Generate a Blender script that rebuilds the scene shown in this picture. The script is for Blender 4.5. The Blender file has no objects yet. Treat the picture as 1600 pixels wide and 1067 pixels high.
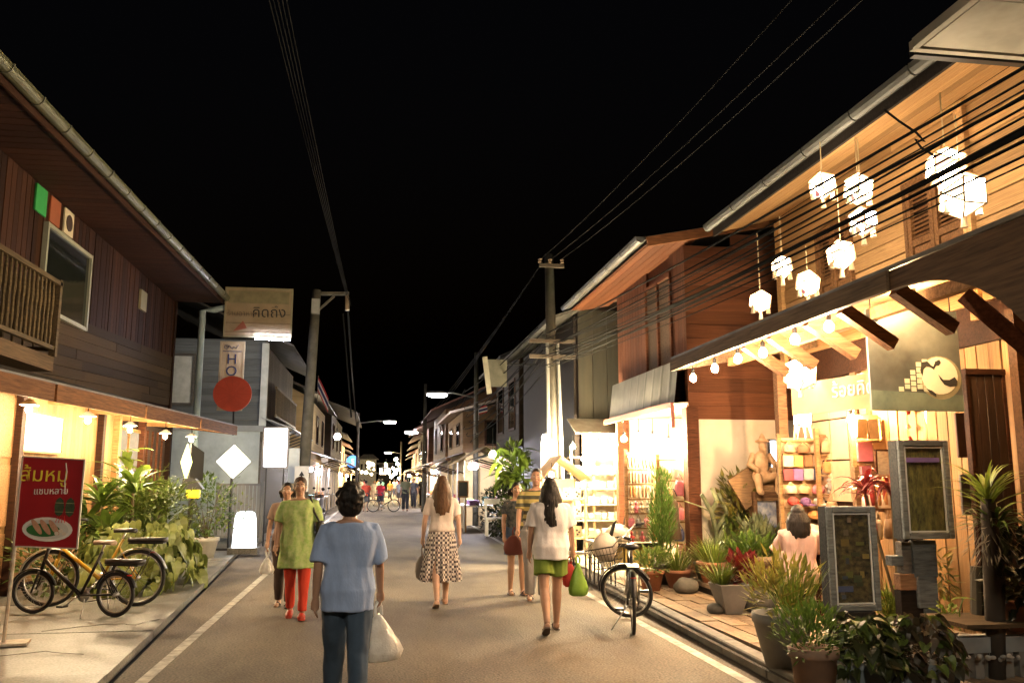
import bpy, math, random
from mathutils import Vector, Matrix, noise as mnoise
random.seed(7)
R = math.radians; PI = math.pi
SC = bpy.context.scene; COL = SC.collection
# ---------------------------------------------------------------- camera, sky, exposure
F_PX, CX, CY, EYE = 1350.0, 800.0, 533.5, 1.55
PITCH = math.atan(216.5/F_PX); YAW = math.atan(208/F_PX*math.cos(PITCH))
cam = bpy.data.cameras.new('camera'); cam_o = bpy.data.objects.new('camera', cam); COL.objects.link(cam_o)
cam.sensor_width = 36; cam.lens = 36*F_PX/1600; cam.clip_start = .05; cam.clip_end = 2000
cam_o.location = (0, 0, EYE); cam_o.rotation_euler = (PI/2+PITCH, 0, -YAW)
SC.camera = cam_o
W = bpy.data.worlds.new('World'); SC.world = W; W.use_nodes = True
wn = W.node_tree; sky = wn.nodes.new('ShaderNodeTexSky'); sky.sky_type = 'NISHITA'; sky.sun_disc = False
sky.sun_elevation = R(-4); sky.sun_rotation = R(200); sky.air_density = 1; sky.dust_density = .5
wn.links.new(sky.outputs[0], wn.nodes['Background'].inputs[0]); wn.nodes['Background'].inputs[1].default_value = .02
SC.view_settings.view_transform = 'Standard'; SC.view_settings.look = 'None'
SC.view_settings.exposure = 2.0; SC.view_settings.gamma = 1; SC.view_settings.use_curve_mapping = False
SC.cycles.use_denoising = True; SC.cycles.sample_clamp_indirect = 6; SC.cycles.use_light_tree = True
SC.cycles.max_bounces = 6; SC.cycles.diffuse_bounces = 3; SC.cycles.transparent_max_bounces = 8
SC.cycles.caustics_reflective = False; SC.cycles.caustics_refractive = False
# ---------------------------------------------------------------- picking points in the place
_fw = Vector((math.sin(YAW)*math.cos(PITCH), math.cos(YAW)*math.cos(PITCH), math.sin(PITCH)))
_rt = Vector((math.cos(YAW), -math.sin(YAW), 0)); _up = _rt.cross(_fw)
def ray(x, y): return _fw + _rt*((x-CX)/F_PX) + _up*((CY-y)/F_PX)
def gz(x, y, z=0):
    d = ray(x, y); t = (z-EYE)/d.z; return Vector((d.x*t, d.y*t, z))
def aY(x, y, Y):
    d = ray(x, y); t = Y/d.y; return Vector((d.x*t, Y, EYE+d.z*t))
def aX(x, y, X):
    d = ray(x, y); t = X/d.x; return Vector((X, d.y*t, EYE+d.z*t))
V = Vector
# ---------------------------------------------------------------- materials
MATS = {}
def _nodes(name):
    m = bpy.data.materials.new(name); m.use_nodes = True
    nt = m.node_tree; return m, nt, nt.nodes['Principled BSDF']
def M(name, c1, c2=None, scale=6, stretch=(1,1,1), rough=.7, bump=.15, metal=0, rand=.0, fine=0, trans=0, spec=.4, detail=4, coat=0):
    """two-tone noise material with per-object brightness variation and relief"""
    if name in MATS: return MATS[name]
    m, nt, b = _nodes(name); L = nt.links.new
    c2 = c2 or tuple(v*.72 for v in c1)
    tc = nt.nodes.new('ShaderNodeTexCoord'); mp = nt.nodes.new('ShaderNodeMapping'); mp.inputs['Scale'].default_value = stretch
    L(tc.outputs['Object'], mp.inputs[0])
    oi = nt.nodes.new('ShaderNodeObjectInfo')
    n = nt.nodes.new('ShaderNodeTexNoise'); n.noise_dimensions = '4D'; n.inputs['Scale'].default_value = scale; n.inputs['Detail'].default_value = detail
    n.inputs['Roughness'].default_value = .62
    mw = nt.nodes.new('ShaderNodeMath'); mw.operation = 'MULTIPLY'; mw.inputs[1].default_value = 37
    L(oi.outputs['Random'], mw.inputs[0]); L(mw.outputs[0], n.inputs['W']); L(mp.outputs[0], n.inputs['Vector'])
    cr = nt.nodes.new('ShaderNodeValToRGB'); cr.color_ramp.elements[0].position = .33; cr.color_ramp.elements[1].position = .67
    cr.color_ramp.elements[0].color = (*c2, 1); cr.color_ramp.elements[1].color = (*c1, 1)
    L(n.outputs['Fac'], cr.inputs[0]); col = cr.outputs[0]
    if rand:
        mr = nt.nodes.new('ShaderNodeMapRange'); mr.inputs['To Min'].default_value = 1-rand; mr.inputs['To Max'].default_value = 1+rand*.6
        L(oi.outputs['Random'], mr.inputs[0])
        mx = nt.nodes.new('ShaderNodeVectorMath'); mx.operation = 'SCALE'; L(col, mx.inputs[0]); L(mr.outputs[0], mx.inputs['Scale']); col = mx.outputs[0]
    L(col, b.inputs['Base Color'])
    b.inputs['Roughness'].default_value = rough; b.inputs['Metallic'].default_value = metal; b.inputs['Specular IOR Level'].default_value = spec
    if coat: b.inputs['Coat Weight'].default_value = coat
    h = n.outputs['Fac']
    if fine:
        n2 = nt.nodes.new('ShaderNodeTexNoise'); n2.inputs['Scale'].default_value = fine; n2.inputs['Detail'].default_value = 2
        L(tc.outputs['Object'], n2.inputs['Vector']); ad = nt.nodes.new('ShaderNodeMath'); ad.operation = 'ADD'
        L(h, ad.inputs[0]); L(n2.outputs['Fac'], ad.inputs[1]); h = ad.outputs[0]
        m2 = nt.nodes.new('ShaderNodeMapRange'); m2.inputs['From Min'].default_value = .35; m2.inputs['From Max'].default_value = .65; m2.inputs['To Min'].default_value = .68; m2.inputs['To Max'].default_value = 1.32
        L(n2.outputs['Fac'], m2.inputs[0]); sx = nt.nodes.new('ShaderNodeVectorMath'); sx.operation = 'SCALE'; L(col, sx.inputs[0]); L(m2.outputs[0], sx.inputs['Scale']); L(sx.outputs[0], b.inputs['Base Color']); col = sx.outputs[0]
    if bump:
        bp = nt.nodes.new('ShaderNodeBump'); bp.inputs['Strength'].default_value = bump; bp.inputs['Distance'].default_value = .02
        L(h, bp.inputs['Height']); L(bp.outputs[0], b.inputs['Normal'])
    if trans:   # thin leaf or cloth that lets light through
        t = nt.nodes.new('ShaderNodeBsdfTranslucent'); L(col, t.inputs[0]); ms = nt.nodes.new('ShaderNodeMixShader'); ms.inputs[0].default_value = trans
        L(b.outputs[0], ms.inputs[1]); L(t.outputs[0], ms.inputs[2]); L(ms.outputs[0], nt.nodes['Material Output'].inputs[0])
    MATS[name] = m; return m
def E(name, color, strength, base=.8):
    if name in MATS: return MATS[name]
    m, nt, b = _nodes(name); b.inputs['Base Color'].default_value = (*[base*c for c in color], 1)
    b.inputs['Emission Color'].default_value = (*color, 1); b.inputs['Emission Strength'].default_value = strength
    MATS[name] = m; return m
def Epat(name, color, c2, strength, scale=9):
    """lit paper with printed motifs"""
    if name in MATS: return MATS[name]
    m, nt, b = _nodes(name); L = nt.links.new
    tc = nt.nodes.new('ShaderNodeTexCoord'); v = nt.nodes.new('ShaderNodeTexVoronoi'); v.inputs['Scale'].default_value = scale
    L(tc.outputs['Object'], v.inputs['Vector'])
    cr = nt.nodes.new('ShaderNodeValToRGB'); e = cr.color_ramp.elements
    e[0].position = .2; e[0].color = (*c2, 1); e[1].position = .32; e[1].color = (*color, 1); e.new(.26).color = (*[a*.8+b_*.2 for a, b_ in zip(c2, color)], 1)
    L(v.outputs['Distance'], cr.inputs[0]); L(cr.outputs[0], b.inputs['Emission Color']); L(cr.outputs[0], b.inputs['Base Color'])
    b.inputs['Emission Strength'].default_value = strength; MATS[name] = m; return m
def wood(name, c, rough=.6, rand=.3, bump=.25): return M(name, c, tuple(v*.42 for v in c), 5, (1.2, 9, 9), max(rough, .68), bump, rand=rand, spec=.12)
def woodY(name, c, rough=.7, rand=.2, bump=.3): return M(name, c, tuple(v*.4 for v in c), 3, (14, .8, 14), rough, bump, rand=rand, spec=.12)
def flat(name, c, rough=.6, metal=0, **k): return M(name, c, tuple(v*.85 for v in c), 9, rough=rough, metal=metal, bump=.05, **k)
def wave_mat(name, c1, c2, scale, axis='X', rough=.85):
    """woven stripes"""
    if name in MATS: return MATS[name]
    m, nt, b = _nodes(name); L = nt.links.new
    tc = nt.nodes.new('ShaderNodeTexCoord'); w = nt.nodes.new('ShaderNodeTexWave'); w.bands_direction = axis; w.inputs['Scale'].default_value = scale; w.inputs['Distortion'].default_value = .4
    L(tc.outputs['Object'], w.inputs['Vector']); cr = nt.nodes.new('ShaderNodeValToRGB'); cr.color_ramp.elements[0].position = .45; cr.color_ramp.elements[1].position = .6
    cr.color_ramp.elements[0].color = (*c1, 1); cr.color_ramp.elements[1].color = (*c2, 1); L(w.outputs['Fac'], cr.inputs[0]); L(cr.outputs[0], b.inputs['Base Color'])
    b.inputs['Roughness'].default_value = rough; MATS[name] = m; return m
def check_mat(name, c1, c2, scale):
    if name in MATS: return MATS[name]
    m, nt, b = _nodes(name); L = nt.links.new
    tc = nt.nodes.new('ShaderNodeTexCoord'); w = nt.nodes.new('ShaderNodeTexChecker'); w.inputs['Scale'].default_value = scale
    w.inputs['Color1'].default_value = (*c1, 1); w.inputs['Color2'].default_value = (*c2, 1)
    L(tc.outputs['Object'], w.inputs['Vector']); L(w.outputs['Color'], b.inputs['Base Color']); b.inputs['Roughness'].default_value = .85
    MATS[name] = m; return m
def glass_mat(name, tint, rough=.05, alpha=.35):
    if name in MATS: return MATS[name]
    m, nt, b = _nodes(name); b.inputs['Base Color'].default_value = (*tint, 1); b.inputs['Roughness'].default_value = rough
    b.inputs['Alpha'].default_value = alpha; b.inputs['Specular IOR Level'].default_value = .8; MATS[name] = m; return m
# ---------------------------------------------------------------- mesh building
XF = {}
def frame_of(d):
    d = V(d).normalized(); a = V((0, 0, 1)) if abs(d.z) < .95 else V((0, 1, 0))
    u = a.cross(d).normalized(); return u, d.cross(u).normalized(), d
class MB:
    def __init__(s): s.v = []; s.f = []; s.mi = []; s.cur = 0
    def add(s, vs, fs):
        o = len(s.v); s.v += [V(p) for p in vs]; s.f += [tuple(i+o for i in f) for f in fs]; s.mi += [s.cur]*len(fs); return s
    def box(s, c, d, rz=0, rot=None):
        hx, hy, hz = d[0]/2, d[1]/2, d[2]/2; m = rot or Matrix.Rotation(rz, 3, 'Z'); c = V(c)
        vs = [c + m @ V((x*hx, y*hy, z*hz)) for x in (-1, 1) for y in (-1, 1) for z in (-1, 1)]
        return s.add(vs, [(0,1,3,2), (4,6,7,5), (0,4,5,1), (2,3,7,6), (0,2,6,4), (1,5,7,3)])
    def span(s, a, b): # box from corner a to corner b
        a, b = V(a), V(b); return s.box((a+b)/2, [abs(b[i]-a[i]) for i in range(3)])
    def bar(s, p, q, w, h=None, up=(0,0,1)):
        p, q = V(p), V(q); d = (q-p).normalized(); u = V(up).cross(d)
        u = u.normalized() if u.length > 1e-4 else V((1,0,0)); n = d.cross(u); h = h or w
        vs = [e + u*(a*w/2) + n*(b*h/2) for e in (p, q) for a, b in ((-1,-1), (1,-1), (1,1), (-1,1))]
        return s.add(vs, [(3,2,1,0), (4,5,6,7), (0,1,5,4), (1,2,6,5), (2,3,7,6), (3,0,4,7)])
    def tube(s, pts, r, n=8, flat=None, cap=True):
        pts = [V(p) for p in pts]; rs = r if isinstance(r, (list, tuple)) else [r]*len(pts); o = len(s.v); vs = []; pu = None
        for i, p in enumerate(pts):
            d = pts[min(i+1, len(pts)-1)] - pts[max(i-1, 0)]
            u, w, d = frame_of(d)
            if pu is not None:
                u = pu - d*pu.dot(d); u = u.normalized() if u.length > 1e-5 else frame_of(d)[0]; w = d.cross(u)
            pu = u; fx, fy = flat or (1, 1)
            vs += [p + u*(math.cos(2*PI*k/n)*rs[i]*fx) + w*(math.sin(2*PI*k/n)*rs[i]*fy) for k in range(n)]
        fs = [(i*n+k, i*n+(k+1) % n, (i+1)*n+(k+1) % n, (i+1)*n+k) for i in range(len(pts)-1) for k in range(n)]
        if cap: fs += [tuple(range(n-1, -1, -1)), tuple(range((len(pts)-1)*n, len(pts)*n))]
        return s.add(vs, fs)
    def rings(s, rr, cap=True):  # list of rings with equal counts
        n = len(rr[0]); vs = [p for r_ in rr for p in r_]
        fs = [(i*n+k, i*n+(k+1) % n, (i+1)*n+(k+1) % n, (i+1)*n+k) for i in range(len(rr)-1) for k in range(n)]
        if cap: fs += [tuple(range(n-1, -1, -1)), tuple(range((len(rr)-1)*n, len(rr)*n))]
        return s.add(vs, fs)
    def lathe(s, prof, c=(0,0,0), n=16, sq=1):
        c = V(c); return s.rings([[c + V((math.cos(2*PI*k/n)*r*sq, math.sin(2*PI*k/n)*r, z)) for k in range(n)] for r, z in prof])
    def ell(s, c, r, n=10, m=7, rot=None):
        c = V(c); r = (r, r, r) if isinstance(r, (int, float)) else r; rr = []
        for j in range(m+1):
            t = -PI/2 + PI*(j+.001)/(m+.002); rr.append([V((math.cos(2*PI*k/n)*math.cos(t)*r[0], math.sin(2*PI*k/n)*math.cos(t)*r[1], math.sin(t)*r[2])) for k in range(n)])
        if rot: rr = [[rot @ p for p in q] for q in rr]
        return s.rings([[c+p for p in q] for q in rr])
    def poly(s, pts): return s.add(pts, [tuple(range(len(pts)))])
    def prism(s, pts, d):  # polygon pushed along d
        d = V(d); n = len(pts); pts = [V(p) for p in pts]
        return s.add(pts + [p+d for p in pts], [tuple(range(n-1, -1, -1)), tuple(range(n, 2*n))] + [(k, (k+1) % n, n+(k+1) % n, n+k) for k in range(n)])
    def strap(s, base, d, L, w, droop=.5, seg=4, fold=.25):  # a long leaf
        p = V(base); d = V(d).normalized(); side = d.cross(V((0,0,1))); side = side.normalized() if side.length > .01 else V((1,0,0)); vs = []
        for i in range(seg+1):
            t = i/seg; ww = w*(.35+1.3*t if t < .45 else 1.05*(1-t)/.55+.04)*.5
            nrm = side.cross(d).normalized(); vs += [p - side*ww + nrm*ww*fold, p, p + side*ww + nrm*ww*fold]
            d = (d + V((0, 0, -droop/seg*(.4+t)))).normalized(); p = p + d*(L/seg)
        fs = []
        for i in range(seg):
            a = i*3; fs += [(a, a+1, a+4, a+3), (a+1, a+2, a+5, a+4)]
        return s.add(vs, fs)
    def leafq(s, p, d, L, w, nz=(0,0,1)):  # small folded leaf
        p = V(p); d = V(d).normalized(); u = d.cross(V(nz)); u = u.normalized() if u.length > .05 else V((1,0,0)); n = u.cross(d)
        return s.add([p, p+d*L*.45+u*w*.5+n*w*.12, p+d*L, p+d*L*.45-u*w*.5+n*w*.12, p+d*L*.5-n*w*.06], [(0,1,4), (1,2,4), (2,3,4), (3,0,4)])
    def broad(s, p, d, L, w, nz=(0,0,1), droop=.35):  # heart shaped leaf
        p = V(p); d = V(d).normalized(); u = d.cross(V(nz)); u = u.normalized() if u.length > .05 else V((1,0,0)); n = u.cross(d)
        out = [(-.12,.3), (.08,.5), (.38,.47), (.7,.27), (1,0)]; ctr = [0, .3, .65]
        f = lambda t, x: p + d*(t*L) + u*(x*w) + n*(abs(x)*w*.25 - t*t*L*droop)
        R_ = [f(t, x) for t, x in out]; L_ = [f(t, -x) for t, x in out[:-1]]; C = [f(t, 0) for t in ctr]
        return s.add(C+R_+L_, [(0,3,4), (0,4,1), (1,4,5), (1,5,2), (2,5,6), (2,6,7), (0,9,8), (0,1,9), (1,10,9), (1,2,10), (2,11,10), (2,7,11)])
    def build(s, name, mat, parent=None, smooth=False, local=False, loc=None, bevel=0, me_only=False):
        mats = mat if isinstance(mat, (list, tuple)) else [mat]; vs = s.v
        if parent is not None and not local:
            L0, rz = XF[parent.name]; mi = Matrix.Rotation(-rz, 3, 'Z'); vs = [mi @ (p - L0) for p in vs]
        if parent is None and not local and not me_only:
            if loc is None:
                mn = [min(p[i] for p in vs) for i in range(3)]; mx = [max(p[i] for p in vs) for i in range(3)]; loc = V(((mn[0]+mx[0])/2, (mn[1]+mx[1])/2, mn[2]))
            loc = V(loc); vs = [p - loc for p in vs]
        me = bpy.data.meshes.new(name); me.from_pydata([tuple(p) for p in vs], [], s.f)
        for m in mats: me.materials.append(m)
        if len(mats) > 1: me.polygons.foreach_set('material_index', s.mi)
        if smooth: me.polygons.foreach_set('use_smooth', [True]*len(s.f))
        me.update()
        if me_only: return me
        o = bpy.data.objects.new(name, me); COL.objects.link(o)
        if parent is not None: o.parent = parent; XF[o.name] = (XF[parent.name] if not local else XF.get(parent.name, (V(), 0)))
        else:
            if loc is not None: o.location = loc
            XF[o.name] = (V(loc or (0,0,0)), 0)
        if bevel:
            bm = o.modifiers.new('bevel', 'BEVEL'); bm.width = bevel; bm.segments = 1; bm.limit_method = 'ANGLE'
        return o
def tag(o, label=None, cat=None, group=None, kind=None):
    for k, v in (('label', label), ('category', cat), ('group', group), ('kind', kind)):
        if v: o[k] = v
    return o
def thing(name, label, cat, loc=(0,0,0), rz=0, group=None):
    o = bpy.data.objects.new(name, None); COL.objects.link(o); o.location = loc; o.rotation_euler = (0, 0, rz); o.empty_display_size = .1
    XF[o.name] = (V(loc), rz); return tag(o, label, cat, group)
def place(me, name, parent, mw, world=True):
    """one more object that shares mesh data; mw is its matrix (world unless told otherwise)"""
    o = bpy.data.objects.new(name, me); COL.objects.link(o)
    if parent is not None:
        o.parent = parent
        if world:
            L0, rz = XF[parent.name]; mw = (Matrix.Translation(L0) @ Matrix.Rotation(rz, 4, 'Z')).inverted() @ mw
    o.matrix_basis = mw; return o
def kids(o): return [c for c in bpy.data.objects if c.parent == o]
CHILD = {}
def copy_tree(o, parent=None):
    c = o.copy(); COL.objects.link(c)
    if parent is not None: c.parent = parent
    for ch in o.children: copy_tree(ch, c)
    return c
UNIT = {}
def unit_box(mat):
    if mat.name not in UNIT: UNIT[mat.name] = MB().box((0,0,0), (1,1,1)).build('plank', mat, me_only=True)
    return UNIT[mat.name]
def plank(name, mat, parent, c, L, w, t, xdir, zdir):
    """board of length L along xdir, width w along zdir, thickness t"""
    x = V(xdir).normalized(); z = V(zdir).normalized(); y = z.cross(x).normalized(); z = x.cross(y)
    m = Matrix((x, y, z)).transposed().to_4x4() @ Matrix.Diagonal((L, t, w, 1)); m.translation = V(c)
    return place(unit_box(mat), name, parent, m)
def board_wall(parent, mat, o, u, v, LU, LV, w, t, holes=(), name='plank', jit=.004, gap=.006, breaks=0):
    """boards along u, stacked along v, starting at o; holes are (u0,u1,v0,v1)"""
    u, v = V(u).normalized(), V(v).normalized(); n = u.cross(v); k = 0; y = 0
    while y < LV-.01:
        ww = min(w, LV-y); segs = [(0, LU)]
        for h in holes:
            if h[2] < y+ww*.5 < h[3]:
                segs = [q for a, b in segs for q in ((a, min(b, h[0])), (max(a, h[1]), b)) if q[1]-q[0] > .02]
        if breaks:
            out = []
            for a, b in segs:
                while b-a > breaks*1.5:
                    cut = a + breaks*random.uniform(.7, 1.3); out.append((a, cut)); a = cut
                out.append((a, b))
            segs = out
        for a, b in segs:
            c = V(o) + u*((a+b)/2) + v*(y+ww/2) + n*random.uniform(-jit, jit)
            plank(name, mat, parent, c, b-a-.003, ww-gap, t, u + v*random.uniform(-.002, .002), v); k += 1
        y += w
    return k
def text_mesh(txt, size, mat, parent, loc, xdir, zdir, depth=.004, name='lettering', align='CENTER', world=True, squeeze=1):
    cu = bpy.data.curves.new('txt', 'FONT'); cu.body = txt; cu.size = size; cu.align_x = align; cu.align_y = 'CENTER'; cu.extrude = depth
    cu.resolution_u = 3
    o = bpy.data.objects.new('txt', cu); COL.objects.link(o); bpy.context.view_layer.update()
    me = bpy.data.meshes.new_from_object(o.evaluated_get(bpy.context.evaluated_depsgraph_get())); me.name = name
    bpy.data.objects.remove(o); bpy.data.curves.remove(cu); me.materials.clear(); me.materials.append(mat)
    x = V(xdir).normalized(); y = V(zdir).normalized(); z = x.cross(y)
    m = Matrix((x*squeeze, y, z)).transposed().to_4x4(); m.translation = V(loc)
    return place(me, name, parent, m, world)
def remesh(mb, voxel, smooth=3, wrinkle=0, wscale=6, me_name='body'):
    me = mb.build('tmp', [], me_only=True); o = bpy.data.objects.new('tmp', me); ws = bpy.data.scenes.new('work'); ws.collection.objects.link(o)
    r = o.modifiers.new('r', 'REMESH'); r.mode = 'VOXEL'; r.voxel_size = voxel; r.use_smooth_shade = True
    if smooth: sm = o.modifiers.new('s', 'SMOOTH'); sm.iterations = smooth; sm.factor = .5
    with bpy.context.temp_override(scene=ws, view_layer=ws.view_layers[0]): dg = bpy.context.evaluated_depsgraph_get()
    out = bpy.data.meshes.new_from_object(o.evaluated_get(dg)); out.name = me_name; bpy.data.scenes.remove(ws)
    bpy.data.objects.remove(o); bpy.data.meshes.remove(me)
    if wrinkle:
        n_ = len(out.vertices); co = [0.0]*(3*n_); out.vertices.foreach_get('co', co); no = [0.0]*(3*n_); out.vertices.foreach_get('normal', no)
        for i in range(n_):
            x, y, z = co[3*i:3*i+3]; k = wrinkle*(mnoise.noise(V((x*wscale, y*wscale, z*wscale*.55))) + .5*mnoise.noise(V((x*wscale*2.3+9, y*wscale*2.3, z*wscale*1.1))))
            for j in range(3): co[3*i+j] += no[3*i+j]*k
        out.vertices.foreach_set('co', co); out.update()
    return out
def add_me(me, name, mat, parent):
    me.materials.clear(); me.materials.append(mat); o = bpy.data.objects.new(name, me); COL.objects.link(o); o.parent = parent; XF[o.name] = XF[parent.name]; return o
ORD = ['first', 'second', 'third', 'fourth', 'fifth', 'sixth', 'seventh', 'eighth', 'ninth', 'tenth', 'eleventh', 'twelfth']
def lerp(a, b, t): return V(a)*(1-t) + V(b)*t
# ---------------------------------------------------------------- common materials
asphalt = M('asphalt', (.185,.155,.115), (.085,.071,.055), .9, (1,.4,1), rough=.8, bump=.5, fine=48, detail=11, spec=.22)
concrete = M('concrete', (.21,.205,.185), (.10,.095,.082), 1.3, rough=.5, bump=.2, fine=45, rand=.12, detail=9)
kerbm = M('kerb_concrete', (.2,.19,.17), (.1,.095,.085), 4, rough=.85, bump=.3, rand=.2)
paver = M('paver', (.30,.22,.14), (.17,.12,.075), 5, rough=.85, bump=.3, rand=.3)
joint = flat('joint_dirt', (.05,.04,.03), .95)
linep = M('road_paint', (.55,.53,.46), (.2,.19,.16), 9, rough=.8, bump=.1, detail=8)
teak = wood('teak', (.052,.021,.010), .6, .55); teak_dark = wood('teak_dark', (.04,.019,.011)); teak_red = wood('teak_red', (.15,.055,.026), .5)
pine = wood('pine', (.54,.31,.13), .55, .3); honey = wood('honey', (.42,.23,.09), .5, .25); greyw = wood('weathered', (.15,.14,.125), .8); fasciaw = woodY('fascia_wood', (.16,.105,.06))
black_w = wood('black_wood', (.03,.022,.018), .6); tin = M('tin_roof', (.14,.13,.11), (.06,.055,.05), 3, rough=.5, metal=.4, bump=.1)
gutterm = M('gutter_tin', (.13,.13,.07), (.075,.075,.04), 4, rough=.45, metal=.3, bump=.05, rand=.15)
cream = M('cream_plaster', (.62,.54,.42), (.5,.43,.33), 2, rough=.85, bump=.08); pblue = M('pale_blue_plaster', (.42,.5,.55), (.3,.36,.4), 2, rough=.85, bump=.08)
yellowp = M('yellow_plaster', (.62,.48,.27), (.48,.36,.19), 2, rough=.85); whitep = M('white_paint', (.75,.74,.7), (.6,.58,.53), 3, rough=.6, bump=.05)
tile_roof = M('roof_tile', (.12,.075,.055), (.06,.04,.03), 8, rough=.8, rand=.2)
blackm = flat('black_metal', (.02,.02,.02), .4, .3); steel = flat('steel', (.5,.5,.5), .3, .9); cablem = flat('cable_rubber', (.012,.012,.012), .95, spec=.08)
greypaint = wood('grey_paint', (.13,.145,.15), .6, .12); polec = M('pole_concrete', (.12,.11,.085), (.07,.064,.05), 5, rough=.9, bump=.2)
glassd = flat('dark_glass', (.012,.014,.012), .06, spec=.8); soil = flat('soil', (.03,.02,.012), .95)
warm = (1, .62, .28); warmw = (1, .75, .44); cool = (.80, .82, 1.0)
RIGHTSOFF = M('soffit_panel', (.34,.31,.24), (.2,.18,.135), 2, rough=.8, bump=.05, rand=.08)
def lampmat(name, color, watts, r, elong=1): # a bulb of this radius that gives this much light
    return E(name, color, watts/(PI*4*PI*r*r*elong))
# ---------------------------------------------------------------- ground, road, pavements
def roadL(y): return -2.0 - .071*(max(-15, min(y, 20))-7)
def lineR(y): return 2.88 + .019*max(0, y-12)
def kerbX(y): return 3.06 + .03*(min(y, 12)-6.8) + .019*max(0, y-12)
g = MB().poly([(-300,-60,-.08), (300,-60,-.08), (300,500,-.08), (-300,500,-.08)]).build('ground', flat('earth', (.05,.045,.035), .95)); tag(g, kind='structure')
ys = [-15, 0, 7, 12, 20, 30, 45, 70, 120, 260]
mb = MB()
for a, b in zip(ys, ys[1:]):
    n = max(1, int((b-a)/4))
    for i in range(n):
        y0, y1 = a+(b-a)*i/n, a+(b-a)*(i+1)/n
        mb.poly([(roadL(y0)+.03, y0, 0), (kerbX(y0)+.02, y0, 0), (kerbX(y1)+.02, y1, 0), (roadL(y1)+.03, y1, 0)])
tag(mb.build('road', asphalt, loc=(0,0,0)), kind='structure')
for nm, fx in (('lane_line', lambda y: -1.78-.006*(y-7)), ('lane_line', lineR)):
    mb = MB(); y = -10
    while y < 70:
        mb.poly([(fx(y)-.05, y, .004), (fx(y)+.05, y, .004), (fx(y+2)+.05, y+2, .004), (fx(y+2)-.05, y+2, .004)]); y += 2
    tag(mb.build(nm, linep, loc=(0,0,0)), kind='structure')
# gutter slot between road and the slabs
mb = MB(); y = -10
while y < 30:
    mb.poly([(roadL(y)-.04, y, -.035), (roadL(y)+.05, y, -.035), (roadL(y+2)+.05, y+2, -.035), (roadL(y+2)-.04, y+2, -.035)]); y += 2
tag(mb.build('gutter_slot', flat('wet_dirt', (.008,.007,.006), .9), loc=(0,0,0)), kind='structure')
lp = MB().poly([(-30,-15,-.02), (-2.2,-15,-.02), (-3,32,-.02), (-30,32,-.02)]).build('left_pavement', joint, loc=(0,0,0)); tag(lp, kind='structure')
y = -8
while y < 31:
    h = random.uniform(1.7, 2.3)
    for x0, x1 in ((None, -3.9), (-3.9, -5.6), (-5.6, -9)):
        a = (roadL(y)-.045) if x0 is None else x0-.008; b = (roadL(y+h)-.045) if x0 is None else x0-.008; z = .045+random.uniform(-.004, .004)
        MB().prism([(a, y+.006, -.04), (b, y+h-.006, -.04), (x1+.004, y+h-.006, -.04), (x1+.004, y+.006, -.04)], (0,0,z+.04)).build('paving_slab', concrete, lp)
    y += h
rp = MB().poly([(kerbX(-10)+.1,-10,.09), (14,-10,.09), (14,80,.09), (kerbX(80)+.1,80,.09)]).build('right_pavement', joint, loc=(0,0,0)); tag(rp, kind='structure')
kb = MB().poly([(kerbX(-6), -6, -.01), (kerbX(-6)+.1, -6, -.01), (kerbX(60)+.1, 60, -.01), (kerbX(60), 60, -.01)]).build('kerb', joint, loc=(0,0,0)); tag(kb, kind='structure')
y = -5
while y < 60:
    L_ = .98 if y < 30 else 2
    if not 12.6 < y < 14.6 or True:
        h = .125 if not 12.4 < y < 15.5 else .03   # the kerb drops at the stall entrance
        m = MB().prism([(kerbX(y), y+.006, 0), (kerbX(y)+.14, y+.006, 0), (kerbX(y+L_)+.14, y+L_-.006, 0), (kerbX(y+L_), y+L_-.006, 0)], (0,0,h+random.uniform(-.006,.006)))
        m.build('kerb_stone', kerbm, kb, bevel=.012)
    y += L_
me_p = MB().box((0,0,0), (1,1,1)).build('paver', paver, me_only=True); k = 0
row = 0; x = kerbX(9)+.02
while x < 5.4:
    y = 5.2 + (row % 2)*.3
    while y < 12.3:
        xx = x + max(0, (kerbX(y)-kerbX(9)))+.14
        if k < 295:
            place(me_p, 'paver', rp, Matrix.Translation((xx+.105, y+.3, .1+random.uniform(-.004,.005))) @ Matrix.Rotation(random.uniform(-.01,.01), 4, 'Z') @ Matrix.Diagonal((.195, .585, .05, 1))); k += 1
        y += .6
    x += .21; row += 1
tag(MB().poly([(kerbX(12.3)+.15,12.35,.128), (7,12.35,.128), (7,80,.128), (kerbX(80)+.15,80,.128)]).build('stall_floor', M('stall_floor', (.42,.38,.28), (.3,.27,.2), 3, rough=.8, bump=.05), loc=(0,0,0)), kind='structure')

def crack(pts, w=.012):
    pts = [V((x,y,.058)) for x, y in pts]; out = []
    for a, b in zip(pts, pts[1:]):
        for i in range(5): out.append(lerp(a,b,i/5)+V((random.uniform(-.03,.03),random.uniform(-.03,.03),0)))
    m = MB()
    for a, b in zip(out, out[1:]): m.bar(a, b, w*random.uniform(.4,1.2), .004)
    m.build('crack', joint, lp)
crack([(-3.6,8.2), (-2.9,8.5), (-2.4,8.3)]); crack([(-3.3,9.6), (-2.8,10.0), (-2.5,9.9), (-2.3,10.3)], .008); crack([(-4.4,9.4),(-3.8,9.7)], .008)
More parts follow.
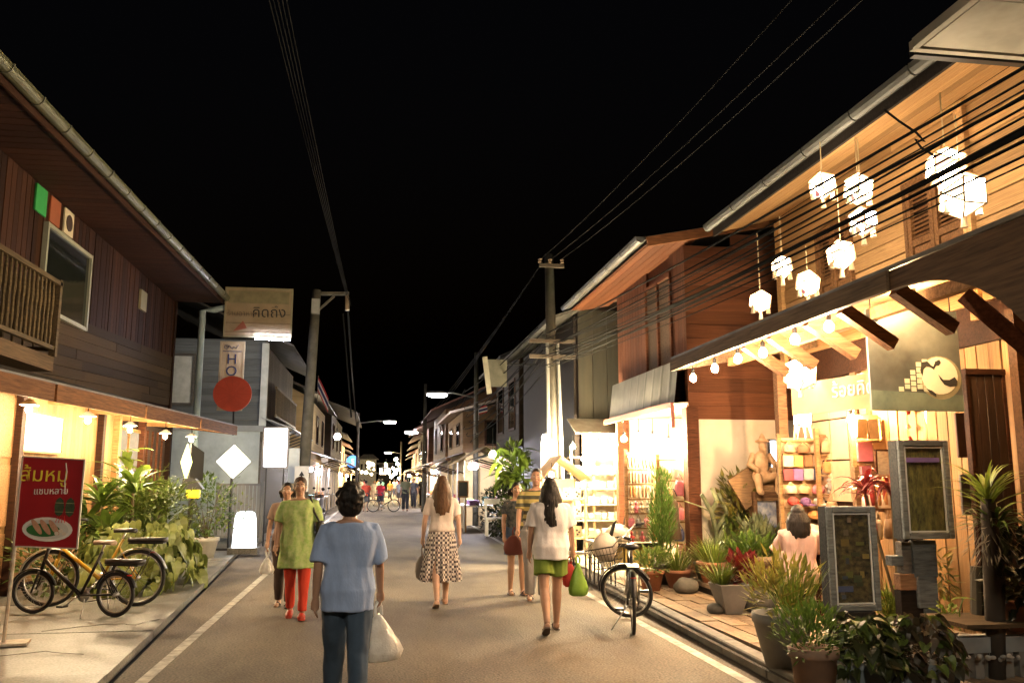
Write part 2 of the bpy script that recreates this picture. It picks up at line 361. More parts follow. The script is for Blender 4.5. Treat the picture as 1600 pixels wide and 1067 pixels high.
# ---------------------------------------------------------------- house beside the left pavement
lh = thing('left_shop_house', 'dark two-storey teak house with a balcony and lit canopy beside the bicycles', 'house', (-4.9, 12, 0))
wl = MB().span((-5.1, 2, 0), (-4.96, 21.4, 5.9)).span((-9.5,21.25,0), (-5.1,21.4,5.9)).build('wall', teak_dark, lh)
TILT = V((0, 1, .045))
y = 2.0
while y < 21.35:       # standing boards of the upper floor
    zb = 3.0 if y < 11.8 else 4.0+.045*(y-11.8)
    if not (13.15 < y+.08 < 15.0):
        plank('plank', teak, wl, (-4.945+random.uniform(-.006,.006), y+.08, (zb+5.85)/2), 5.85-zb, .15, .03, (0,0,1), (0,1,0))
    else: plank('plank', teak, wl, (-4.945, y+.08, 5.55), .6, .15, .03, (0,0,1), (0,1,0))
    y += .165
board_wall(wl, wood('lower_boards', (.07,.045,.02), .7, .5), (-4.93, 11.8, 2.86), TILT, (0,0,1), 9.6, 1.15, .165, .03, breaks=4)
plank('corner_board', teak, lh, (-4.92, 21.35, 4.3), 3.0, .16, .05, (0,0,1), (0,1,0))
wf = MB()
for z in (4.02, 5.25): wf.span((-4.92, 13.1, z-.03), (-4.86, 15.05, z+.03))
for y in (13.1, 15.05): wf.span((-4.925, y-.03, 4.0), (-4.855, y+.03, 5.28))
win = wf.build('window', flat('window_paint', (.30,.31,.24), .5), lh)
MB().span((-4.91, 13.12, 4.05), (-4.895, 15.02, 5.22)).build('pane', glassd, win)
# casement standing open: its glass shows the street
cas = MB().bar((-4.86,13.13,4.05), (-4.3,12.8,4.05), .04).bar((-4.86,13.13,5.2), (-4.3,12.8,5.2), .04).bar((-4.86,13.13,4.05), (-4.86,13.13,5.2), .04).bar((-4.3,12.8,4.05), (-4.3,12.8,5.2), .04)
for c, yy, nm in (((.03,.30,.07), 12.85, 'green'), ((.30,.085,.03), 13.4, 'brown'), ((.55,.48,.33), 13.98, 'cream')):
    p = tag(MB().span((-4.925, yy-.2, 5.33), (-4.895, yy+.2, 5.72)).build('wall_plaque', flat('plaque_'+nm, c), bevel=.004), {'green': 'square green plaque on the dark teak wall above the window', 'brown': 'square rust brown plaque between the green and the cream one', 'cream': 'cream plaque with a dark round emblem on the teak wall'}[nm], 'plaque', 'plaques on the teak wall')
    if nm == 'cream':
        MB().prism([(-4.893, yy+math.cos(a*PI/8)*.13, 5.52+math.sin(a*PI/8)*.13) for a in range(16)], (.008,0,0)).build('emblem', flat('emblem', (.05,.03,.02)), p)
tag(MB().span((-4.925, 18.2, 5.0), (-4.88, 18.65, 5.4)).build('meter_box', flat('meter_box', (.26,.24,.15))), 'small pale meter box high on the dark teak wall', 'meter box')
EV = lambda y: -4.05+.0246*(y-9.24)
rf = MB(); rf.prism([(EV(2)+.02,2,5.86), (EV(21.2)+.02,21.2,5.86), (-9,21.2,8.3), (-9,2,8.3)], (0,0,.06)).build('roof', tin, lh)
sf = MB().prism([(EV(2)-.03,2,5.78), (EV(21.2)-.03,21.2,5.78), (-4.95,21.2,5.78), (-4.95,2,5.78)], (0,0,.04)).build('soffit', teak_dark, lh)
y = 2
while y < 21:
    plank('soffit_board', wood('dark_soffit', (.05,.02,.011)), sf, ((EV(y)-4.95)/2, y+.1, 5.765), 4.95+EV(y)-.06, .19, .02, (1,0,0), (0,1,0)); y += .2
MB().bar((EV(2)-.02,2,5.78), (EV(21.2)-.02,21.2,5.78), .03, .16).build('fascia', teak, lh)
y = 2.0; gt = None
while y < 21.1:
    rr = []
    for yy in (y, min(y+.78, 21.2)):
        rr.append([V((EV(yy)+.07+math.cos(PI+PI*k/8)*.085, yy, 5.86+math.sin(PI+PI*k/8)*.1)) for k in range(9)] + [V((EV(yy)+.07+math.cos(-PI*k/8)*.07, yy, 5.86+math.sin(-PI*k/8)*.085)) for k in range(9)])
    MB().rings(rr).build('gutter_segment', gutterm, lh, smooth=False)
    MB().rings([[V((EV(yy)+.07+math.cos(PI+PI*k/8)*.097, yy, 5.865+math.sin(PI+PI*k/8)*.112)) for k in range(9)] for yy in (y-.012, y+.012)]).build('gutter_strap', flat('strap', (.09,.09,.06), .6), lh)
    y += .8
MB().tube([(EV(21)+.07,21.1,5.76), (EV(21)+.07,21.1,5.64), (-4.0,21.1,5.56), (-4.26,21.15,5.54), (-4.26,21.15,.05)], .075, 10).build('downspout', M('pvc', (.33,.42,.45), (.25,.33,.36), 3, rough=.45), lh, smooth=True)
# balcony
bf = MB().span((-4.95, 4, 2.93), (-4.2, 11.85, 3.12)).build('balcony_floor', woodY('balcony_beam', (.15,.095,.045)), lh)
MB().span((-4.24, 4, 4.05), (-4.16, 11.85, 4.11)).span((-4.23, 4, 3.2), (-4.17, 11.85, 3.25)).bar((-4.2,11.82,4.08), (-4.95,11.82,4.08), .07).bar((-4.2,11.82,3.22), (-4.95,11.82,3.22), .05).build('balcony_rail', woodY('rail', (.13,.095,.05)), bf)
for yy in (8.2, 11.8): MB().span((-4.24, yy-.04, 3.12), (-4.16, yy+.04, 4.13)).build('balcony_post', woodY('rail', (.13,.095,.05)), bf)
y = 5.0
while y < 11.75:
    MB().lathe([(.016,3.25), (.026,3.4), (.018,3.6), (.03,3.75), (.016,4.05)], (-4.2, y, 0), 6).build('baluster', woodY('rail', (.13,.095,.05)), bf); y += .13
for i in range(5): MB().lathe([(.016,3.25), (.026,3.4), (.018,3.6), (.03,3.75), (.016,4.05)], (-4.32-.13*i, 11.82, 0), 6).build('baluster', woodY('rail', (.13,.095,.05)), bf)
# canopy
CA, CB = V((-4.02, 4, 2.36)), V((-3.2, 20.3, 2.55))
cf = lambda t: CA + (CB-CA)*t
cn = MB().prism([cf(0)+V((0,0,.2)), cf(1)+V((0,0,.2)), V((-4.95,20.3,3.0)), V((-4.95,4,2.9))], (0,0,.03)).build('canopy', tin, lh)
for i in range(5): MB().bar(cf(i/5+.002)+V((0,0,.1)), cf((i+1)/5-.002)+V((0,0,.1)), .035, .2).build('fascia_board', woodY('canopy_fascia', (.19,.085,.03)), cn)
MB().bar(V((-4.95,20.3,2.86)), CB+V((0,0,.1)), .04, .2).build('fascia_board', woodY('canopy_fascia', (.19,.085,.03)), cn)
for i in range(40):
    t = i/40; p = cf(t+.0125); q = V((-4.95, p.y, 2.8))
    plank('ceiling_board', honey, cn, (p+V((-.03,0,.16))+q)/2, (q-p).length-.04, .385, .02, (q-p-V((0,0,.16))), (0,1,0))
for i in range(9):
    p = cf((i+.4)/9); MB().bar(p+V((-.05,0,.12)), V((-4.93,p.y,2.72)), .05, .09).build('rafter', honey, cn)
# ground floor front
gf = MB().span((-5.0, 3, .04), (-4.94, 21.3, .25)).build('plinth', teak, lh)
for y0, y1 in ((8.0,9.6), (9.65,11.2), (11.25,12.65)):
    d = MB().span((-4.96, y0, .1), (-4.9, y1, 2.75)).build('folding_door', honey, lh)
    for z0, z1 in ((.2,.85), (.95,1.75), (1.85,2.65)): MB().span((-4.91, y0+.06, z0), (-4.885, y1-.06, z1)).build('door_panel', wood('door_panel', (.36,.19,.08), .5, .15), d)
y = 12.7
while y < 17.1:
    plank('plank', honey, lh, (-4.92, y+.09, 1.45), 2.65, .175, .03, (0,0,1), (0,1,0)); y += .18
for yy, mm in ((12.67, teak), (16.2, teak), (17.15, honey), (18.9, teak_red), (21.2, teak)): MB().span((-4.93, yy-.07, .05), (-4.8, yy+.07, 2.85)).build('post', mm, lh)
sw = MB().span((-4.92, 17.25, 1.0), (-4.87, 18.8, 1.06)).span((-4.92, 17.25, 2.5), (-4.87, 18.8, 2.56)).span((-4.925, 18.0, 1.0), (-4.865, 18.05, 2.55)).build('shop_window', honey, lh)
MB().span((-4.91,17.25,1.05), (-4.9,18.8,2.5)).build('pane', flat('grey_glass', (.16,.17,.18), .08, spec=.8), sw)
for i in range(5): MB().span((-4.93, 19.05+i*.42, .9), (-4.88, 19.09+i*.42, 2.6)).build('mullion', teak_red, lh)
MB().span((-4.95,18.95,.1), (-4.92,21.2,2.7)).build('shop_screen', wood('screen', (.12,.08,.05)), lh)
t = thing('notice_board', 'white framed notice board on the honey wood wall under the bulbs', 'notice board', (-4.88, 13.5, 1.9))
MB().span((-4.88,12.78,1.95), (-4.85,14.3,2.5)).build('panel', flat('notice_paper', (.72,.68,.56)), t)
MB().bar((-4.85,12.78,1.95), (-4.85,14.3,1.95), .03).bar((-4.85,12.78,2.5), (-4.85,14.3,2.5), .03).bar((-4.85,12.78,1.94), (-4.85,12.78,2.51), .03).bar((-4.85,14.3,1.94), (-4.85,14.3,2.51), .03).build('frame', honey, t)

# ---------------------------------------------------------------- blue-grey wooden house behind the signs
h2 = thing('grey_wood_house', 'weathered grey boarded house with pale blue ground floor behind the signs', 'house', (-5, 27, 0))
w2 = MB().span((-9.5,24.55,0), (-3.2,24.7,5.4)).span((-3.34,24.7,0), (-3.2,32,5.2)).build('wall', greyw, h2)
board_wall(w2, wood('bluegrey_board', (.16,.18,.19), .75, .3), (-9, 24.53, 3.0), (1,0,0), (0,0,1), 5.8, 2.4, .17, .035, holes=[(3.1,3.9,.6,1.95)], jit=.01)
y = 24.6
while y < 31.9:
    plank('plank', wood('front_board', (.09,.07,.05), .75, .4), w2, (-3.18, y+.1, 4.2), 2.1, .19, .03, (0,0,1), (0,1,0)); y += .2
MB().span((-9,24.5,.1), (-3.25,24.56,2.95)).build('lower_wall', pblue, h2)
MB().span((-9,24.4,2.86), (-3.1,24.62,3.02)).build('band', flat('grey_band', (.25,.28,.3)), h2)
MB().span((-3.28,24.42,3.0), (-3.1,24.56,5.3)).build('corner_post', M('pale_post', (.55,.6,.6), (.4,.45,.46), 4, rough=.7), h2)
w_ = MB().span((-5.95,24.44,3.55), (-5.05,24.5,3.62)).span((-5.95,24.44,4.9), (-5.05,24.5,4.97)).span((-5.99,24.43,3.55), (-5.92,24.505,4.97)).span((-5.1,24.43,3.55), (-5.03,24.505,4.97)).build('window', greyw, h2)
MB().span((-5.93,24.47,3.6), (-5.08,24.5,4.92)).build('shutter', M('pale_shutter', (.5,.52,.48), rough=.7), w_)
MB().prism([(-2.4,24.0,5.15), (-2.4,32.2,5.15), (-7,32.2,7.2), (-7,24.0,7.2)], (0,0,.06)).build('roof', tin, h2)
cn = MB().prism([(-2.35,24.3,2.92), (-2.35,31.5,2.92), (-3.2,31.5,3.22), (-3.2,24.3,3.22)], (0,0,.03)).build('canopy', M('pale_tin', (.4,.43,.45), (.3,.33,.35), 3, rough=.5), h2)
for i in range(6): MB().bar((-2.4,24.5+i*1.3,2.9), (-3.2,24.5+i*1.3,2.6), .04).build('bracket', greyw, cn)
br = MB().span((-2.95,25,3.3), (-2.9,31,3.36)).span((-2.95,25,4.1), (-2.9,31,4.16)).build('balcony_rail', woodY('rail', (.13,.095,.05)), h2)
for i in range(30): MB().span((-2.94,25.1+i*.2,3.36), (-2.91,25.14+i*.2,4.1)).build('baluster', woodY('rail', (.13,.095,.05)), br)
# gate
gt = thing('metal_gate', 'grey ribbed metal gate between the blue house and the glowing lamp', 'gate', (-3.4, 22.6, 0))
fr = MB().span((-3.98,22.55,.15), (-3.93,22.65,1.5)).span((-2.9,22.55,.08), (-2.82,22.65,1.52)).span((-3.98,22.57,1.42), (-2.82,22.63,1.47)).span((-3.98,22.57,.15), (-2.82,22.63,.2)).build('gate_frame', flat('gate_grey', (.12,.125,.125), .5), gt)
for i in range(11): MB().span((-3.92+i*.092,22.585,.2), (-3.84+i*.092,22.6+.012*(i%2),1.42)).build('gate_slat', flat('gate_slat', (.16,.165,.165), .55), gt)
# ---------------------------------------------------------------- shop house beside the right pavement
sh = thing('craft_shop_house', 'lit timber craft shop with louvred shutters and a deep canopy hung with lanterns', 'house', (5.4, 8, 0))
holes = []; wins = []
for (a, b, yt, yb) in ((1425, 1500, 235, 405), (1283, 1325, 330, 440)):
    P = aX(b, yt, 5.4); Q = aX(a, yb, 5.4)
    y0, y1, z0, z1 = P.y, Q.y, 3.45, 4.55
    holes.append((y0-3, y1-3, z0-3.15, z1-3.15)); wins.append((y0, y1, z0, z1))
wl = MB().span((5.46,3,2.8), (5.6,10.95,5.2)).span((5.6,10.8,0), (9,10.95,5.4)).build('wall', teak, sh)
board_wall(wl, pine, (5.43,3,3.15), (0,1,0), (0,0,1), 7.92, 2.0, .19, .04, holes=holes, breaks=2.6, gap=.016, jit=.008)
for yy in (10.9, 7.05): MB().span((5.36,yy-.06,3.0), (5.42,yy+.06,5.1)).build('corner_board', pine, sh)
for (y0, y1, z0, z1) in wins:
    f = MB().span((5.36,y0-.05,z0-.06), (5.43,y1+.05,z0)).span((5.36,y0-.05,z1), (5.43,y1+.05,z1+.06)).span((5.365,y0-.05,z0), (5.43,y0,z1)).span((5.365,y1,z0), (5.43,y1+.05,z1)).build('window_frame', wood('shutter_wood', (.21,.10,.04)), sh)
    ym = (y0+y1)/2
    for a, b in ((y0+.01,ym-.005), (ym+.005,y1-.01)):
        s_ = MB()
        for p, q in ((z0,z0+.06), (z0+(z1-z0)*.42,z0+(z1-z0)*.42+.07), (z1-.06,z1)): s_.span((5.37,a,p), (5.41,b,q))
        s_.span((5.368,a,z0), (5.412,a+.06,z1)).span((5.368,b-.06,z0), (5.412,b,z1))
        s_.span((5.385,a+.07,z0+.07), (5.4,b-.07,z0+(z1-z0)*.41))
        z = z0+(z1-z0)*.42+.1
        while z < z1-.08:
            s_.bar((5.39,a+.05,z), (5.39,b-.05,z), .006, .04, up=(.6,0,.8)); z += .045
        s_.build('shutter', wood('shutter_wood', (.21,.10,.04)), sh)
MB().prism([(4.5,2.5,4.98), (4.5,10.98,4.98), (9,10.98,7.4), (9,2.5,7.4)], (0,0,.07)).build('roof', tin, sh)
sf = MB().prism([(4.53,2.5,4.93), (4.53,10.98,4.93), (5.42,10.98,5.17), (5.42,2.5,5.17)], (0,0,.02)).build('soffit', teak, sh)
for i in range(6): 
    x = 4.6+i*.145; plank('soffit_board', pine, sf, (x, 6.74, 4.915+(x-4.53)*.27), 8.4, .14, .015, (0,1,0), (1,0,.27))
MB().bar((4.5,2.5,4.95), (4.5,11,4.95), .03, .17).build('fascia', black_w, sh)
for i in range(9):
    a = 2.5+i*.95; MB().rings([[V((4.42+math.cos(PI+PI*k/6)*.07, yy, 5.03+math.sin(PI+PI*k/6)*.09)) for k in range(7)] for yy in (a, a+.93)]).build('gutter_segment', flat('dark_gutter', (.07,.07,.06), .5, .3), sh)
# canopy over the pavement
cn = MB().prism([(3.49,3.2,3.0), (3.49,10.05,3.0), (5.45,10.05,3.35), (5.45,3.2,3.35)], (0,0,.03)).build('canopy', tin, sh)
for a, b in ((5.45,7.7), (7.705,10.05)): MB().span((3.48,a,2.86), (3.53,b,3.0)).build('fascia_board', fasciaw, cn)
pts = [(3.5,5.44,2.995), (3.5,3.2,2.995), (3.5,3.2,1.86), (3.5,4.0,1.86)] + [(3.5, 5.3-1.3*math.sin(t), 2.86-1.0*(1-math.cos(t))) for t in [PI/2*(1-i/8) for i in range(9)]] + [(3.5,5.44,2.86)]
MB().prism(pts, (.05,0,0)).build('arched_fascia', woodY('arch_wood', (.13,.075,.04)), cn)
MB().prism([(3.5,10.03,2.86), (3.5,10.03,3.0), (5.4,10.03,3.36), (5.4,10.03,3.2)], (0,.04,0)).build('fascia_board', fasciaw, cn)
for i in range(34):
    y = 3.25+i*.2; plank('ceiling_board', pine, cn, (4.47, y+.1, 3.175), 1.92, .195, .02, (1,0,.153), (0,1,0))
MB().span((4.2,3.2,2.93), (4.28,10.0,3.03)).build('beam', pine, cn)
for px, py in ((1165,560), (1205,553), (1262,508), (1315,488), (1400,470)):
    p = aX(px, py, 3.62); MB().bar((3.62,p.y,2.9), (4.05,p.y,2.62), .09, .1).build('bracket', wood('bracket_wood', (.26,.13,.06)), cn)
MB().bar(aX(1508,462,3.58), aX(1625,560,3.8), .07, .10).build('curved_brace', wood('brace_red', (.25,.09,.045)), cn)
# sign board under the beam with pale letters
t = thing('letter_board', 'pale hanging board with raised white letters under the canopy', 'sign', (4.1, 7.7, 2.0))
A_, B_ = aY(1238,610,8.9), aY(1364,580,7.8); A_.z = 2.42; B_.z = 2.42
MB().bar(A_, B_, .03, .34).build('board', M('peach_board', (.36,.22,.11), (.28,.17,.08), 3), t)
dd = (B_-A_).normalized(); text_mesh('ร้อยคิด', .2, whitep, t, lerp(A_,B_,.78)+V((dd.y,-dd.x,0))*.02+V((0,0,.03)), dd, (0,0,1), .006)
for q_ in (A_, B_): MB().tube([q_+V((0,0,.16)), q_+V((0,0,.6))], .006, 5).build('cord', cablem, t)
# ground floor walls
bw_ = MB().span((5.56,3,.1), (5.7,10.9,3.2)).build('back_wall', teak, sh); y = 4.0
while y < 9.15: plank('plank', wood('back_board', (.46,.27,.12), .55, .4), bw_, (5.54+random.uniform(-.006,.006), y+.08, 1.65), 3.05, .15, .03, (0,0,1), (0,1,0)); y += .165
for i in range(4):
    for j in range(3):
        MB().span((5.51,9.2+i*.42,1.3+j*.5), (5.55,9.6+i*.42,1.78+j*.5)).build('paper_panel', M('paper_panel', (.62,.43,.28), (.55,.36,.22), 3, rand=.1), sh)
for px, Y in ((1223,10.6), (1346,9.4)):
    p = aY(px, 700, Y); MB().span((p.x-.06,Y-.06,.1), (p.x+.06,Y+.06,3.1)).build('post', wood('post_wood', (.27,.15,.08)), sh)
# strips of split bamboo behind the painting
bx0, bx1 = aY(1412,640,8.6).x, aY(1512,640,8.6).x; n = 17
for i in range(n):
    x = bx0+(bx1-bx0)*(i+.5)/n; plank('bamboo_strip', wood('bamboo', (.50,.28,.11), .5, .45), sh, (x, 8.6+random.uniform(-.015,.015), 1.35), 2.5, (bx1-bx0)/n*.86, .02, (0,0,1), (1,0,0))
# dark door leaf and the post beside it
d = thing('door_leaf', 'tall dark plank door leaf standing open beside the bamboo strips', 'door', (5, 6.9, .1), 0)
x0, x1 = aY(1519,700,6.9).x, aY(1572,700,6.9).x
for i in range(4):
    x = x0+(x1-x0)*(i+.5)/4; plank('plank', wood('door_dark', (.06,.036,.022), .7), d, (x,6.9,1.3), 2.38, (x1-x0)/4-.004, .04, (0,0,1), (1,0,0))
MB().span((x0-.03,6.87,.12), (x0,6.93,2.5)).span((x1,6.87,.12), (x1+.03,6.93,2.5)).span((x0-.03,6.86,2.47), (x1+.03,6.94,2.52)).build('door_frame', teak, d)
xe = aY(1597,700,6.6).x
MB().span((xe-.05,6.5,.1), (xe+.5,6.6,3.0)).build('end_wall', wood('end_wall', (.10,.055,.03)), sh)
x0 = aY(1502,700,7.1).x
for z0, z1, c in ((1.75,2.15,(.10,.05,.03)), (1.25,1.6,(.10,.09,.085))):
    tag(MB().span((x0-.03,7.1,z0), (x0+.06,7.13,z1)).build('wall_plaque', flat('pl%.2f' % z0, c), bevel=.005), 'narrow dark wooden plaque hung by the door, the upper one' if z0 > 1.5 else 'narrow grey plaque hung by the door, below the wooden one', 'plaque')
# neighbour's roof corner, seen from below
nr = thing('awning_roof', 'pale panelled awning corner jutting in above the craft shop lanterns', 'awning', (3.72, 5.3, 4.6))
MB().span((3.72,.5,4.634), (5.38,5.3,4.65)).build('roof_deck', tin, nr)
for i in range(2):
    for j in range(6): MB().span((3.76+i*.8,5.24-(j+1)*.62+.008,4.6), (3.76+(i+1)*.8-.012,5.24-j*.62,4.632)).build('soffit_panel', RIGHTSOFF, nr)
MB().span((3.70,5.26,4.59), (5.38,5.31,4.66)).build('fascia', RIGHTSOFF, nr); MB().span((3.69,.5,4.592), (3.74,5.258,4.662)).build('fascia', RIGHTSOFF, nr)
MB().span((3.8,5.40,4.62), (5.38,5.46,4.68)).span((3.8,5.312,4.64), (3.86,5.40,4.67)).build('edge_bar', blackm, nr)

# ---------------------------------------------------------------- red timber house
rh = thing('red_timber_house', 'red brown timber house with a tin eave over a bright open shop', 'house', (4.4, 14, 0))
w_ = MB().span((4.45,12.05,2.45), (9,12.2,4.95)).span((4.5,12.2,3.2), (4.6,15.7,5.2)).span((4.5,15.7,0), (9,15.85,5.2)).build('wall', teak_red, rh)
board_wall(w_, wood('red_board', (.16,.06,.028), .45, .25, .2), (4.42,12.03,2.42), (1,0,0), (0,0,1), 4.5, 2.6, .2, .04, breaks=2.8)
for i in range(5):
    z = 5.02+i*.2; xa = 3.72+(z+.2-4.93)/.2; plank('plank', wood('red_board', (.16,.06,.028)), w_, ((xa+9)/2,12.03,z+.1), 9-xa, .195, .04, (1,0,0), (0,0,1))
y = 12.1
while y < 15.7:
    if not 12.75 < y+.08 < 14.0: plank('plank', wood('red_front', (.15,.06,.035)), w_, (4.47,y+.08,4.2), 1.9, .16, .03, (0,0,1), (0,1,0))
    y += .17
wf = MB()
for yy in (12.72, 13.36, 14.0): wf.span((4.42,yy-.035,3.3), (4.5,yy+.035,4.75))
for z in (3.3, 4.72): wf.span((4.425,12.7,z), (4.5,14.02,z+.06))
wf = wf.build('window', teak_red, rh)
for a in (12.75, 13.4): MB().span((4.46,a,3.36), (4.48,a+.58,4.72)).build('shutter', wood('old_shutter', (.13,.085,.06)), wf)
n = 26
MB().rings([[V((4.30+.012*math.sin(i*2.1), 12.05+3.6*i/n, 3.3)) for i in range(n+1)], [V((4.22+.012*math.sin(i*2.1), 12.05+3.6*i/n, 2.66)) for i in range(n+1)]], cap=False).build('tin_skirt', M('galvanised', (.14,.14,.13), (.08,.08,.075), 3, rough=.5, metal=.3), rh)
MB().bar((4.17,12.0,2.62), (4.17,15.8,2.62), .05, .09).bar((4.17,12.0,2.62), (4.17,12.0,2.3), .05, .05).build('canopy_trim', flat('red_trim', (.28,.07,.04), .5), rh)
MB().prism([(4.2,12.0,2.64), (4.2,15.8,2.64), (7,15.8,2.8), (7,12.2,2.8)], (0,0,.02)).build('shop_ceiling', cream, rh)
MB().span((6.9,12.2,.13), (7,15.7,2.8)).build('shop_back', cream, rh); MB().span((4.6,12.22,.13), (6.9,12.26,2.7)).build('shop_side', cream, rh)
MB().span((4.6,15.66,.13), (6.9,15.7,2.7)).build('shop_side', cream, rh)
MB().span((4.38,12.0,.12), (4.56,12.2,2.6)).build('corner_post', teak_red, rh)
MB().span((4.34,15.55,.12), (4.5,15.7,2.6)).build('corner_post', teak_red, rh)
MB().span((4.56,11.98,.12), (5.9,12.04,2.42)).build('cream_wall', cream, rh)
MB().prism([(3.72,11.7,4.98), (3.72,17,4.98), (9,17,6.04), (9,11.7,6.04)], (0,0,.05)).build('roof', tin, rh)
sf = MB().prism([(3.76,11.75,4.93), (3.76,16.95,4.93), (4.5,16.95,5.08), (4.5,11.75,5.08)], (0,0,.02)).build('soffit', teak_red, rh)
i = 0
while 3.8+i*.16 < 4.5: plank('soffit_board', wood('red_soffit', (.17,.062,.027)), sf, (3.86+i*.16,14.35,4.92+(.1+i*.16)*.2), 5.1, .15, .015, (0,1,0), (1,0,.2)); i += 1
MB().bar((3.75,11.68,4.95), (9,11.68,6.0), .04, .14).build('verge_board', wood('verge', (.24,.10,.04)), rh)
for i in range(6):
    a = 11.7+i*.88; MB().rings([[V((3.66+math.cos(PI+PI*k/6)*.075, yy, 5.03+math.sin(PI+PI*k/6)*.09)) for k in range(7)] for yy in (a, a+.86)]).build('gutter_segment', M('galvanised', (.14,.14,.13)), rh)

# ---------------------------------------------------------------- dark house behind the utility pole and the bamboo stall under it
dk = thing('dark_timber_house', 'unlit dark green-grey house behind the concrete pole', 'house', (4.4, 20, 0))
w_ = MB().span((3.95,17.05,2.5), (9,17.2,5.2)).span((3.9,17.2,.1), (4.0,23.5,4.9)).build('wall', black_w, dk)
x = 3.95
while x < 8:
    plank('plank', M('olive_board', (.026,.023,.013), (.013,.012,.007), 3, rough=.85, rand=.3), w_, (x+.15,17.03,3.75), 2.5, .29, .03, (0,0,1), (1,0,0)); x += .3
MB().prism([(3.3,16.7,4.72), (3.3,23.6,4.72), (8,23.6,6.4), (8,16.7,6.4)], (0,0,.06)).build('roof', tin, dk)
MB().bar((3.28,16.7,4.7), (3.28,23.6,4.7), .1, .1).build('gutter', M('galvanised', (.14,.14,.13)), dk)
MB().prism([(3.7,16.2,2.42), (6.3,16.2,2.42), (6.3,17.0,2.75), (3.7,17.0,2.75)], (0,0,.02)).build('awning', M('white_awning', (.45,.41,.32), rough=.7), dk)
MB().span((4.0,16.95,.12), (6.3,17.0,2.5)).build('stall_back', cream, dk)
st = thing('bamboo_shelf', 'pale bamboo shelf rack full of small goods beneath the white awning', 'shelf', (4.4, 16.6, .12))
X0, X1 = aY(893,760,16.6).x, aY(962,760,16.6).x
for x in (X0, (X0+X1)/2, X1): MB().tube([(x,16.6,.13), (x,16.6,2.2)], .03, 7).build('upright', wood('bamboo_pale', (.6,.46,.25)), st)
SHZ = [.5, .8, 1.1, 1.4, 1.7, 2.0]
for z in SHZ: MB().span((X0-.05,16.5,z-.03), (X1+.05,16.75,z)).build('shelf', wood('bamboo_pale', (.6,.46,.25)), st)

# ---------------------------------------------------------------- houses further on; each wall, roof, window its own part
def shophouse(name, label, xf, side, Y0, Y1, zc, ze, wallm, lowm, roofm, nwin=3, over=.8, canopy=None, winm=None, rise=1.6, lit=None, cat='house', group=None):
    s = side; t = thing(name, label, cat, (xf, (Y0+Y1)/2, 0), 0, group); xb = xf+s*6
    w = MB().span((xf,Y0,zc), (xb,Y1,ze)).build('wall', wallm, t)
    k = 0; z = zc+.05
    while z < ze-.1: # lap boards on the two faces that show
        plank('plank', wallm, w, (xf+s*1.5,Y0-.012,z+.14), 3.0, .27, .02, (1,0,0), (0,0,1)); plank('plank', wallm, w, (xf-s*.012,(Y0+Y1)/2,z+.14), Y1-Y0, .27, .02, (0,1,0), (0,0,1)); z += .28
    MB().span((xf+s*.1,Y0+.1,0), (xb,Y1-.1,zc)).build('lower_wall', lowm, t)
    MB().prism([(xf-s*over,Y0-.3,ze-.05), (xf-s*over,Y1+.3,ze-.05), (xf+s*3,Y1+.3,ze+rise), (xf+s*3,Y0-.3,ze+rise)], (0,0,.08)).build('roof', roofm, t)
    MB().prism([(xf+s*3.02,Y0-.3,ze+rise), (xf+s*3.02,Y1+.3,ze+rise), (xf+s*6.8,Y1+.3,ze-.05), (xf+s*6.8,Y0-.3,ze-.05)], (0,0,.08)).build('roof', roofm, t)
    MB().prism([(xf,Y0+.01,ze), (xf+s*3,Y0+.01,ze+rise-.05), (xf+s*6,Y0+.01,ze)], (0,.1,0)).build('gable', wallm, t)
    for i in range(nwin):
        yc = Y0+(Y1-Y0)*(i+.5)/nwin; zz = (zc+ze)/2; h = (ze-zc)*.3; ww = min(.6, (Y1-Y0)/nwin*.3)
        f = MB().span((xf-s*.06,yc-ww,zz-h), (xf-s*.03,yc+ww,zz-h+.07)).span((xf-s*.06,yc-ww,zz+h-.07), (xf-s*.03,yc+ww,zz+h)).span((xf-s*.062,yc-ww,zz-h), (xf-s*.03,yc-ww+.06,zz+h)).span((xf-s*.062,yc+ww-.06,zz-h), (xf-s*.03,yc+ww,zz+h)).build('window', winm or teak, t)
        MB().span((xf-s*.045,yc-ww+.05,zz-h+.05), (xf-s*.03,yc+ww-.05,zz+h-.05)).build('pane', lit or glassd, f)
    for x_ in (1.2, 3.0):
        f = MB().span((xf+s*x_-.45,Y0-.05,(zc+ze)/2-.45), (xf+s*x_+.45,Y0-.025,(zc+ze)/2+.45)).build('window', winm or teak, t); MB().span((xf+s*x_-.38,Y0-.06,(zc+ze)/2-.38), (xf+s*x_+.38,Y0-.045,(zc+ze)/2+.38)).build('pane', lit or glassd, f)
    if canopy:
        c = MB().prism([(xf-s*1.1,Y0,zc-.35), (xf-s*1.1,Y1,zc-.35), (xf,Y1,zc), (xf,Y0,zc)], (0,0,.03)).build('canopy', canopy, t)
        for i in range(4): MB().bar((xf-s*1.05,Y0+(Y1-Y0)*(i+.5)/4,zc-.37), (xf+s*.1,Y0+(Y1-Y0)*(i+.5)/4,zc-.7), .04).build('bracket', teak_dark, c)
    return t
paletin = M('pale_tin_roof', (.5,.43,.38), (.38,.32,.28), 3, rough=.6); rust = M('rust_roof', (.2,.09,.07), (.11,.05,.04), 4, rough=.7)
brownw = wood('brown_wall', (.16,.085,.045)); darkb = wood('dark_wall', (.035,.022,.013))
shophouse('yellow_shophouse', 'yellow lit upper storey with bracketed awnings beyond the concrete pole', -2.75, -1, 33.5, 44, 2.7, 4.7, yellowp, yellowp, tin, 3, .6, tin)
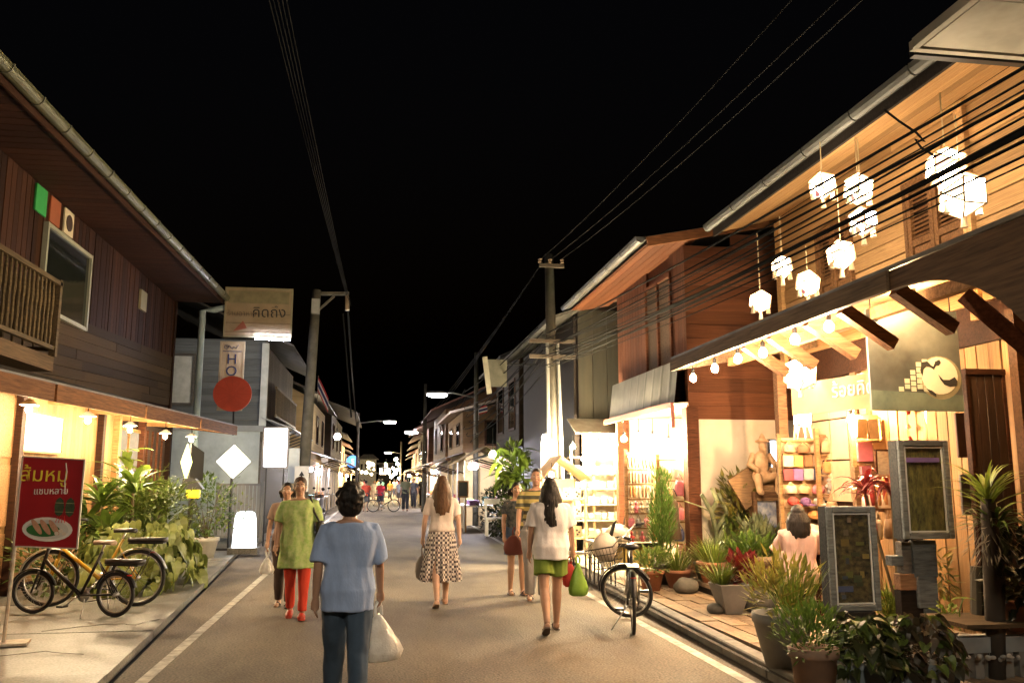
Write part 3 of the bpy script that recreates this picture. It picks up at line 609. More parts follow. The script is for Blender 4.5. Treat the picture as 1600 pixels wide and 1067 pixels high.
shophouse('dark_shophouse', 'dark house with a long drooping gutter past the yellow storey', -2.5, -1, 45.5, 58, 2.7, 5.0, darkb, cream, tin, 3, 1.3, paletin)
shophouse('brown_shophouse', 'brown windowed house with dark front wall near the hanging signbox', 3.9, 1, 24.2, 29, 2.5, 5.0, darkb, darkb, tin, 2, .6, flat('green_awning', (.03,.035,.025)))
shophouse('pale_roof_house', 'house with a wide pale tin roof and a red roof line', 2.9, 1, 30.5, 37, 2.5, 3.9, wood('tan_wall', (.22,.14,.08)), yellowp, paletin, 2, .5, tin, rise=.9)
shophouse('brown_board_house', 'brown boarded house with small window lights behind the cables', 2.9, 1, 38.5, 47, 2.4, 4.6, brownw, yellowp, rust, 2, .7, paletin)
shophouse('rusty_roof_house', 'rusty roofed timber house half way down the street', 2.7, 1, 48.5, 58, 2.4, 4.4, brownw, yellowp, rust, 3, .8, paletin)
for i in range(4):
    a = 60+i*13; shophouse('far_shophouse', 'dim shophouse far down the street behind bright stall lights', -3.0-.3*i, -1, a, a+11, 2.6, 4.6-.15*i, (brownw, yellowp, darkb, brownw)[i], yellowp, (tin, rust)[i % 2], 2, .8, paletin, group='dim shophouses down the street')
    shophouse('far_shophouse', 'dim shophouse far down the street behind bright stall lights', 3.1+.3*i, 1, a, a+11, 2.6, 4.5-.15*i, (darkb, brownw, yellowp, darkb)[i], yellowp, (rust, tin)[i % 2], 2, .8, paletin, group='dim shophouses down the street')
wh = thing('white_house', 'small white two-storey house with a row of windows closing the street', 'house', (-4, 150, 0))
p0, p1 = aY(562,718,150), aY(588,718,150)
MB().span((p0.x,150,0), (p1.x,156,p0.z)).build('wall', whitep, wh)
MB().prism([(p0.x-.4,149.6,p0.z), (p1.x+.4,149.6,p0.z), (p1.x-.6,153,p0.z+.9), (p0.x+.6,153,p0.z+.9)], (0,0,.1)).build('roof', flat('white_roof', (.5,.5,.48)), wh)
for i in range(4):
    x = p0.x+(p1.x-p0.x)*(i+.5)/4; f = MB().span((x-.26,149.93,p0.z-1.9), (x+.26,149.98,p0.z-.6)).build('window', whitep, wh); MB().span((x-.2,149.9,p0.z-1.8), (x+.2,149.93,p0.z-.7)).build('pane', glassd, f)
MB().span((p0.x-.3,149.3,p0.z-2.3), (p1.x+.3,150,p0.z-2.15)).build('balcony_slab', whitep, wh)
wh2 = thing('end_house', 'grey narrow house beside the white one closing the street', 'house', (0, 155, 0))
q0, q1 = aY(592,725,155), aY(612,725,155)
MB().span((q0.x,155,0), (q1.x,160,q0.z)).build('wall', greyw, wh2); MB().span((q0.x-.3,154.8,q0.z), (q1.x+.3,160,q0.z+.25)).build('roof', tin, wh2)
for i in range(3):
    x = q0.x+(q1.x-q0.x)*(i+.5)/3; MB().span((x-.25,154.9,q0.z-1.8), (x+.25,154.95,q0.z-.6)).build('window', glassd, wh2)
def ring_(c, rx, ry, n=20, p=4.5):
    return [V(c)+V((math.copysign(abs(math.cos(2*PI*k/n))**(2/p), math.cos(2*PI*k/n))*rx, math.copysign(abs(math.sin(2*PI*k/n))**(2/p), math.sin(2*PI*k/n))*ry, 0)) for k in range(n)]
# ---------------------------------------------------------------- lamps
def bulb(p, watts, label, group, color=warmw, r=.04, shade=None, cord=.25, cat='light bulb', name='light_bulb', sname='enamel'):
    p = V(p); t = thing(name, label, cat, p, 0, group)
    MB().lathe([(r*.3,.055), (r*.45,.045), (r*.8,.025), (r,0), (r*.8,-.026), (r*.3,-.04)] if r <= .05 else [(r*.2,r), (r*.75,r*.66), (r,0), (r*.75,-r*.66), (r*.2,-r)], p, 10).build('bulb', lampmat('lit_%s_%d_%d_%s' % ('cool' if color == cool else 'warm' if color == warm else 'soft', watts, int(r*1000), ''), color, watts, r), t, smooth=True)
    if shade: MB().lathe([(.03,.13), (.045,.115), (shade,.06), (shade-.006,.055), (.04,.105), (.02,.11)], p, 16).build('shade', M(sname, (.7,.68,.6), rough=.4, bump=0), t, smooth=True)
    MB().lathe([(.018,.05), (.022,.06), (.022,.1), (.01,.12)], p, 8).build('socket', blackm, t)
    if cord: MB().tube([p+V((0,0,.11)), p+V((0,0,.11+cord))], .006, 5).build('cord', cablem, t)
    return t
for i, (px, py) in enumerate(((45,640), (137,657), (203,671), (258,682), (299,687))):
    p = aX(px, py, -4.25+.12*i)
    bulb(p, 66, 'bulb in white enamel shade under the teak canopy, %s from the red poster' % ORD[i], 'bulbs under the teak canopy', shade=.115, cord=.3, color=warmw)
for i, (px, py) in enumerate(((1083,591), (1117,576), (1153,561), (1192,552), (1242,531), (1295,511))):
    p = aX(px, py, 3.6); bulb(p, 32, 'bare bulb along the craft shop canopy edge, %s from the red house' % ORD[i], 'bulbs along the canopy edge', color=(1,.68,.42), cord=.12)
for i, (px, py) in enumerate(((1412,470), (1428,468))):
    bulb(aY(px, py, 6.6), 20, 'spot bulb over the round moon painting, %s one' % ('farther', 'nearer')[i], 'spot bulbs over the painting', color=warm, cord=.2)
for i, (px, py) in enumerate(((1330,655), (1540,590), (1455,648))):
    bulb(aY(px, py, 8.9-i*.4) if i != 1 else aY(1556, 590, 7.6), 120, ('bulb inside the craft shop before the paper panels', 'bulb inside the craft shop behind the dark door leaf', 'bulb inside the craft shop before the bamboo strips')[i], 'bulbs inside the craft shop', color=warm, cord=.3)
for i, (px, py, Y) in enumerate(((975,686,13.2), (998,684,13.0), (1020,685,12.8), (1045,692,13.6), (1072,688,12.6))):
    bulb(aY(px, py, Y), 95, 'bright bulb under the ceiling of the red house shop, %s from the concrete pole' % ORD[i], 'bulbs in the red house shop', color=(1,.78,.46), r=.05, cord=.2)
for i, (px, py, Y) in enumerate(((895,698,16.1), (917,696,16.0), (935,694,15.9), (953,693,15.8), (912,717,15.9))):
    bulb(aY(px, py, Y), 90, 'bright bulb hung before the bamboo shelf rack, %s' % ('farthest', 'second farthest', 'middle one', 'nearest', 'lowest one')[i], 'bulbs before the bamboo shelf', color=(1,.8,.5), r=.05, cord=.12)
def tube_light(a, b, watts, label, color=cool, group=None, r=.022):
    a, b = V(a), V(b); t = thing('tube_light', label, 'tube light', (a+b)/2, 0, group); L = (b-a).length
    MB().tube([a, b], r, 8).build('tube', E('tube_%s_%d_%d' % ('c' if color == cool else 'w', watts, int(L*100)), color, watts/(PI*2*PI*r*L)), t, smooth=True)
    u = V((0,0,r+.025)); MB().bar(a+u, b+u, .06, .035).build('fixture', whitep, t); return t
# ---------------------------------------------------------------- street lamps and poles
def pole(p0, p1, r0, r1, label, name='utility_pole', mat=None, extra=None):
    t = thing(name, label, 'pole', p0); MB().tube([p0, lerp(p0,p1,.5), p1], [r0, (r0+r1)/2, r1], 10).build('shaft', mat or polec, t, smooth=True); return t
P0, P1 = V((3.32,16.3,.1)), V((3.22,16.3,5.95))
t = pole(P0, P1, .13, .09, 'tall weathered concrete pole carrying all the cables before the bamboo stall')
for z, L_ in ((5.7,.5), (4.2,.9), (3.9,.9)): MB().bar((3.25-L_/2,16.2,z), (3.25+L_/2,16.2,z), .07).build('cross_arm', flat('rusty_steel', (.09,.07,.05)), t)
for x in (3.02, 3.22, 3.46): MB().lathe([(.02,0), (.05,.02), (.03,.05), (.05,.08), (.02,.1)], (x,16.2,5.74), 8).build('insulator', flat('porcelain', (.3,.22,.15), .3), t)
for k in (0, 1): MB().tube([(3.16+k*.3,16.2,.5), (3.17+k*.24,16.2,2.4), (3.15+k*.2,16.2,4.2)], .035, 6).build('conduit', flat('conduit', (.22,.22,.2)), t)
MB().span((3.0,16.02,1.75), (3.28,16.18,2.3)).build('meter_case', flat('meter_white', (.7,.7,.66), .4), t, bevel=.02)
bulb(aY(852,684,15.85), 14, 'white lamp fixed to the concrete pole above the striped man', None, color=(1,.93,.8), r=.07, cord=0, name='pole_lamp', cat='lamp')
Q0, Q1 = V((-2.05,24,.03)), V((-1.83,24,6.75))
t = pole(Q0, Q1, .17, .12, 'grey concrete pole with a short steel arm beside the grey house')
MB().bar((-1.9,24,6.65), (-.95,24,6.68), .09).bar((-1.85,24,6.1), (-1.35,24,6.6), .06).build('arm', polec, t)
MB().tube([(-1.0,24,6.65), (-.98,24,6.2)], [.05,.06], 8).build('insulator', flat('porcelain', (.3,.22,.15), .3), t)
MB().span((-1.93,23.7,6.05), (-1.72,23.9,6.45)).build('junction_box', flat('box_grey', (.3,.3,.28)), t)
tag(MB().span((aY(452,700,23.7).x,23.6,aY(460,755,23.7).z), (aY(469,700,23.7).x,23.75,aY(460,700,23.7).z)).build('electric_box', flat('pale_box', (.5,.56,.58), .5), bevel=.015), 'pale steel electric box strapped to the grey pole', 'electric box')
t = thing('arrow_sign', 'small white sign with a black arrow on the grey pole', 'sign', aY(470,760,23.4))
a, b = aY(459,768,23.4), aY(483,728,23.4); MB().span((a.x,23.4,a.z), (b.x,23.43,b.z)).build('panel', whitep, t)
c = (a+b)/2; MB().prism([(c.x-.07,23.396,c.z+.08), (c.x,23.396,c.z+.2), (c.x+.07,23.396,c.z+.08)], (0,-.004,0)).span((c.x-.02,23.392,c.z-.2), (c.x+.02,23.396,c.z+.08)).build('arrow', flat('ink', (.02,.02,.02)), t)
def street_lamp(px, py, Y, ppx, label, watts=220, both=True, color=(1,.9,.9), top=None):
    h = aY(px, py, Y); b = V((aY(ppx, py, Y).x, Y, .02)); t = thing('street_lamp', label, 'street lamp', b, 0, 'lit street lamps')
    MB().tube([b, V((b.x,Y,(top or h.z+.5)))], [.1,.07], 8).build('shaft', polec, t, smooth=True)
    MB().tube([V((b.x,Y,h.z-.1)), lerp(V((b.x,Y,h.z)),h,.6)+V((0,0,.06)), h+V((0,0,.06))], .03, 6).build('arm', steel, t, smooth=True)
    s = 1 if h.x < b.x else -1
    MB().ell(h+V((0,0,.05)), (.42,.13,.07), 10, 6).build('hood', flat('lamp_hood', (.3,.3,.32), .4), t, smooth=True)
    MB().ell(h-V((0,0,.03)), (.36,.11,.08), 10, 6).build('lens', E('street_lens_%d' % watts, color, watts/(PI*.38)), t, smooth=True); return t
street_lamp(683,616,30,744,'street lamp on the pole before the pale tin roof, arm out over the road', 45, top=6.0)
street_lamp(609,659,52,560,'bluish street lamp high over the middle of the far street', 130)
street_lamp(643,675,50,664,'round looking white street lamp near the brown boarded houses', 130)
street_lamp(606,707,95,627,'lowest and farthest bluish street lamp over the crowd', 260)
b = V((-2.35,-3.5,.03)); t = thing('street_lamp', 'street lamp standing by the gutter behind the viewer', 'street lamp', b, 0, 'lit street lamps')
MB().tube([b, b+V((0,0,6.2))], [.1,.07], 8).build('shaft', polec, t); MB().tube([b+V((0,0,5.8)), b+V((1.2,0,6.06)), b+V((2.2,0,6.1))], .03, 6).build('arm', steel, t)
h = b+V((2.3,0,6.05)); MB().ell(h+V((0,0,.05)), (.42,.13,.07), 10, 6).build('hood', flat('lamp_hood', (.3,.3,.32), .4), t); MB().ell(h-V((0,0,.03)), (.36,.11,.08), 10, 6).build('lens', E('street_lens_near', (1,.86,.66), 420/(PI*.38)), t, smooth=True)
for px, pyt, pyb, Y, lab in ((665,600,740,44,'thin pole rising before the brown boarded house'), (627,690,745,85,'pale pole far down the street with a cable drooping off')):
    a = aY(px,pyt,Y); pole(V((a.x,Y,0)), a, .12, .08, lab)
# ---------------------------------------------------------------- overhead cables
def wire(a, b, sag, r, label, group, n=12, name='overhead_cable'):
    a, b = V(a), V(b); pts = [lerp(a,b,i/n) - V((0,0,4*sag*(i/n)*(1-i/n))) for i in range(n+1)]
    return tag(MB().tube(pts, r, 5).build(name, cablem, loc=a), label, 'cable', group)
random.seed(3)
for i in range(14): # the heavy bundle on the pavement side
    end = aX(1600, 95+i*10.5+random.uniform(-5,5), 3.72+.05*(i % 4)); st_ = V((3.05+.11*(i % 4), 16.2, 4.3-.05*i+random.uniform(-.05,.05)))
    d = (end-st_); e2 = st_ + d*1.25
    wire(st_, e2, random.uniform(.0,.22), random.choice((.006,.008,.012)), 'black cable in the thick bundle slung past the craft shop lanterns', 'cables slung past the craft shop')
for i, (px, lab) in enumerate(((1220,'single high wire set apart from the pair above the street'), (1288,'inner wire of the high pair from the pole top'), (1325,'outer wire of the high pair from the pole top'))):
    end = aX(px, 0, 3.25+.15*i); st_ = V((3.05+.2*i, 16.2, 5.84)); wire(st_, st_+(end-st_)*1.3, .15, .008, lab, 'high wires from the pole top')
for i in range(5):
    end = aY(424+i*7.5, 0, 9.0); st_ = V((-1.02+.035*i, 24, 6.62-.07*i)); wire(st_, st_+(end-st_)*1.5, .1+.03*i, .0055, 'thin black wire running overhead from the steel arm', 'wires from the steel arm')
wire((-.97,24,6.3), (-1.3,52,4.2), .3, .03, 'loose cable hanging from the steel arm towards the far eave', None)
wire(aY(536,490,24), aY(549,652,24.4), -.02, .025, 'straight cable dropping from the steel arm', None)
for i in range(9):
    st_ = V((3.0+.1*(i % 4), 16.4, 4.5-.09*i)); end = V((2.9+.1*(i % 3), 30, 4.6-.22*i)); wire(st_, end, .12+.07*(i % 4), .012, 'drooping cable between the concrete pole and the lamp pole', 'drooping cables beyond the pole')
for i in range(8):
    wire((2.9+.1*(i % 3),30,4.7-.22*i), (3.0,44,4.4-.2*i), .25, .014, 'cable sagging before the brown boarded houses', 'cables before the brown houses')
for i in range(3): wire((3.1,16.4,5.8), (2.7,60,5.5-i*.3), .3, .012, 'high wire running away from the pole top', 'high wires running away')
t = thing('cable_coil', 'loose loop of black cable dangling from the bundle', 'cable', aX(1450,240,3.8))
c = aX(1437,235,3.8); MB().tube([aX(x,y,3.8) for x, y in ((1382,172),(1405,190),(1432,208),(1445,222),(1430,218),(1440,232),(1462,245))], .009, 5).build('strand', cablem, t)
# ---------------------------------------------------------------- paper lanterns hung at the craft shop
paper = Epat('lantern_paper', (1,.8,.54), (.008,.002,.002), 21, 5); paper2 = Epat('lantern_paper_pale', (1,.82,.57), (.012,.007,.004), 21, 5)
frm = flat('lantern_frame', (.6,.4,.22)); tas = M('tassel', (.75,.55,.35), rough=.9)
def cube_lantern(p, s, tilt, rz, label, mat, top, flatten=1, group='paper lanterns hung at the craft shop'):
    p = V(p); t = thing('paper_lantern', label, 'lantern', p, 0, group)
    rot = Matrix.Rotation(rz, 3, 'Z') @ Matrix.Rotation(tilt, 3, 'X') @ Matrix.Rotation(R(45), 3, 'Y'); h = s*.30
    cs = [V((x,y,z)) for x in (-1,1) for y in (-1,1) for z in (-1,1)]; k = .62
    # cube with every corner cut off: eight triangles and six squares set on their points
    for ax in range(3):
        for sg in (-1, 1):
            q = []
            for u_, v_ in ((1,0), (0,1), (-1,0), (0,-1)):
                a = [0,0,0]; a[ax] = sg; a[(ax+1) % 3] = u_; a[(ax+2) % 3] = v_; q.append(p + rot @ (V(a)*h*flatten))
            MB().poly(q if sg > 0 else q[::-1]).build('paper_panel', mat, t)
    m2 = MB()
    for c in cs: m2.poly([p + rot @ (V(a)*h*flatten*.995) for a in ((c.x,c.y,0), (0,c.y,c.z), (c.x,0,c.z))])
    m2.build('corner_paper', E('lantern_corner_red', (1,.52,.30), 1.0) if random.random() < .5 else E('lantern_corner_gold', (1,.74,.42), 1.6), t)
    f = MB(); E_ = []
    for ax in range(3):
        for sg in (-1, 1):
            q = []
            for u_, v_ in ((1,0), (0,1), (-1,0), (0,-1)):
                a = [0,0,0]; a[ax] = sg; a[(ax+1) % 3] = u_; a[(ax+2) % 3] = v_; q.append(p + rot @ (V(a)*h*1.01*flatten))
            for i in range(4): f.bar(q[i], q[(i+1) % 4], .011)
    f.build('frame', frm, t)
    for dx, dz in ((-h*.95,-h*.25), (h*.95,-h*.25), (0,-h*1.0)):
        q = p + V((dx,0,dz-.02)); MB().lathe([(.004,.03), (.014,0), (.018,-.02), (.028,-.10), (.001,-.10)], q, 7).build('tassel', tas, t)
    MB().tube([p+V((0,0,h)), p+V((0,0,h+top))], .006, 5).build('cord', flat('string', (.5,.38,.2)), t)
    return t
LX = 4.35
for px, py, s, mat, top, lab in (
    (1188,471,.34,paper2,.75,'pale paper lantern hung lowest, against the red house wall'),
    (1222,417,.32,paper,.5,'small tasselled paper lantern just above the one against the red wall'),
    (1262,443,.34,paper,.3,'purple tinted paper lantern touching the canopy edge'),
    (1314,398,.36,paper2,.6,'yellowish paper lantern tipped on its corner in front of the farther shutters'),
    (1285,290,.36,paper,.35,'paper lantern crossed by black cables beside the eave, farther of the upper pair'),
    (1341,295,.36,paper,.4,'paper lantern crossed by black cables, nearer of the upper pair'),
    (1348,346,.34,paper2,.7,'white paper lantern hanging under the upper pair'),
    (1478,262,.40,paper,.5,'large paper lantern with red motifs near the nearer shutters'),
    (1503,304,.46,paper2,.5,'largest brightest paper lantern overlapping the red motif one')):
    cube_lantern(aX(px, py, LX if px > 1250 else 4.5), s*1.02, R(random.uniform(-12,12)), R(random.uniform(0,90)), lab, mat, top, .95)
cube_lantern(aY(1250,584,8.4), .42, R(8), R(20), 'big plain white paper lantern under the canopy by the letter board', paper2, .25)
t = thing('paper_lantern', 'tall white cylinder lantern with paper tails on the goods rack post', 'lantern', aY(1253,640,9.6), 0, 'paper lanterns hung at the craft shop')
p = aY(1253,640,9.6); MB().lathe([(.06,.2), (.085,.19), (.1,.02), (.095,-.17), (.06,-.19)], p, 12).build('shade', paper2, t, smooth=True)
for i in range(7): MB().prism([p+V((math.cos(i*.9)*.08-.015,math.sin(i*.9)*.08,-.19)), p+V((math.cos(i*.9)*.08+.015,math.sin(i*.9)*.08,-.19)), p+V((math.cos(i*.9)*.11,math.sin(i*.9)*.11,-.36))], (0,.002,0)).build('paper_tail', flat('paper_tail', (.7,.6,.5)), t)
MB().tube([p+V((0,0,.2)), p+V((0,0,.7))], .005, 5).build('cord', cablem, t)
# ---------------------------------------------------------------- signs on the teak house side
def board_at(name, label, cat, px0, py0, px1, py1, Y, mat, th=.06, group=None, frame=None):
    a, b = aY(px0, py1, Y), aY(px1, py0, Y); x0, x1, z0, z1 = min(a.x,b.x), max(a.x,b.x), min(a.z,b.z), max(a.z,b.z)
    t = thing(name, label, cat, ((x0+x1)/2, Y, z0), 0, group); MB().span((x0,Y,z0), (x1,Y+th,z1)).build('panel', mat, t)
    if frame:
        f = MB().span((x0-.02,Y-.015,z0-.02), (x1+.02,Y+.02,z0+.02)).span((x0-.02,Y-.015,z1-.02), (x1+.02,Y+.02,z1+.02)).span((x0-.02,Y-.016,z0), (x0+.02,Y+.02,z1)).span((x1-.02,Y-.016,z0), (x1+.02,Y+.02,z1)); f.build('frame', frame, t)
    return t, x0, x1, z0, z1
signm = M('faded_sign', (.27,.21,.14), (.18,.14,.09), 2, rough=.7); ink = flat('ink', (.02,.02,.02)); navy = flat('navy_ink', (.02,.03,.09))
t, x0, x1, z0, z1 = board_at('name_board', 'broad faded name board with dark flowing letters below the gutter end', 'sign', 350, 453, 457, 525, 21.0, signm, .12, frame=flat('sign_frame', (.22,.20,.13)))
MB().span((x0+.06,20.985,z1-.36), (x1-.06,20.998,z1-.06)).build('top_panel', M('faded_sign_green', (.19,.17,.10), rough=.7), t)
text_mesh('คิดถึง', .34, ink, t, (x0+(x1-x0)*.66, 20.99, z0+(z1-z0)*.50), (1,0,.03), (0,0,1), .004)
text_mesh('ร้านอาหาร', .17, flat('faded_ink', (.12,.09,.06)), t, (x0+(x1-x0)*.25, 20.99, z0+(z1-z0)*.47), (1,0,0), (0,0,1), .004)
for i in range(3): MB().span((x0+.02,20.992,z0+.1+i*.22), (x1-.02,20.999,z0+.112+i*.22)).build('board_seam', flat('faded_ink', (.12,.09,.06)), t)
MB().prism([(x0+.2,20.985,z0+.12), (x0+.42,20.985,z0+.38), (x0+.52,20.985,z0+.2)], (0,.008,0)).build('leaf_emblem', flat('faded_red', (.25,.08,.05)), t)
tube_light((x0+.75,20.85,z0-.06), (x1,20.85,z0-.08), 26, 'lit fluorescent tube along the foot of the name board')
MB().bar((x0,21.1,z1-.2), (-4.25,21.15,z1-.2), .05).build('bracket', blackm, t)
t, x0, x1, z0, z1 = board_at('hotel_sign', 'tall cream sign with blue HOTEL letters partly behind the red disc', 'sign', 340, 535, 382, 640, 21.2, M('hotel_cream', (.36,.28,.18), (.27,.21,.13), 3), .1, frame=flat('hotel_frame', (.3,.24,.15)))
for i, ch in enumerate('HOTEL'): text_mesh(ch, .34, navy, t, ((x0+x1)/2, 21.19, z1-.42-i*.285), (1,0,0), (0,0,1), .004)
MB().tube([V((x0+.08+i*.03, 21.188, z1-.12+.035*math.sin(i*1.9)+.02*math.sin(i*.7))) for i in range(int((x1-x0-.16)/.03))], .008, 4).build('script_stroke', navy, t); MB().tube([V((x0+.13+math.cos(i)*.05, 21.188, z1-.12+math.sin(i)*.05)) for i in range(7)], .007, 4).build('swirl', navy, t); MB().span((x0+.05,21.19,z1-.23), (x1-.05,21.198,z1-.215)).build('rule', navy, t)
p = aY(363,615,20.6); t = thing('disc_sign', 'round red disc sign on a thin stick above the canopy corner', 'sign', p)
MB().prism([p+V((math.cos(a*PI/16)*.43, 0, math.sin(a*PI/16)*.41)) for a in range(32)], (0,.05,0)).build('disc', M('red_disc', (.42,.055,.03), (.3,.04,.022), 3, rough=.55), t)
MB().tube([p+V((.04,.03,-.35)), p+V((.06,.03,-.95))], .02, 6).build('stick', blackm, t)
for i in range(12): MB().bar(p+V((math.cos(i*PI/6)*.05,-.006,math.sin(i*PI/6)*.05)), p+V((math.cos(i*PI/6)*.41,-.006,math.sin(i*PI/6)*.39)), .006).build('rib', M('red_rib', (.3,.04,.025)), t)
# lit signs
p = aY(365,721,20.0); t = thing('diamond_sign', 'glowing white diamond sign on a black post beyond the bushes', 'sign', (p.x-.03,20,.05))
r_ = .37; sq = [(r_,0), (0,r_), (-r_,0), (0,-r_)]
MB().prism([p+V((a,0,b)) for a, b in sq], (0,.1,0)).build('panel', E('lit_sign_white', (.95,1,.85), 1.0), t)
MB().prism([p+V((a*1.04,.02,b*1.04)) for a, b in sq], (0,.07,0)).build('frame', blackm, t)
MB().tube([V((p.x-.03,20.06,.05)), p+V((-.03,.06,-.36))], .03, 8).span((p.x-.3,19.9,.05), (p.x+.2,20.2,.09)).build('post', blackm, t)
p = aY(295,722,17.5); t = thing('diamond_lamp', 'narrow greenish diamond shaped lamp seen edge on above the bushes', 'lamp', (p.x,17.5,.05))
a_, b_, h_ = .13, .2, .36
MB().prism([p+V((-a_-.02,0,0)), p+V((-.04,0,h_)), p+V((.06,0,0)), p+V((-.04,0,-h_))], (.0,.03,0)).build('panel', E('lit_sign_green', (.8,1,.3), .5), t)
MB().prism([p+V((.0,.02,h_)), p+V((.2,.25,h_*.55)), p+V((.2,.25,-h_)), p+V((.0,.02,-h_))], (.03,-.0,0)).build('side_panel', blackm, t)
MB().tube([(p.x+.05,17.55,.05), p+V((.05,.05,-.3))], .025, 6).build('post', blackm, t)
t, x0, x1, z0, z1 = board_at('light_box', 'bright white upright light box sign on thin legs before the grey house', 'sign', 410, 668, 451, 730, 21.0, E('lit_box_white', (.9,.88,1), 2.2), .14, frame=flat('box_frame', (.2,.2,.22)))
for x in (x0+.08, x1-.08): MB().tube([(x,21.07,.05), (x,21.07,z0)], .018, 6).build('leg', blackm, t)
p = gz(381,864,.05); t = thing('floor_lamp', 'glowing white moulded lamp standing on a slab by the gutter', 'lamp', p)
MB().rings([ring_(p+V((0,0,z)), w, w*.7) for z, w in ((.12,.24), (.4,.228), (.7,.21), (.80,.19), (.84,.16), (.86,.10))]).build('shade', E('lit_floor_lamp', (.85,.93,1), 1.2), t, True)
MB().span(p+V((-.3,-.25,0)), p+V((.3,.25,.12))).build('slab', concrete, t)
p = aY(300,770,16.5); t = thing('yellow_lamp', 'small yellow lamp box with a dark hood among the bushes', 'lamp', (p.x,16.5,.05))
MB().span(p+V((-.1,-.03,-.09)), p+V((.13,.1,.06))).build('shade', E('lit_yellow', (1,.7,.02), .35), t, bevel=.02); MB().prism([p+V((-.2,-.08,.07)), p+V((.2,-.08,.07)), p+V((.05,-.08,.26)), p+V((-.15,-.08,.26))], (0,.2,0)).build('hood', blackm, t)
MB().tube([(p.x,16.54,.05), p+V((0,.04,-.08))], .03, 6).build('post', blackm, t)
# red food poster on a leaning stand
base = V((-3.4,8.95,.05)); t = thing('food_poster', 'red food poster with yellow lettering on a leaning white stand', 'poster', base)
TL, TR, BR, BL = aY(36,713,8.95), aY(133,718,8.95), aY(123,857,8.95), aY(22,853,8.95)
xd = (TR-TL).normalized(); zd = (TL-BL).normalized(); nn = xd.cross(zd).normalized(); wd = (TR-TL).length; hd = (TL-BL).length
def pp(u, v, d=0): return BL + xd*(u*wd) + zd*(v*hd) + (-nn if nn.y > 0 else nn)*d
nrm = (-nn if nn.y > 0 else nn)
MB().prism([pp(0,0), pp(1,0), pp(1,1), pp(0,1)], -nrm*.02).build('panel', M('poster_red', (.36,.012,.018), (.26,.01,.012), 1.5, rough=.35, bump=0, spec=.5), t)
e = MB()
for a, b in (((0,0),(1,0)), ((1,0),(1,1)), ((1,1),(0,1)), ((0,1),(0,0))): e.bar(pp(*a,.004), pp(*b,.004), .012, .02, up=nrm)
e.build('frame', flat('poster_edge', (.55,.5,.42)), t)
yel = flat('poster_yellow', (.8,.62,.05)); whi = flat('poster_white', (.75,.72,.66))
text_mesh('ส้มหมู', .185, yel, t, pp(.37,.80,.006), xd+zd*.02, zd, .002); text_mesh('แซบหลาย', .09, whi, t, pp(.5,.625,.006), xd+zd*.08, zd, .002, squeeze=.9)
def disc(u, v, a, b, d, m, nm, n=24, rot=0): MB().prism([pp(u+(math.cos(k*2*PI/n)*a*math.cos(rot)-math.sin(k*2*PI/n)*b*math.sin(rot)), v+(math.cos(k*2*PI/n)*a*math.sin(rot)+math.sin(k*2*PI/n)*b*math.cos(rot))*wd/hd, d) for k in range(n)], nrm*.002).build(nm, m, t)
disc(.5,.2,.40,.20,.003,whi,'plate_print'); disc(.5,.2,.34,.16,.0055,flat('print_grey',(.6,.58,.53)),'plate_print'); disc(.44,.19,.27,.11,.008,flat('print_leaf',(.03,.14,.03)),'leaf_shape')
for i in range(3): disc(.33+i*.14,.225-i*.0,.15,.045,.0105+.0025*i,M('print_roll', (.55,.32,.2), (.42,.2,.12), 40, rough=.6),'roll_print',14,-.95)
for i in range(3): disc(.66+.06*i,.16+.03*(i%2),.035,.03,.02,flat('print_garlic',(.7,.62,.5)),'garlic_print',10)
for i in range(2):
    disc(.66+i*.17,.455,.078,.165,.0085,M('print_bundle',(.045,.075,.03),(.02,.035,.015),30),'bundle_print',8)
    for v in (.4,.5): MB().bar(pp(.59+i*.17,v,.0125), pp(.73+i*.17,v,.0125), .004, .008, up=nrm).build('band_print', flat('print_band',(.4,.38,.2)), t)
for i in range(4): MB().bar(pp(.66+.03*i,.36,.012), pp(.62+.05*i,.28,.012), .004, .008, up=nrm).build('chilli_print', flat('print_red',(.6,.03,.02)), t)
MB().tube([pp(.70,.95,.008), pp(.73,.85,.008), pp(.71,.75,.008), pp(.73,.6,.008)], .006, 5).build('string_print', flat('print_grey',(.6,.58,.53)), t)
MB().tube([base+V((0,0,.02)), lerp(base, BL, .6)+V((0,.02,0)), pp(0,0)+V((-.005,.03,0)), pp(0,1)+V((0,.03,0))], .018, 8).build('post', M('white_post', (.6,.55,.45), (.35,.25,.16), 12, rough=.6), t)
MB().box(base+V((.03,0,.012)), (.36,.26,.022), .2).build('foot_plate', M('white_post', (.6,.55,.45)), t)
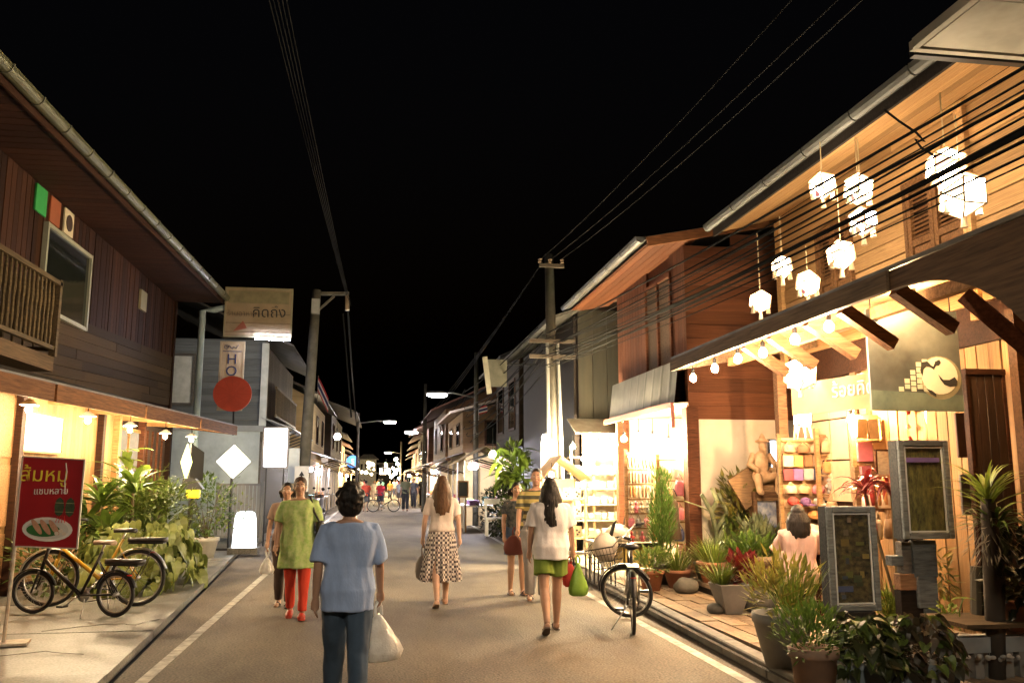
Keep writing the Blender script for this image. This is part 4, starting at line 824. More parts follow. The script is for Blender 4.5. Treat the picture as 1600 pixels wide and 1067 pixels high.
# hanging signbox beyond the pole, flags
t, x0, x1, z0, z1 = board_at('sign_box', 'pale tilted sign box hung out from the dark house', 'sign', 763, 562, 792, 603, 21.5, M('dim_sign', (.2,.19,.14), rough=.6), .2)
MB().bar((x0-.1,21.45,z1+.05), (x0+.02,21.45,z0-.2), .1, .12).build('edge_strip', M('white_awning', (.66,.62,.5)), t); MB().bar((x1,21.6,z1-.1), (4.0,21.6,z1-.1), .04).build('bracket', blackm, t)
def flag(px, py, Y, sz, ang, label):
    p = aY(px, py, Y); t = thing('thai_flag', label, 'flag', p, 0, 'striped flags on poles'); d = V((math.cos(ang),0,math.sin(ang))); u = V((-d.z*.3,0,1))
    cols = [flat('flag_red',(.4,.02,.03)), flat('flag_white',(.6,.6,.6)), flat('flag_blue',(.02,.025,.12)), flat('flag_white',(.6,.6,.6)), flat('flag_red',(.4,.02,.03))]; z = 0
    for c, h in zip(cols, (1,1,2,1,1)):
        f = lambda s, q: p + d*(s*sz*1.4) + V((0, math.sin(s*5)*.06, (q/6-.5)*sz)) + V((0,0,-s*s*.35*sz))
        MB().rings([[f(i/5,z) for i in range(6)], [f(i/5,z+h) for i in range(6)]], cap=False).build('stripe', c, t); z += h
    MB().tube([p+V((0,.02,-sz*1.3)), p+V((0,.02,sz*.6))], .015, 5).build('pole', steel, t)
flag(497,600,31,.5,-1.0,'dark striped flag drooping above the yellow upper storey'); flag(748,642,29.5,.24,.5,'red striped flag on the lamp pole before the pale roof')
p = aY(551,721,60); t = thing('round_sign', 'small round blue lit sign beyond the drooping gutter', 'sign', p)
MB().prism([p+V((math.cos(a*PI/10)*.42, 0, math.sin(a*PI/10)*.42)) for a in range(20)], (0,.12,0)).build('disc', E('lit_blue', (.12,.35,1), .6), t)
text_mesh('S', .5, E('lit_blue_white', (.7,.85,1), 1), t, p+V((0,-.01,0)), (1,0,0), (0,0,1), .004); MB().bar(p+V((-.4,.06,0)), p+V((-1.2,.06,.0)), .05).build('bracket', blackm, t)
# painting hung under the canopy: a pale round moon, dark wing shapes, a scrap of brick
t, x0, x1, z0, z1 = board_at('hanging_painting', 'dark green painted board with a pale round moon hung under a spot bulb', 'painting', 1363, 487, 1494, 641, 6.85, M('painting_ground', (.085,.095,.085), (.03,.033,.03), 2.2, rough=.45, bump=.15, detail=8), .03)
W_, H_ = x1-x0, z1-z0
def pq(u, v, d): return V((x0+u*W_, 6.85-d, z0+v*H_))
def blob(pts, d, m, nm): MB().prism([pq(u, v, d) for u, v in pts], (0,-.001,0)).build(nm, m, t)
circ = lambda u, v, a, b, n=26: [(u+math.cos(k*2*PI/n)*a, v+math.sin(k*2*PI/n)*b) for k in range(n)]
blob(circ(.76,.33,.235,.215), .001, M('paint_halo', (.24,.22,.13), (.16,.15,.09), 8), 'halo_shape'); blob(circ(.755,.35,.20,.185), .003, M('paint_moon', (.62,.60,.46), (.5,.48,.36), 4), 'moon_shape')
bk = flat('paint_black', (.025,.025,.022))
blob([(.545+(u-.55)*.78, v-.02) for u, v in [(.55,.42),(.58,.50),(.66,.51),(.71,.47),(.74,.46),(.77,.51),(.83,.53),(.85,.50),(.82,.47),(.78,.47),(.74,.43),(.70,.45),(.64,.46),(.60,.43),(.575,.36)]], .005, bk, 'wing_shape')
blob([(.74,.36),(.79,.31),(.86,.31),(.92,.34),(.945,.30),(.93,.25),(.86,.24),(.80,.26),(.76,.31)], .005, bk, 'wing_shape')
blob([(.60,.22),(.66,.20),(.70,.17),(.70,.14),(.64,.17)], .005, bk, 'wing_shape')
bl = M('paint_brick', (.42,.44,.33), (.33,.36,.27), 6)
for r_i in range(6):
    for c_i in range(5):
        u0 = .30+c_i*.068+(r_i % 2)*.0; v0 = .19+r_i*.055+(c_i % 2)*.025
        if v0 < .14+.32*(u0-.25)/.25 and v0 < .47: blob([(u0,v0),(u0+.055,v0),(u0+.055,v0+.045),(u0,v0+.045)], .0025, bl, 'brick_shape')
MB().prism([pq(0,0,.0008), pq(1,0,.0008), pq(1,.16,.0008), pq(0,.2,.0008)], (0,-.0006,0)).build('ground_shape', M('paint_teal', (.13,.17,.13), (.07,.1,.08), 5), t)
for u in (.06,.94): MB().tube([pq(u,1,-.015), pq(u,1.25,-.015)], .006, 5).build('cord', cablem, t)
# ---------------------------------------------------------------- people
skin = M('skin', (.40,.23,.15), (.34,.19,.12), 8, rough=.55, bump=.02); skin_pale = M('skin_pale', (.52,.33,.24), (.45,.27,.19), 8, rough=.55, bump=.02); skin_dark = M('skin_tan', (.30,.165,.10), (.25,.13,.08), 8, rough=.55, bump=.02)
hair_b = M('hair_black', (.018,.013,.01), (.006,.005,.004), 6, (9,9,1), rough=.6, bump=.5, spec=.25); hair_br = M('hair_brown', (.11,.055,.025), (.04,.02,.01), 6, (9,9,1), rough=.6, bump=.5, spec=.25)
eyew = flat('eye_white', (.6,.58,.55), .3); eyed = flat('eye_dark', (.015,.01,.008), .2); lipm = flat('lip', (.32,.10,.08), .5)
def rot2(a): return V((0, math.sin(a), -math.cos(a)))
def ring(c, rx, ry, n=18, p=2.3):
    out = []
    for k in range(n):
        a = 2*PI*k/n; ca, sa = math.cos(a), math.sin(a)
        out.append(V(c) + V((math.copysign(abs(ca)**(2/p), ca)*rx, math.copysign(abs(sa)**(2/p), sa)*ry, 0)))
    return out
def person(label, x, y, H, face, skinm=skin, legs=((0,0),(0,0)), arms=((.0,.12,.1),(.0,.12,.1)), wide=1.0, voxel=.009, top=None, bottom=None, hair=None, shoes=None,
           head_turn=0, z0=0, sit=False, detail=True, nod=0, group=None, bust=.0):
    """label; foot point; height; face = heading in degrees (0 looks away down the street, 180 at the viewer)
    top=(material, hem z, sleeve fraction, ease) bottom=(kind, material, length z, ease) in a 1.7 m body"""
    s = H/1.7; t = thing('person', label, 'person', (x, y, z0), R(face), group); w = wide
    J = {}; hipz = .88
    for i, sx in enumerate((-1, 1)):
        f, k = R(legs[i][0]), R(legs[i][1]); hp = V((sx*.085*w, 0, hipz)); kn = hp + rot2(f)*.42 + V((-sx*.005,0,0)); an = kn + rot2(f-k)*.40; J['leg%d' % i] = (hp, kn, an, f, k)
        f, o, e = R(arms[i][0]), arms[i][1], R(arms[i][2]); sh = V((sx*(.165*w+.005), -.005, 1.385))
        d = V((sx*math.sin(o), math.sin(f)*math.cos(o), -math.cos(f)*math.cos(o))); el = sh + d*.275
        d2 = V((sx*math.sin(o*.35), math.sin(f+e)*math.cos(o*.35), -math.cos(f+e)*math.cos(o*.35))); wr = el + d2*.235; J['arm%d' % i] = (sh, el, wr, d2)
    dz = .075 - min(J['leg0'][2].z, J['leg1'][2].z)
    if sit: dz = 0
    S = lambda v: V((v[0], v[1], v[2]+dz))*s
    def limb(mb, pts, rs, n=10, ext=0): mb.tube([S(p) for p in pts], [r*s for r in rs], n)
    def torso(mb, rows, ease=0): mb.rings([[S(q) for q in ring((0, cy, z), rx*w+ease, ry*(.6+.4*w)+ease)] for z, rx, ry, cy in rows])
    TR = [(.80,.10,.08,-.01), (.86,.155,.105,-.012), (.94,.168,.112,-.012), (1.03,.145,.098,0), (1.10,.135,.092,.005), (1.20,.15,.10,.008+bust*.3), (1.28,.162,.103+bust,.006+bust*.6), (1.36,.168,.088,-.004), (1.41,.135,.07,-.012), (1.445,.075,.06,-.014)]
    b = MB(); torso(b, TR); limb(b, [(0,-.012,1.40), (0,-.005,1.47), (0,.012,1.55)], [.062,.053,.052])
    for i in (0, 1):
        hp, kn, an, f, k = J['leg%d' % i]
        limb(b, [hp+V((0,0,.03)), lerp(hp,kn,.35), lerp(hp,kn,.8), kn, lerp(kn,an,.3), lerp(kn,an,.7), an], [.088*w,.080*w,.058,.054,.056,.042,.034])
        ft = R(0) if not sit else 0; fa = max(-.7, min(.3, f-k+.0)); fd = V((0, math.cos(fa*.8), math.sin(fa*.8))); sx = (-1, 1)[i]
        limb(b, [an+V((0,-.035,-.03)), an+V((0,.02,-.032)), an+fd*.09+V((sx*.008,0,-.045)), an+fd*.15+V((sx*.012,0,-.052))], [.032,.038,.036,.024])
        sh, el, wr, d2 = J['arm%d' % i]
        limb(b, [sh+V((-(-1,1)[i]*.02,0,0)), lerp(sh,el,.3), el, lerp(el,wr,.3), wr], [.05,.043,.035,.036,.025])
        # hand: palm, four fingers of their own length, thumb from its side
        sx = (-1, 1)[i]; fwdv = V((0,1,0)) - d2*d2.y; fwdv = fwdv.normalized() if fwdv.length > .2 else V((0,0,1)); inn = d2.cross(fwdv)*1.0; inn = inn if inn.x*sx < 0 else -inn
        pc = wr + d2*.045; b.tube([S(wr), S(wr+d2*.03), S(wr+d2*.085)], [.024*s,.033*s,.033*s], 8, flat=(1, .85))
        if detail:
            for q, (off, ln) in enumerate(((.028,.068), (.010,.075), (-.009,.07), (-.027,.055))):
                k0 = wr + d2*.078 + fwdv*off; k1 = k0 + d2*ln*.5 + inn*.008; k2 = k1 + d2*ln*.4 + inn*.022; b.tube([S(k0), S(k1), S(k2)], [.0095*s,.009*s,.0075*s], 6)
            k0 = wr + d2*.025 + fwdv*.022; k1 = k0 + d2*.03 + fwdv*.024 + inn*.008; b.tube([S(k0), S(k1), S(k1+d2*.028+inn*.006+fwdv*.004)], [.012*s,.011*s,.008*s], 6)
        else: b.tube([S(wr+d2*.08), S(wr+d2*.14+inn*.01)], [.03*s,.018*s], 6)
        J['hand%d' % i] = S(wr+d2*.10+inn*.015)
    # head
    HC = V((0, .012, 1.592)); hr = Matrix.Rotation(R(head_turn), 3, 'Z') @ Matrix.Rotation(R(nod), 3, 'X')
    def hp_(v): return S(HC + hr @ V(v))
    def hell(mb, c, r): 
        m_ = MB().ell((0,0,0), r, 14, 10); mb.add([hp_(V(c)+p) for p in m_.v], m_.f)
    hell(b, (0,0,.012), (.072,.09,.098)); hell(b, (0,.022,-.055), (.054,.062,.055)); hell(b, (0,.058,-.088), (.024,.02,.018)); hell(b, (0,.055,.03), (.055,.034,.02))
    if detail:
        b.tube([hp_((0,.084,.022)), hp_((0,.099,-.012)), hp_((0,.102,-.024))], [.009*s,.013*s,.012*s], 8); hell(b, (0,.088,-.024), (.019,.012,.009))
        for sx in (-1, 1): hell(b, (sx*.074,-.005,-.005), (.01,.02,.03)); hell(b, (sx*.042,.055,-.03), (.022,.022,.022))
        hell(b, (0,.078,-.056), (.024,.011,.009))
    add_me(remesh(b, voxel*s, 3), 'body', skinm, t)
    if detail and abs(((face+head_turn+180) % 360)-180) > 75:
        for sx in (-1, 1):
            m_ = MB().ell((0,0,0), (.013,.009,.008), 8, 6); e_ = MB().add([hp_(V((sx*.03,.081,.006))+hr@p*1) for p in m_.v], m_.f).build('eye', eyew, t, True, True)
            MB().add([hp_(V((sx*.03,.088,.006))+p*.55) for p in m_.v], m_.f).build('iris', eyed, e_, True, True)
            MB().tube([hp_((sx*.014,.088,.03)), hp_((sx*.03,.0895,.035)), hp_((sx*.046,.08,.029))], .0035*s, 5).build('eyebrow', hair_b, t, True, True)
        MB().tube([hp_((-.022,.080,-.056)), hp_((-.008,.0895,-.052)), hp_((.008,.0895,-.052)), hp_((.022,.080,-.056))], [.003*s,.005*s,.005*s,.003*s], 6).build('lips', lipm, t, True, True)
    # clothes
    if top:
        mat, hem, slv, ease = top[:4]; nm = top[4] if len(top) > 4 else 'shirt'; flare = top[5] if len(top) > 5 else .0
        c = MB(); rows = [(hem, .158+flare, .112+flare*.7, -.01), (hem+.04, .156+flare*.9, .111+flare*.6, -.01)] + ([(.94,.17,.116,-.01)] if hem < .88 else []) + [r_ for r_ in TR if r_[0] > max(hem+.06, 1.0) and r_[0] < 1.44]
        rows = rows[:-1] + [(1.425,.105,.072,-.012)]
        torso(c, rows, ease)
        for i in (0, 1):
            sh, el, wr, d2 = J['arm%d' % i]; e_ = lerp(sh, el, min(slv, 1)) if slv <= 1 else lerp(el, wr, slv-1)
            pts = [sh+V((-(-1,1)[i]*.075,0,.008)), sh+V((-(-1,1)[i]*.012,0,-.006)), lerp(sh,e_,.45), e_]; limb(c, pts, [.046,.050+ease*.45,.047+ease*.7,.044+ease*.9], 12)
        add_me(remesh(c, .010, 3, .017*s, 7.5), nm, mat, t)
    if bottom:
        kind, mat, ln, ease = bottom; c = MB()
        if kind == 'skirt':
            rr = []; n = 44
            for z, r_ in ((1.04,.15), (.96,.172), (.85,.19), (.7,.205), (.55,.225), (ln,.25)):
                amp = (1.04-z)*.05; rr.append([S((math.cos(2*PI*k/n)*(r_*w+amp*(k % 2)+amp*.4*math.sin(k*1.7)), math.sin(2*PI*k/n)*(r_*.72+amp*(k % 2))-.01+ (.02*math.sin(k*.9) if z < .6 else 0), z+(.01*math.sin(k*2.3) if z < .5 else 0))) for k in range(n)])
            c.rings(rr).build('skirt', mat, t, False, True)
        else:
            torso(c, [(.80,.13,.095,-.012), (.86,.160,.11,-.012), (.94,.172,.116,-.012), (1.03,.15,.102,0)], ease)
            for i in (0, 1):
                hp, kn, an, f, k = J['leg%d' % i]
                if ln < .47: e_ = lerp(kn, an, min(1.0, (.47-ln)/.40)); limb(c, [hp+V((0,0,.02)), lerp(hp,kn,.4), kn, lerp(kn,e_,.5), e_], [.094*w+ease,.086*w+ease,.066+ease,.058+ease*1.1,.05+ease*1.3])
                else: e_ = lerp(hp, kn, min(1, (.88-ln)/.42)); limb(c, [hp+V((0,0,.02)), lerp(hp,e_,.5), e_], [.094*w+ease,.092*w+ease,.088*w+ease*1.6])
            add_me(remesh(c, .010, 3, .010*s, 10), kind, mat, t)
    if hair:
        kind, mat = hair[:2]; c = MB(); HR = lambda v: hp_(v)
        if kind == 'short':
            hell(c, (0,-.018,.025), (.085,.10,.105)); hell(c, (0,-.05,-.03), (.078,.06,.07))
        elif kind == 'crop': hell(c, (0,-.016,.03), (.079,.092,.095)); hell(c, (0,-.045,-.01), (.07,.055,.06))
        elif kind == 'curly':
            hell(c, (0,-.018,.02), (.098,.112,.112)); hell(c, (0,-.05,-.05), (.095,.07,.08))
            for i in range(60):
                a, u = random.uniform(0,2*PI), random.uniform(-.6,1); q = V((math.cos(a)*math.sqrt(1-u*u)*.095, math.sin(a)*math.sqrt(1-u*u)*.108-.02, u*.11+.015))
                if q.y > .03 and q.z < .06: continue
                hell(c, q, (.024,.024,.022))
        elif kind in ('long', 'tied'):
            hell(c, (0,-.018,.022), (.083,.10,.104)); L_ = hair[2] if kind == 'long' else .06; hell(c, (0,-.05,-.04), (.085,.06,.08))
            for i in range(15):
                a = R(180+i*180/14); q = V((math.cos(a)*.072, math.sin(a)*.085-.015, .01)); e_ = V((q.x*(1.55+random.uniform(-.15,.15)), q.y*1.05-.035, -L_+random.uniform(-.03,.03)-.05*math.cos((i-7)/7*1.4)))
                c.tube([HR(q), HR(lerp(q,e_,.35)+V((q.x*.25,-.012,0))), HR(lerp(q,e_,.75)+V((q.x*.1,-.01,0))), HR(e_)], [.026*s,.03*s,.026*s,.012*s], 7)
            if kind == 'tied': hell(c, (0,-.12,.02), (.04,.045,.04))
        add_me(remesh(c, .008*max(1, voxel/.009), 1, .004*s, 28), 'hair', mat, t)
    if shoes:
        for i in (0, 1):
            hp, kn, an, f, k = J['leg%d' % i]; fa = max(-.7, min(.3, f-k)); fd = V((0, math.cos(fa*.8), math.sin(fa*.8))); sx = (-1, 1)[i]; m_ = MB(); dn = V((0,-fd.z,fd.y))
            a = an - dn*.066 - fd*.06; q = an - dn*.068 + fd*.17
            m_.rings([[S(p + V((sx*.006+xx*wd_,0,0)) + dn*hh) for xx, hh in ((-1,-.008),(1,-.008),(1,.009),(-1,.009))] for p, wd_ in ((a,.026),(lerp(a,q,.3),.036),(lerp(a,q,.7),.044),(q,.026))])
            if shoes[1] == 'shoe': limb(m_, [an-fd*.055-dn*.035, an+fd*.05-dn*.03, an+fd*.13-dn*.042, an+fd*.17-dn*.05], [.036,.046,.042,.026])
            else: limb(m_, [an+fd*.07-dn*.028+V((-.042,0,-.02)), an+fd*.08-dn*.004, an+fd*.07-dn*.028+V((.042,0,-.02))], [.012,.013,.012])
            m_.build(shoes[1], shoes[0], t, shoes[1] == 'shoe', True)
    M4 = Matrix.Translation(V((x,y,z0))) @ Matrix.Rotation(R(face), 4, 'Z')
    J['T'] = t; J['W'] = lambda v: M4 @ S(v); J['h0'] = M4 @ J['hand0']; J['h1'] = M4 @ J['hand1']; J['s'] = s; return J
cloth = lambda n, c, **k: M(n, c, tuple(v*.8 for v in c), 9, (1,1,.5), rough=.9, bump=.5, **k)
black_sh = flat('sandal_black', (.03,.025,.025)); red_sh = flat('shoe_red', (.4,.04,.02), .4)
# woman in blue seen from behind
blue = person('woman in a pale blue shirt and dark jeans walking away carrying a plastic bag', -.19, 6.1, 1.53, 3, skin, ((18,4),(-18,20)), ((-10,.15,14),(14,.20,8)), 1.05, .008,
    top=(cloth('pale_blue_cloth', (.34,.45,.70)), .79, .93, .034), bottom=('trousers', M('jeans_dark', (.055,.085,.13), (.03,.05,.075), 5, rough=.9), .07, .012), hair=('curly', hair_b), shoes=(black_sh, 'shoe'))
def hung_bag(name, label, p, w, h, d, mat, handle=.14, rz=0, cat='bag', flare=1.0):
    p = V(p); t = thing(name, label, cat, p+V((0,0,-h-handle)), rz); n = 30; film = 'film' in mat.name; rr = []; pr = ((0,.62), (.05,.9), (.22,1.0), (.42,.84), (.62,.6), (.8,.38), (.93,.2), (1,.12)) if film else ((0,.55), (.08,.85), (.35,1.0*flare), (.65,.86), (.9,.5), (1,.22)); ca_ = .13 if film else .06
    rm = Matrix.Rotation(rz, 3, 'Z')
    for v, f in pr:
        rr.append([p + rm @ V((math.cos(2*PI*k/n)*w/2*f*(1+ca_*math.sin(k*2.4+v*5)), math.sin(2*PI*k/n)*d/2*f*(1+ca_*1.3*math.sin(k*3.1+v*7)), -handle-h*(1-v))) for k in range(n)])
    MB().rings(rr).build('bag_body', mat, t, True)
    for sx in (-1, 1): MB().tube([p+rm@V((sx*w*.07,0,-handle-h*.02)), p+rm@V((sx*.022,.0,-handle*.4)), p+rm@V((0,0,.012))], [.012,.01,.008], 6).build('handle', mat, t)
    return t
plas = M('plastic_film', (.85,.85,.83), (.62,.61,.58), 11, rough=.22, bump=.9, trans=.4, spec=.7)
hung_bag('plastic_bag', 'full white plastic carrier bag hanging from the blue shirted woman', blue['h1']+V((.0,0,0)), .33, .31, .2, plas, .08, .3)
# woman in green coming towards the viewer
green = person('woman in a green tunic and red trousers walking towards the viewer with a black bag', -.90, 10.45, 1.57, 178, skin, ((9,3),(-7,8)), ((2,.2,12),(4,.2,10)), 1.12, .0075,
    top=(M('green_tunic', (.25,.40,.10), (.42,.50,.22), 22, rough=.9, bump=.1, detail=2), .60, .85, .034, 'tunic', .03), bottom=('trousers', cloth('red_cloth', (.50,.045,.02)), .10, .004), hair=('short', M('hair_dark_brown', (.05,.022,.014), (.02,.01,.006), 6, (9,9,1), rough=.6, bump=.5, spec=.25)), shoes=(red_sh, 'shoe'), head_turn=4)
def shoulder_bag(P, side, label, mat, zc=.98, w=.26, h=.34):
    s = P['s']; sx = (-1,1)[side]; t = thing('shoulder_bag', label, 'bag', P['W'](V((sx*.25,0,zc-h/2)))); f = P['W']
    c = f(V((sx*.26,-.02,zc))); n = 16; dirx = (f(V((0,1,0)))-f(V((0,0,0)))).normalized(); diry = (f(V((1,0,0)))-f(V((0,0,0)))).normalized()
    MB().rings([[c + dirx*(math.cos(2*PI*k/n)*w*.5*q) + diry*(math.sin(2*PI*k/n)*.055*q) + V((0,0,zz*h)) for k in range(n)] for zz, q in ((-.5,.7), (-.42,.95), (0,1), (.35,.85), (.5,.6))]).build('bag_body', mat, t, True)
    MB().tube([c+dirx*w*.3+V((0,0,h*.45)), f(V((sx*.19,.08,1.28))), f(V((sx*.135,.03,1.455))), f(V((sx*.135,-.05,1.45))), f(V((sx*.2,-.1,1.28))), c-dirx*w*.3+V((0,0,h*.45))], .013, 6).build('strap', mat, t)
shoulder_bag(green, 0, 'black shoulder bag at the side of the woman in green', flat('bag_black', (.02,.018,.018), .6), .99)
b2 = person('woman in a pale brown blouse half hidden behind the woman in green', -1.14, 11.4, 1.50, 176, skin, ((5,2),(-5,6)), ((8,.16,8),(6,.15,10)), 1.05, .009,
    top=(cloth('tan_cloth', (.34,.23,.17)), .82, .7, .016), bottom=('trousers', cloth('dark_brown_cloth', (.07,.045,.035)), .08, .01), hair=('tied', hair_b), shoes=(black_sh, 'sandal'))
hung_bag('plastic_bag', 'small clear plastic bag held low near the gutter by the half hidden woman', b2['h1'], .17, .22, .12, plas, .08)
# woman in white blouse and checked skirt
sk = person('woman with long brown hair in a white blouse and long checked skirt walking away', .80, 11.2, 1.60, 2, skin_pale, ((-16,10),(14,5)), ((4,.2,8),(-6,.2,10)), 1.0, .009,
    top=(cloth('blouse_white', (.62,.55,.50)), .97, .75, .016), bottom=('skirt', check_mat('check_cloth', (.55,.50,.46), (.07,.055,.06), 34), .33, 0), hair=('long', hair_br, .33), shoes=(flat('sandal_pale', (.3,.2,.14)), 'sandal'))
hung_bag('cloth_bag', 'grey cloth bag held beside the long checked skirt', sk['h0'], .2, .3, .1, cloth('bag_grey', (.20,.17,.15)), .12)
# couple facing the viewer
man = person('man in a yellow and black striped polo shirt facing the viewer', 2.08, 11.5, 1.68, 172, skin, ((3,2),(-3,3)), ((6,.14,20),(10,.18,20)), 1.12, .008,
    top=(wave_mat('stripe_cloth', (.36,.30,.10), (.05,.05,.03), 3.2, 'Z'), .84, .8, .02), bottom=('trousers', cloth('grey_cloth', (.25,.24,.24)), .07, .02), hair=('crop', hair_b), shoes=(flat('sandal_grey', (.10,.09,.10)), 'sandal'), head_turn=-6)
cw = person('woman in a dark patterned top and denim shorts standing with the striped man', 1.90, 12.1, 1.50, 190, skin, ((6,3),(-2,4)), ((8,.12,12),(4,.16,14)), 1.0, .008,
    top=(M('patterned_top', (.10,.10,.10), (.02,.03,.04), 26, rough=.9, detail=1), .84, .6, .016), bottom=('shorts', cloth('denim', (.06,.09,.16)), .60, .02), hair=('tied', hair_b), shoes=(flat('sandal_brown', (.07,.05,.06)), 'sandal'), head_turn=-12)
hung_bag('tote_bag', 'dark red handbag hanging at the hip of the woman in shorts', cw['W'](V((.10,.20,1.02))), .30, .26, .12, cloth('maroon_cloth', (.14,.04,.03)), .10)
# girl in white shirt and green shorts
girl = person('girl with long black hair in a white shirt and green shorts walking away', 1.80, 9.15, 1.57, -4, skin, ((-15,20),(13,4)), ((2,.16,10),(8,.26,6)), 1.04, .008,
    top=(cloth('white_cloth', (.66,.64,.64)), .80, .85, .045), bottom=('shorts', cloth('olive_green_cloth', (.15,.22,.03)), .62, .018), hair=('long', hair_b, .36), shoes=(flat('sandal_girl', (.08,.05,.04)), 'sandal'))
hung_bag('red_bag', 'small dark red bag held by the girl in green shorts', girl['h1']+V((-.02,.03,0)), .16, .24, .1, cloth('red_bag_cloth', (.32,.03,.02)), .06)
hung_bag('green_bag', 'light green plastic bag held beside the dark red one', girl['h1']+V((.06,-.02,.02)), .2, .34, .12, M('green_film', (.25,.42,.07), (.18,.32,.04), 6, rough=.35, bump=.3, trans=.3), .07)
# seated woman among the shop plants
sw_ = person('woman in a pink shirt seated with her back turned at the shop table', 4.46, 8.9, 1.58, -18, skin_pale, ((86,84),(86,84)), ((35,.15,60),(35,.15,60)), 1.12, .009, top=(cloth('pink_cloth', (.62,.42,.36)), .82, .85, .022),
    bottom=('trousers', cloth('dark_grey_cloth', (.07,.07,.075)), .07, .01), hair=('long', hair_b, .20), z0=-.30, sit=True)
c = V((4.46,8.9,.1)); t = thing('stool', 'low wooden stool under the seated woman', 'stool', c)
MB().box(c+V((0,0,.36)), (.34,.34,.04)).build('seat', teak, t)
for sx in (-1,1):
    for sy in (-1,1): MB().bar(c+V((sx*.14,sy*.14,0)), c+V((sx*.12,sy*.12,.34)), .04).build('leg', teak, t)
# people further down the street
far = [ # px of feet x, feet y, head y, facing, top, bottom kind/colour, hair
 (633,798,744,4,(.16,.17,.10),'trousers',(.03,.03,.035),'person in an olive shirt and dark trousers walking off along the middle of the street'),
 (646,793,747,175,(.05,.05,.055),'trousers',(.025,.025,.03),'person in black close behind the olive shirted walker'),
 (660,792,744,8,(.10,.085,.05),'trousers',(.04,.035,.03),'person in a mottled brown jacket next to the long haired woman'),
 (571,799,750,5,(.42,.06,.03),'shorts',(.05,.05,.05),'person in an orange red shirt and dark shorts near the far stalls'),
 (594,797,752,0,(.38,.02,.04),'shorts',(.04,.04,.05),'person in a crimson shirt standing over a bicycle'),
 (609,780,752,185,(.55,.16,.03),'trousers',(.05,.05,.06),'distant person in a bright orange shirt'),
 (584,783,752,180,(.55,.5,.42),'skirt',(.5,.4,.35),'distant person in a cream dress between the red shirts'),
 (624,789,750,170,(.4,.42,.45),'shorts',(.15,.13,.12),'distant person in a grey shirt behind the walkers'),
 (558,786,753,170,(.3,.2,.16),'trousers',(.05,.05,.06),'distant person in a brown shirt by the left stalls'),
 (617,776,753,10,(.45,.4,.38),'trousers',(.05,.06,.09),'far person in pale clothes under the lowest street lamp')]
for i, (px, fy, hy, fc, tc_, bk_, bc, lab) in enumerate(far):
    p = gz(px, fy); Hh = EYE - (hy-750)/(fy-750)*EYE; Hh = max(1.5, min(1.74, Hh))
    person(lab, p.x, p.y, Hh, fc, skin, ((12,4),(-10,10)) if i % 2 else ((4,2),(-8,6)), ((-8,.15,10),(10,.15,15)), 1.08, .02, top=(cloth('far_top%d' % i, tc_), .84, .8, .025), bottom=(bk_, cloth('far_bottom%d' % i, bc), {'trousers':.08,'shorts':.5,'skirt':.35}[bk_], .02), hair=('crop', hair_b), shoes=(black_sh,'sandal'), detail=False)
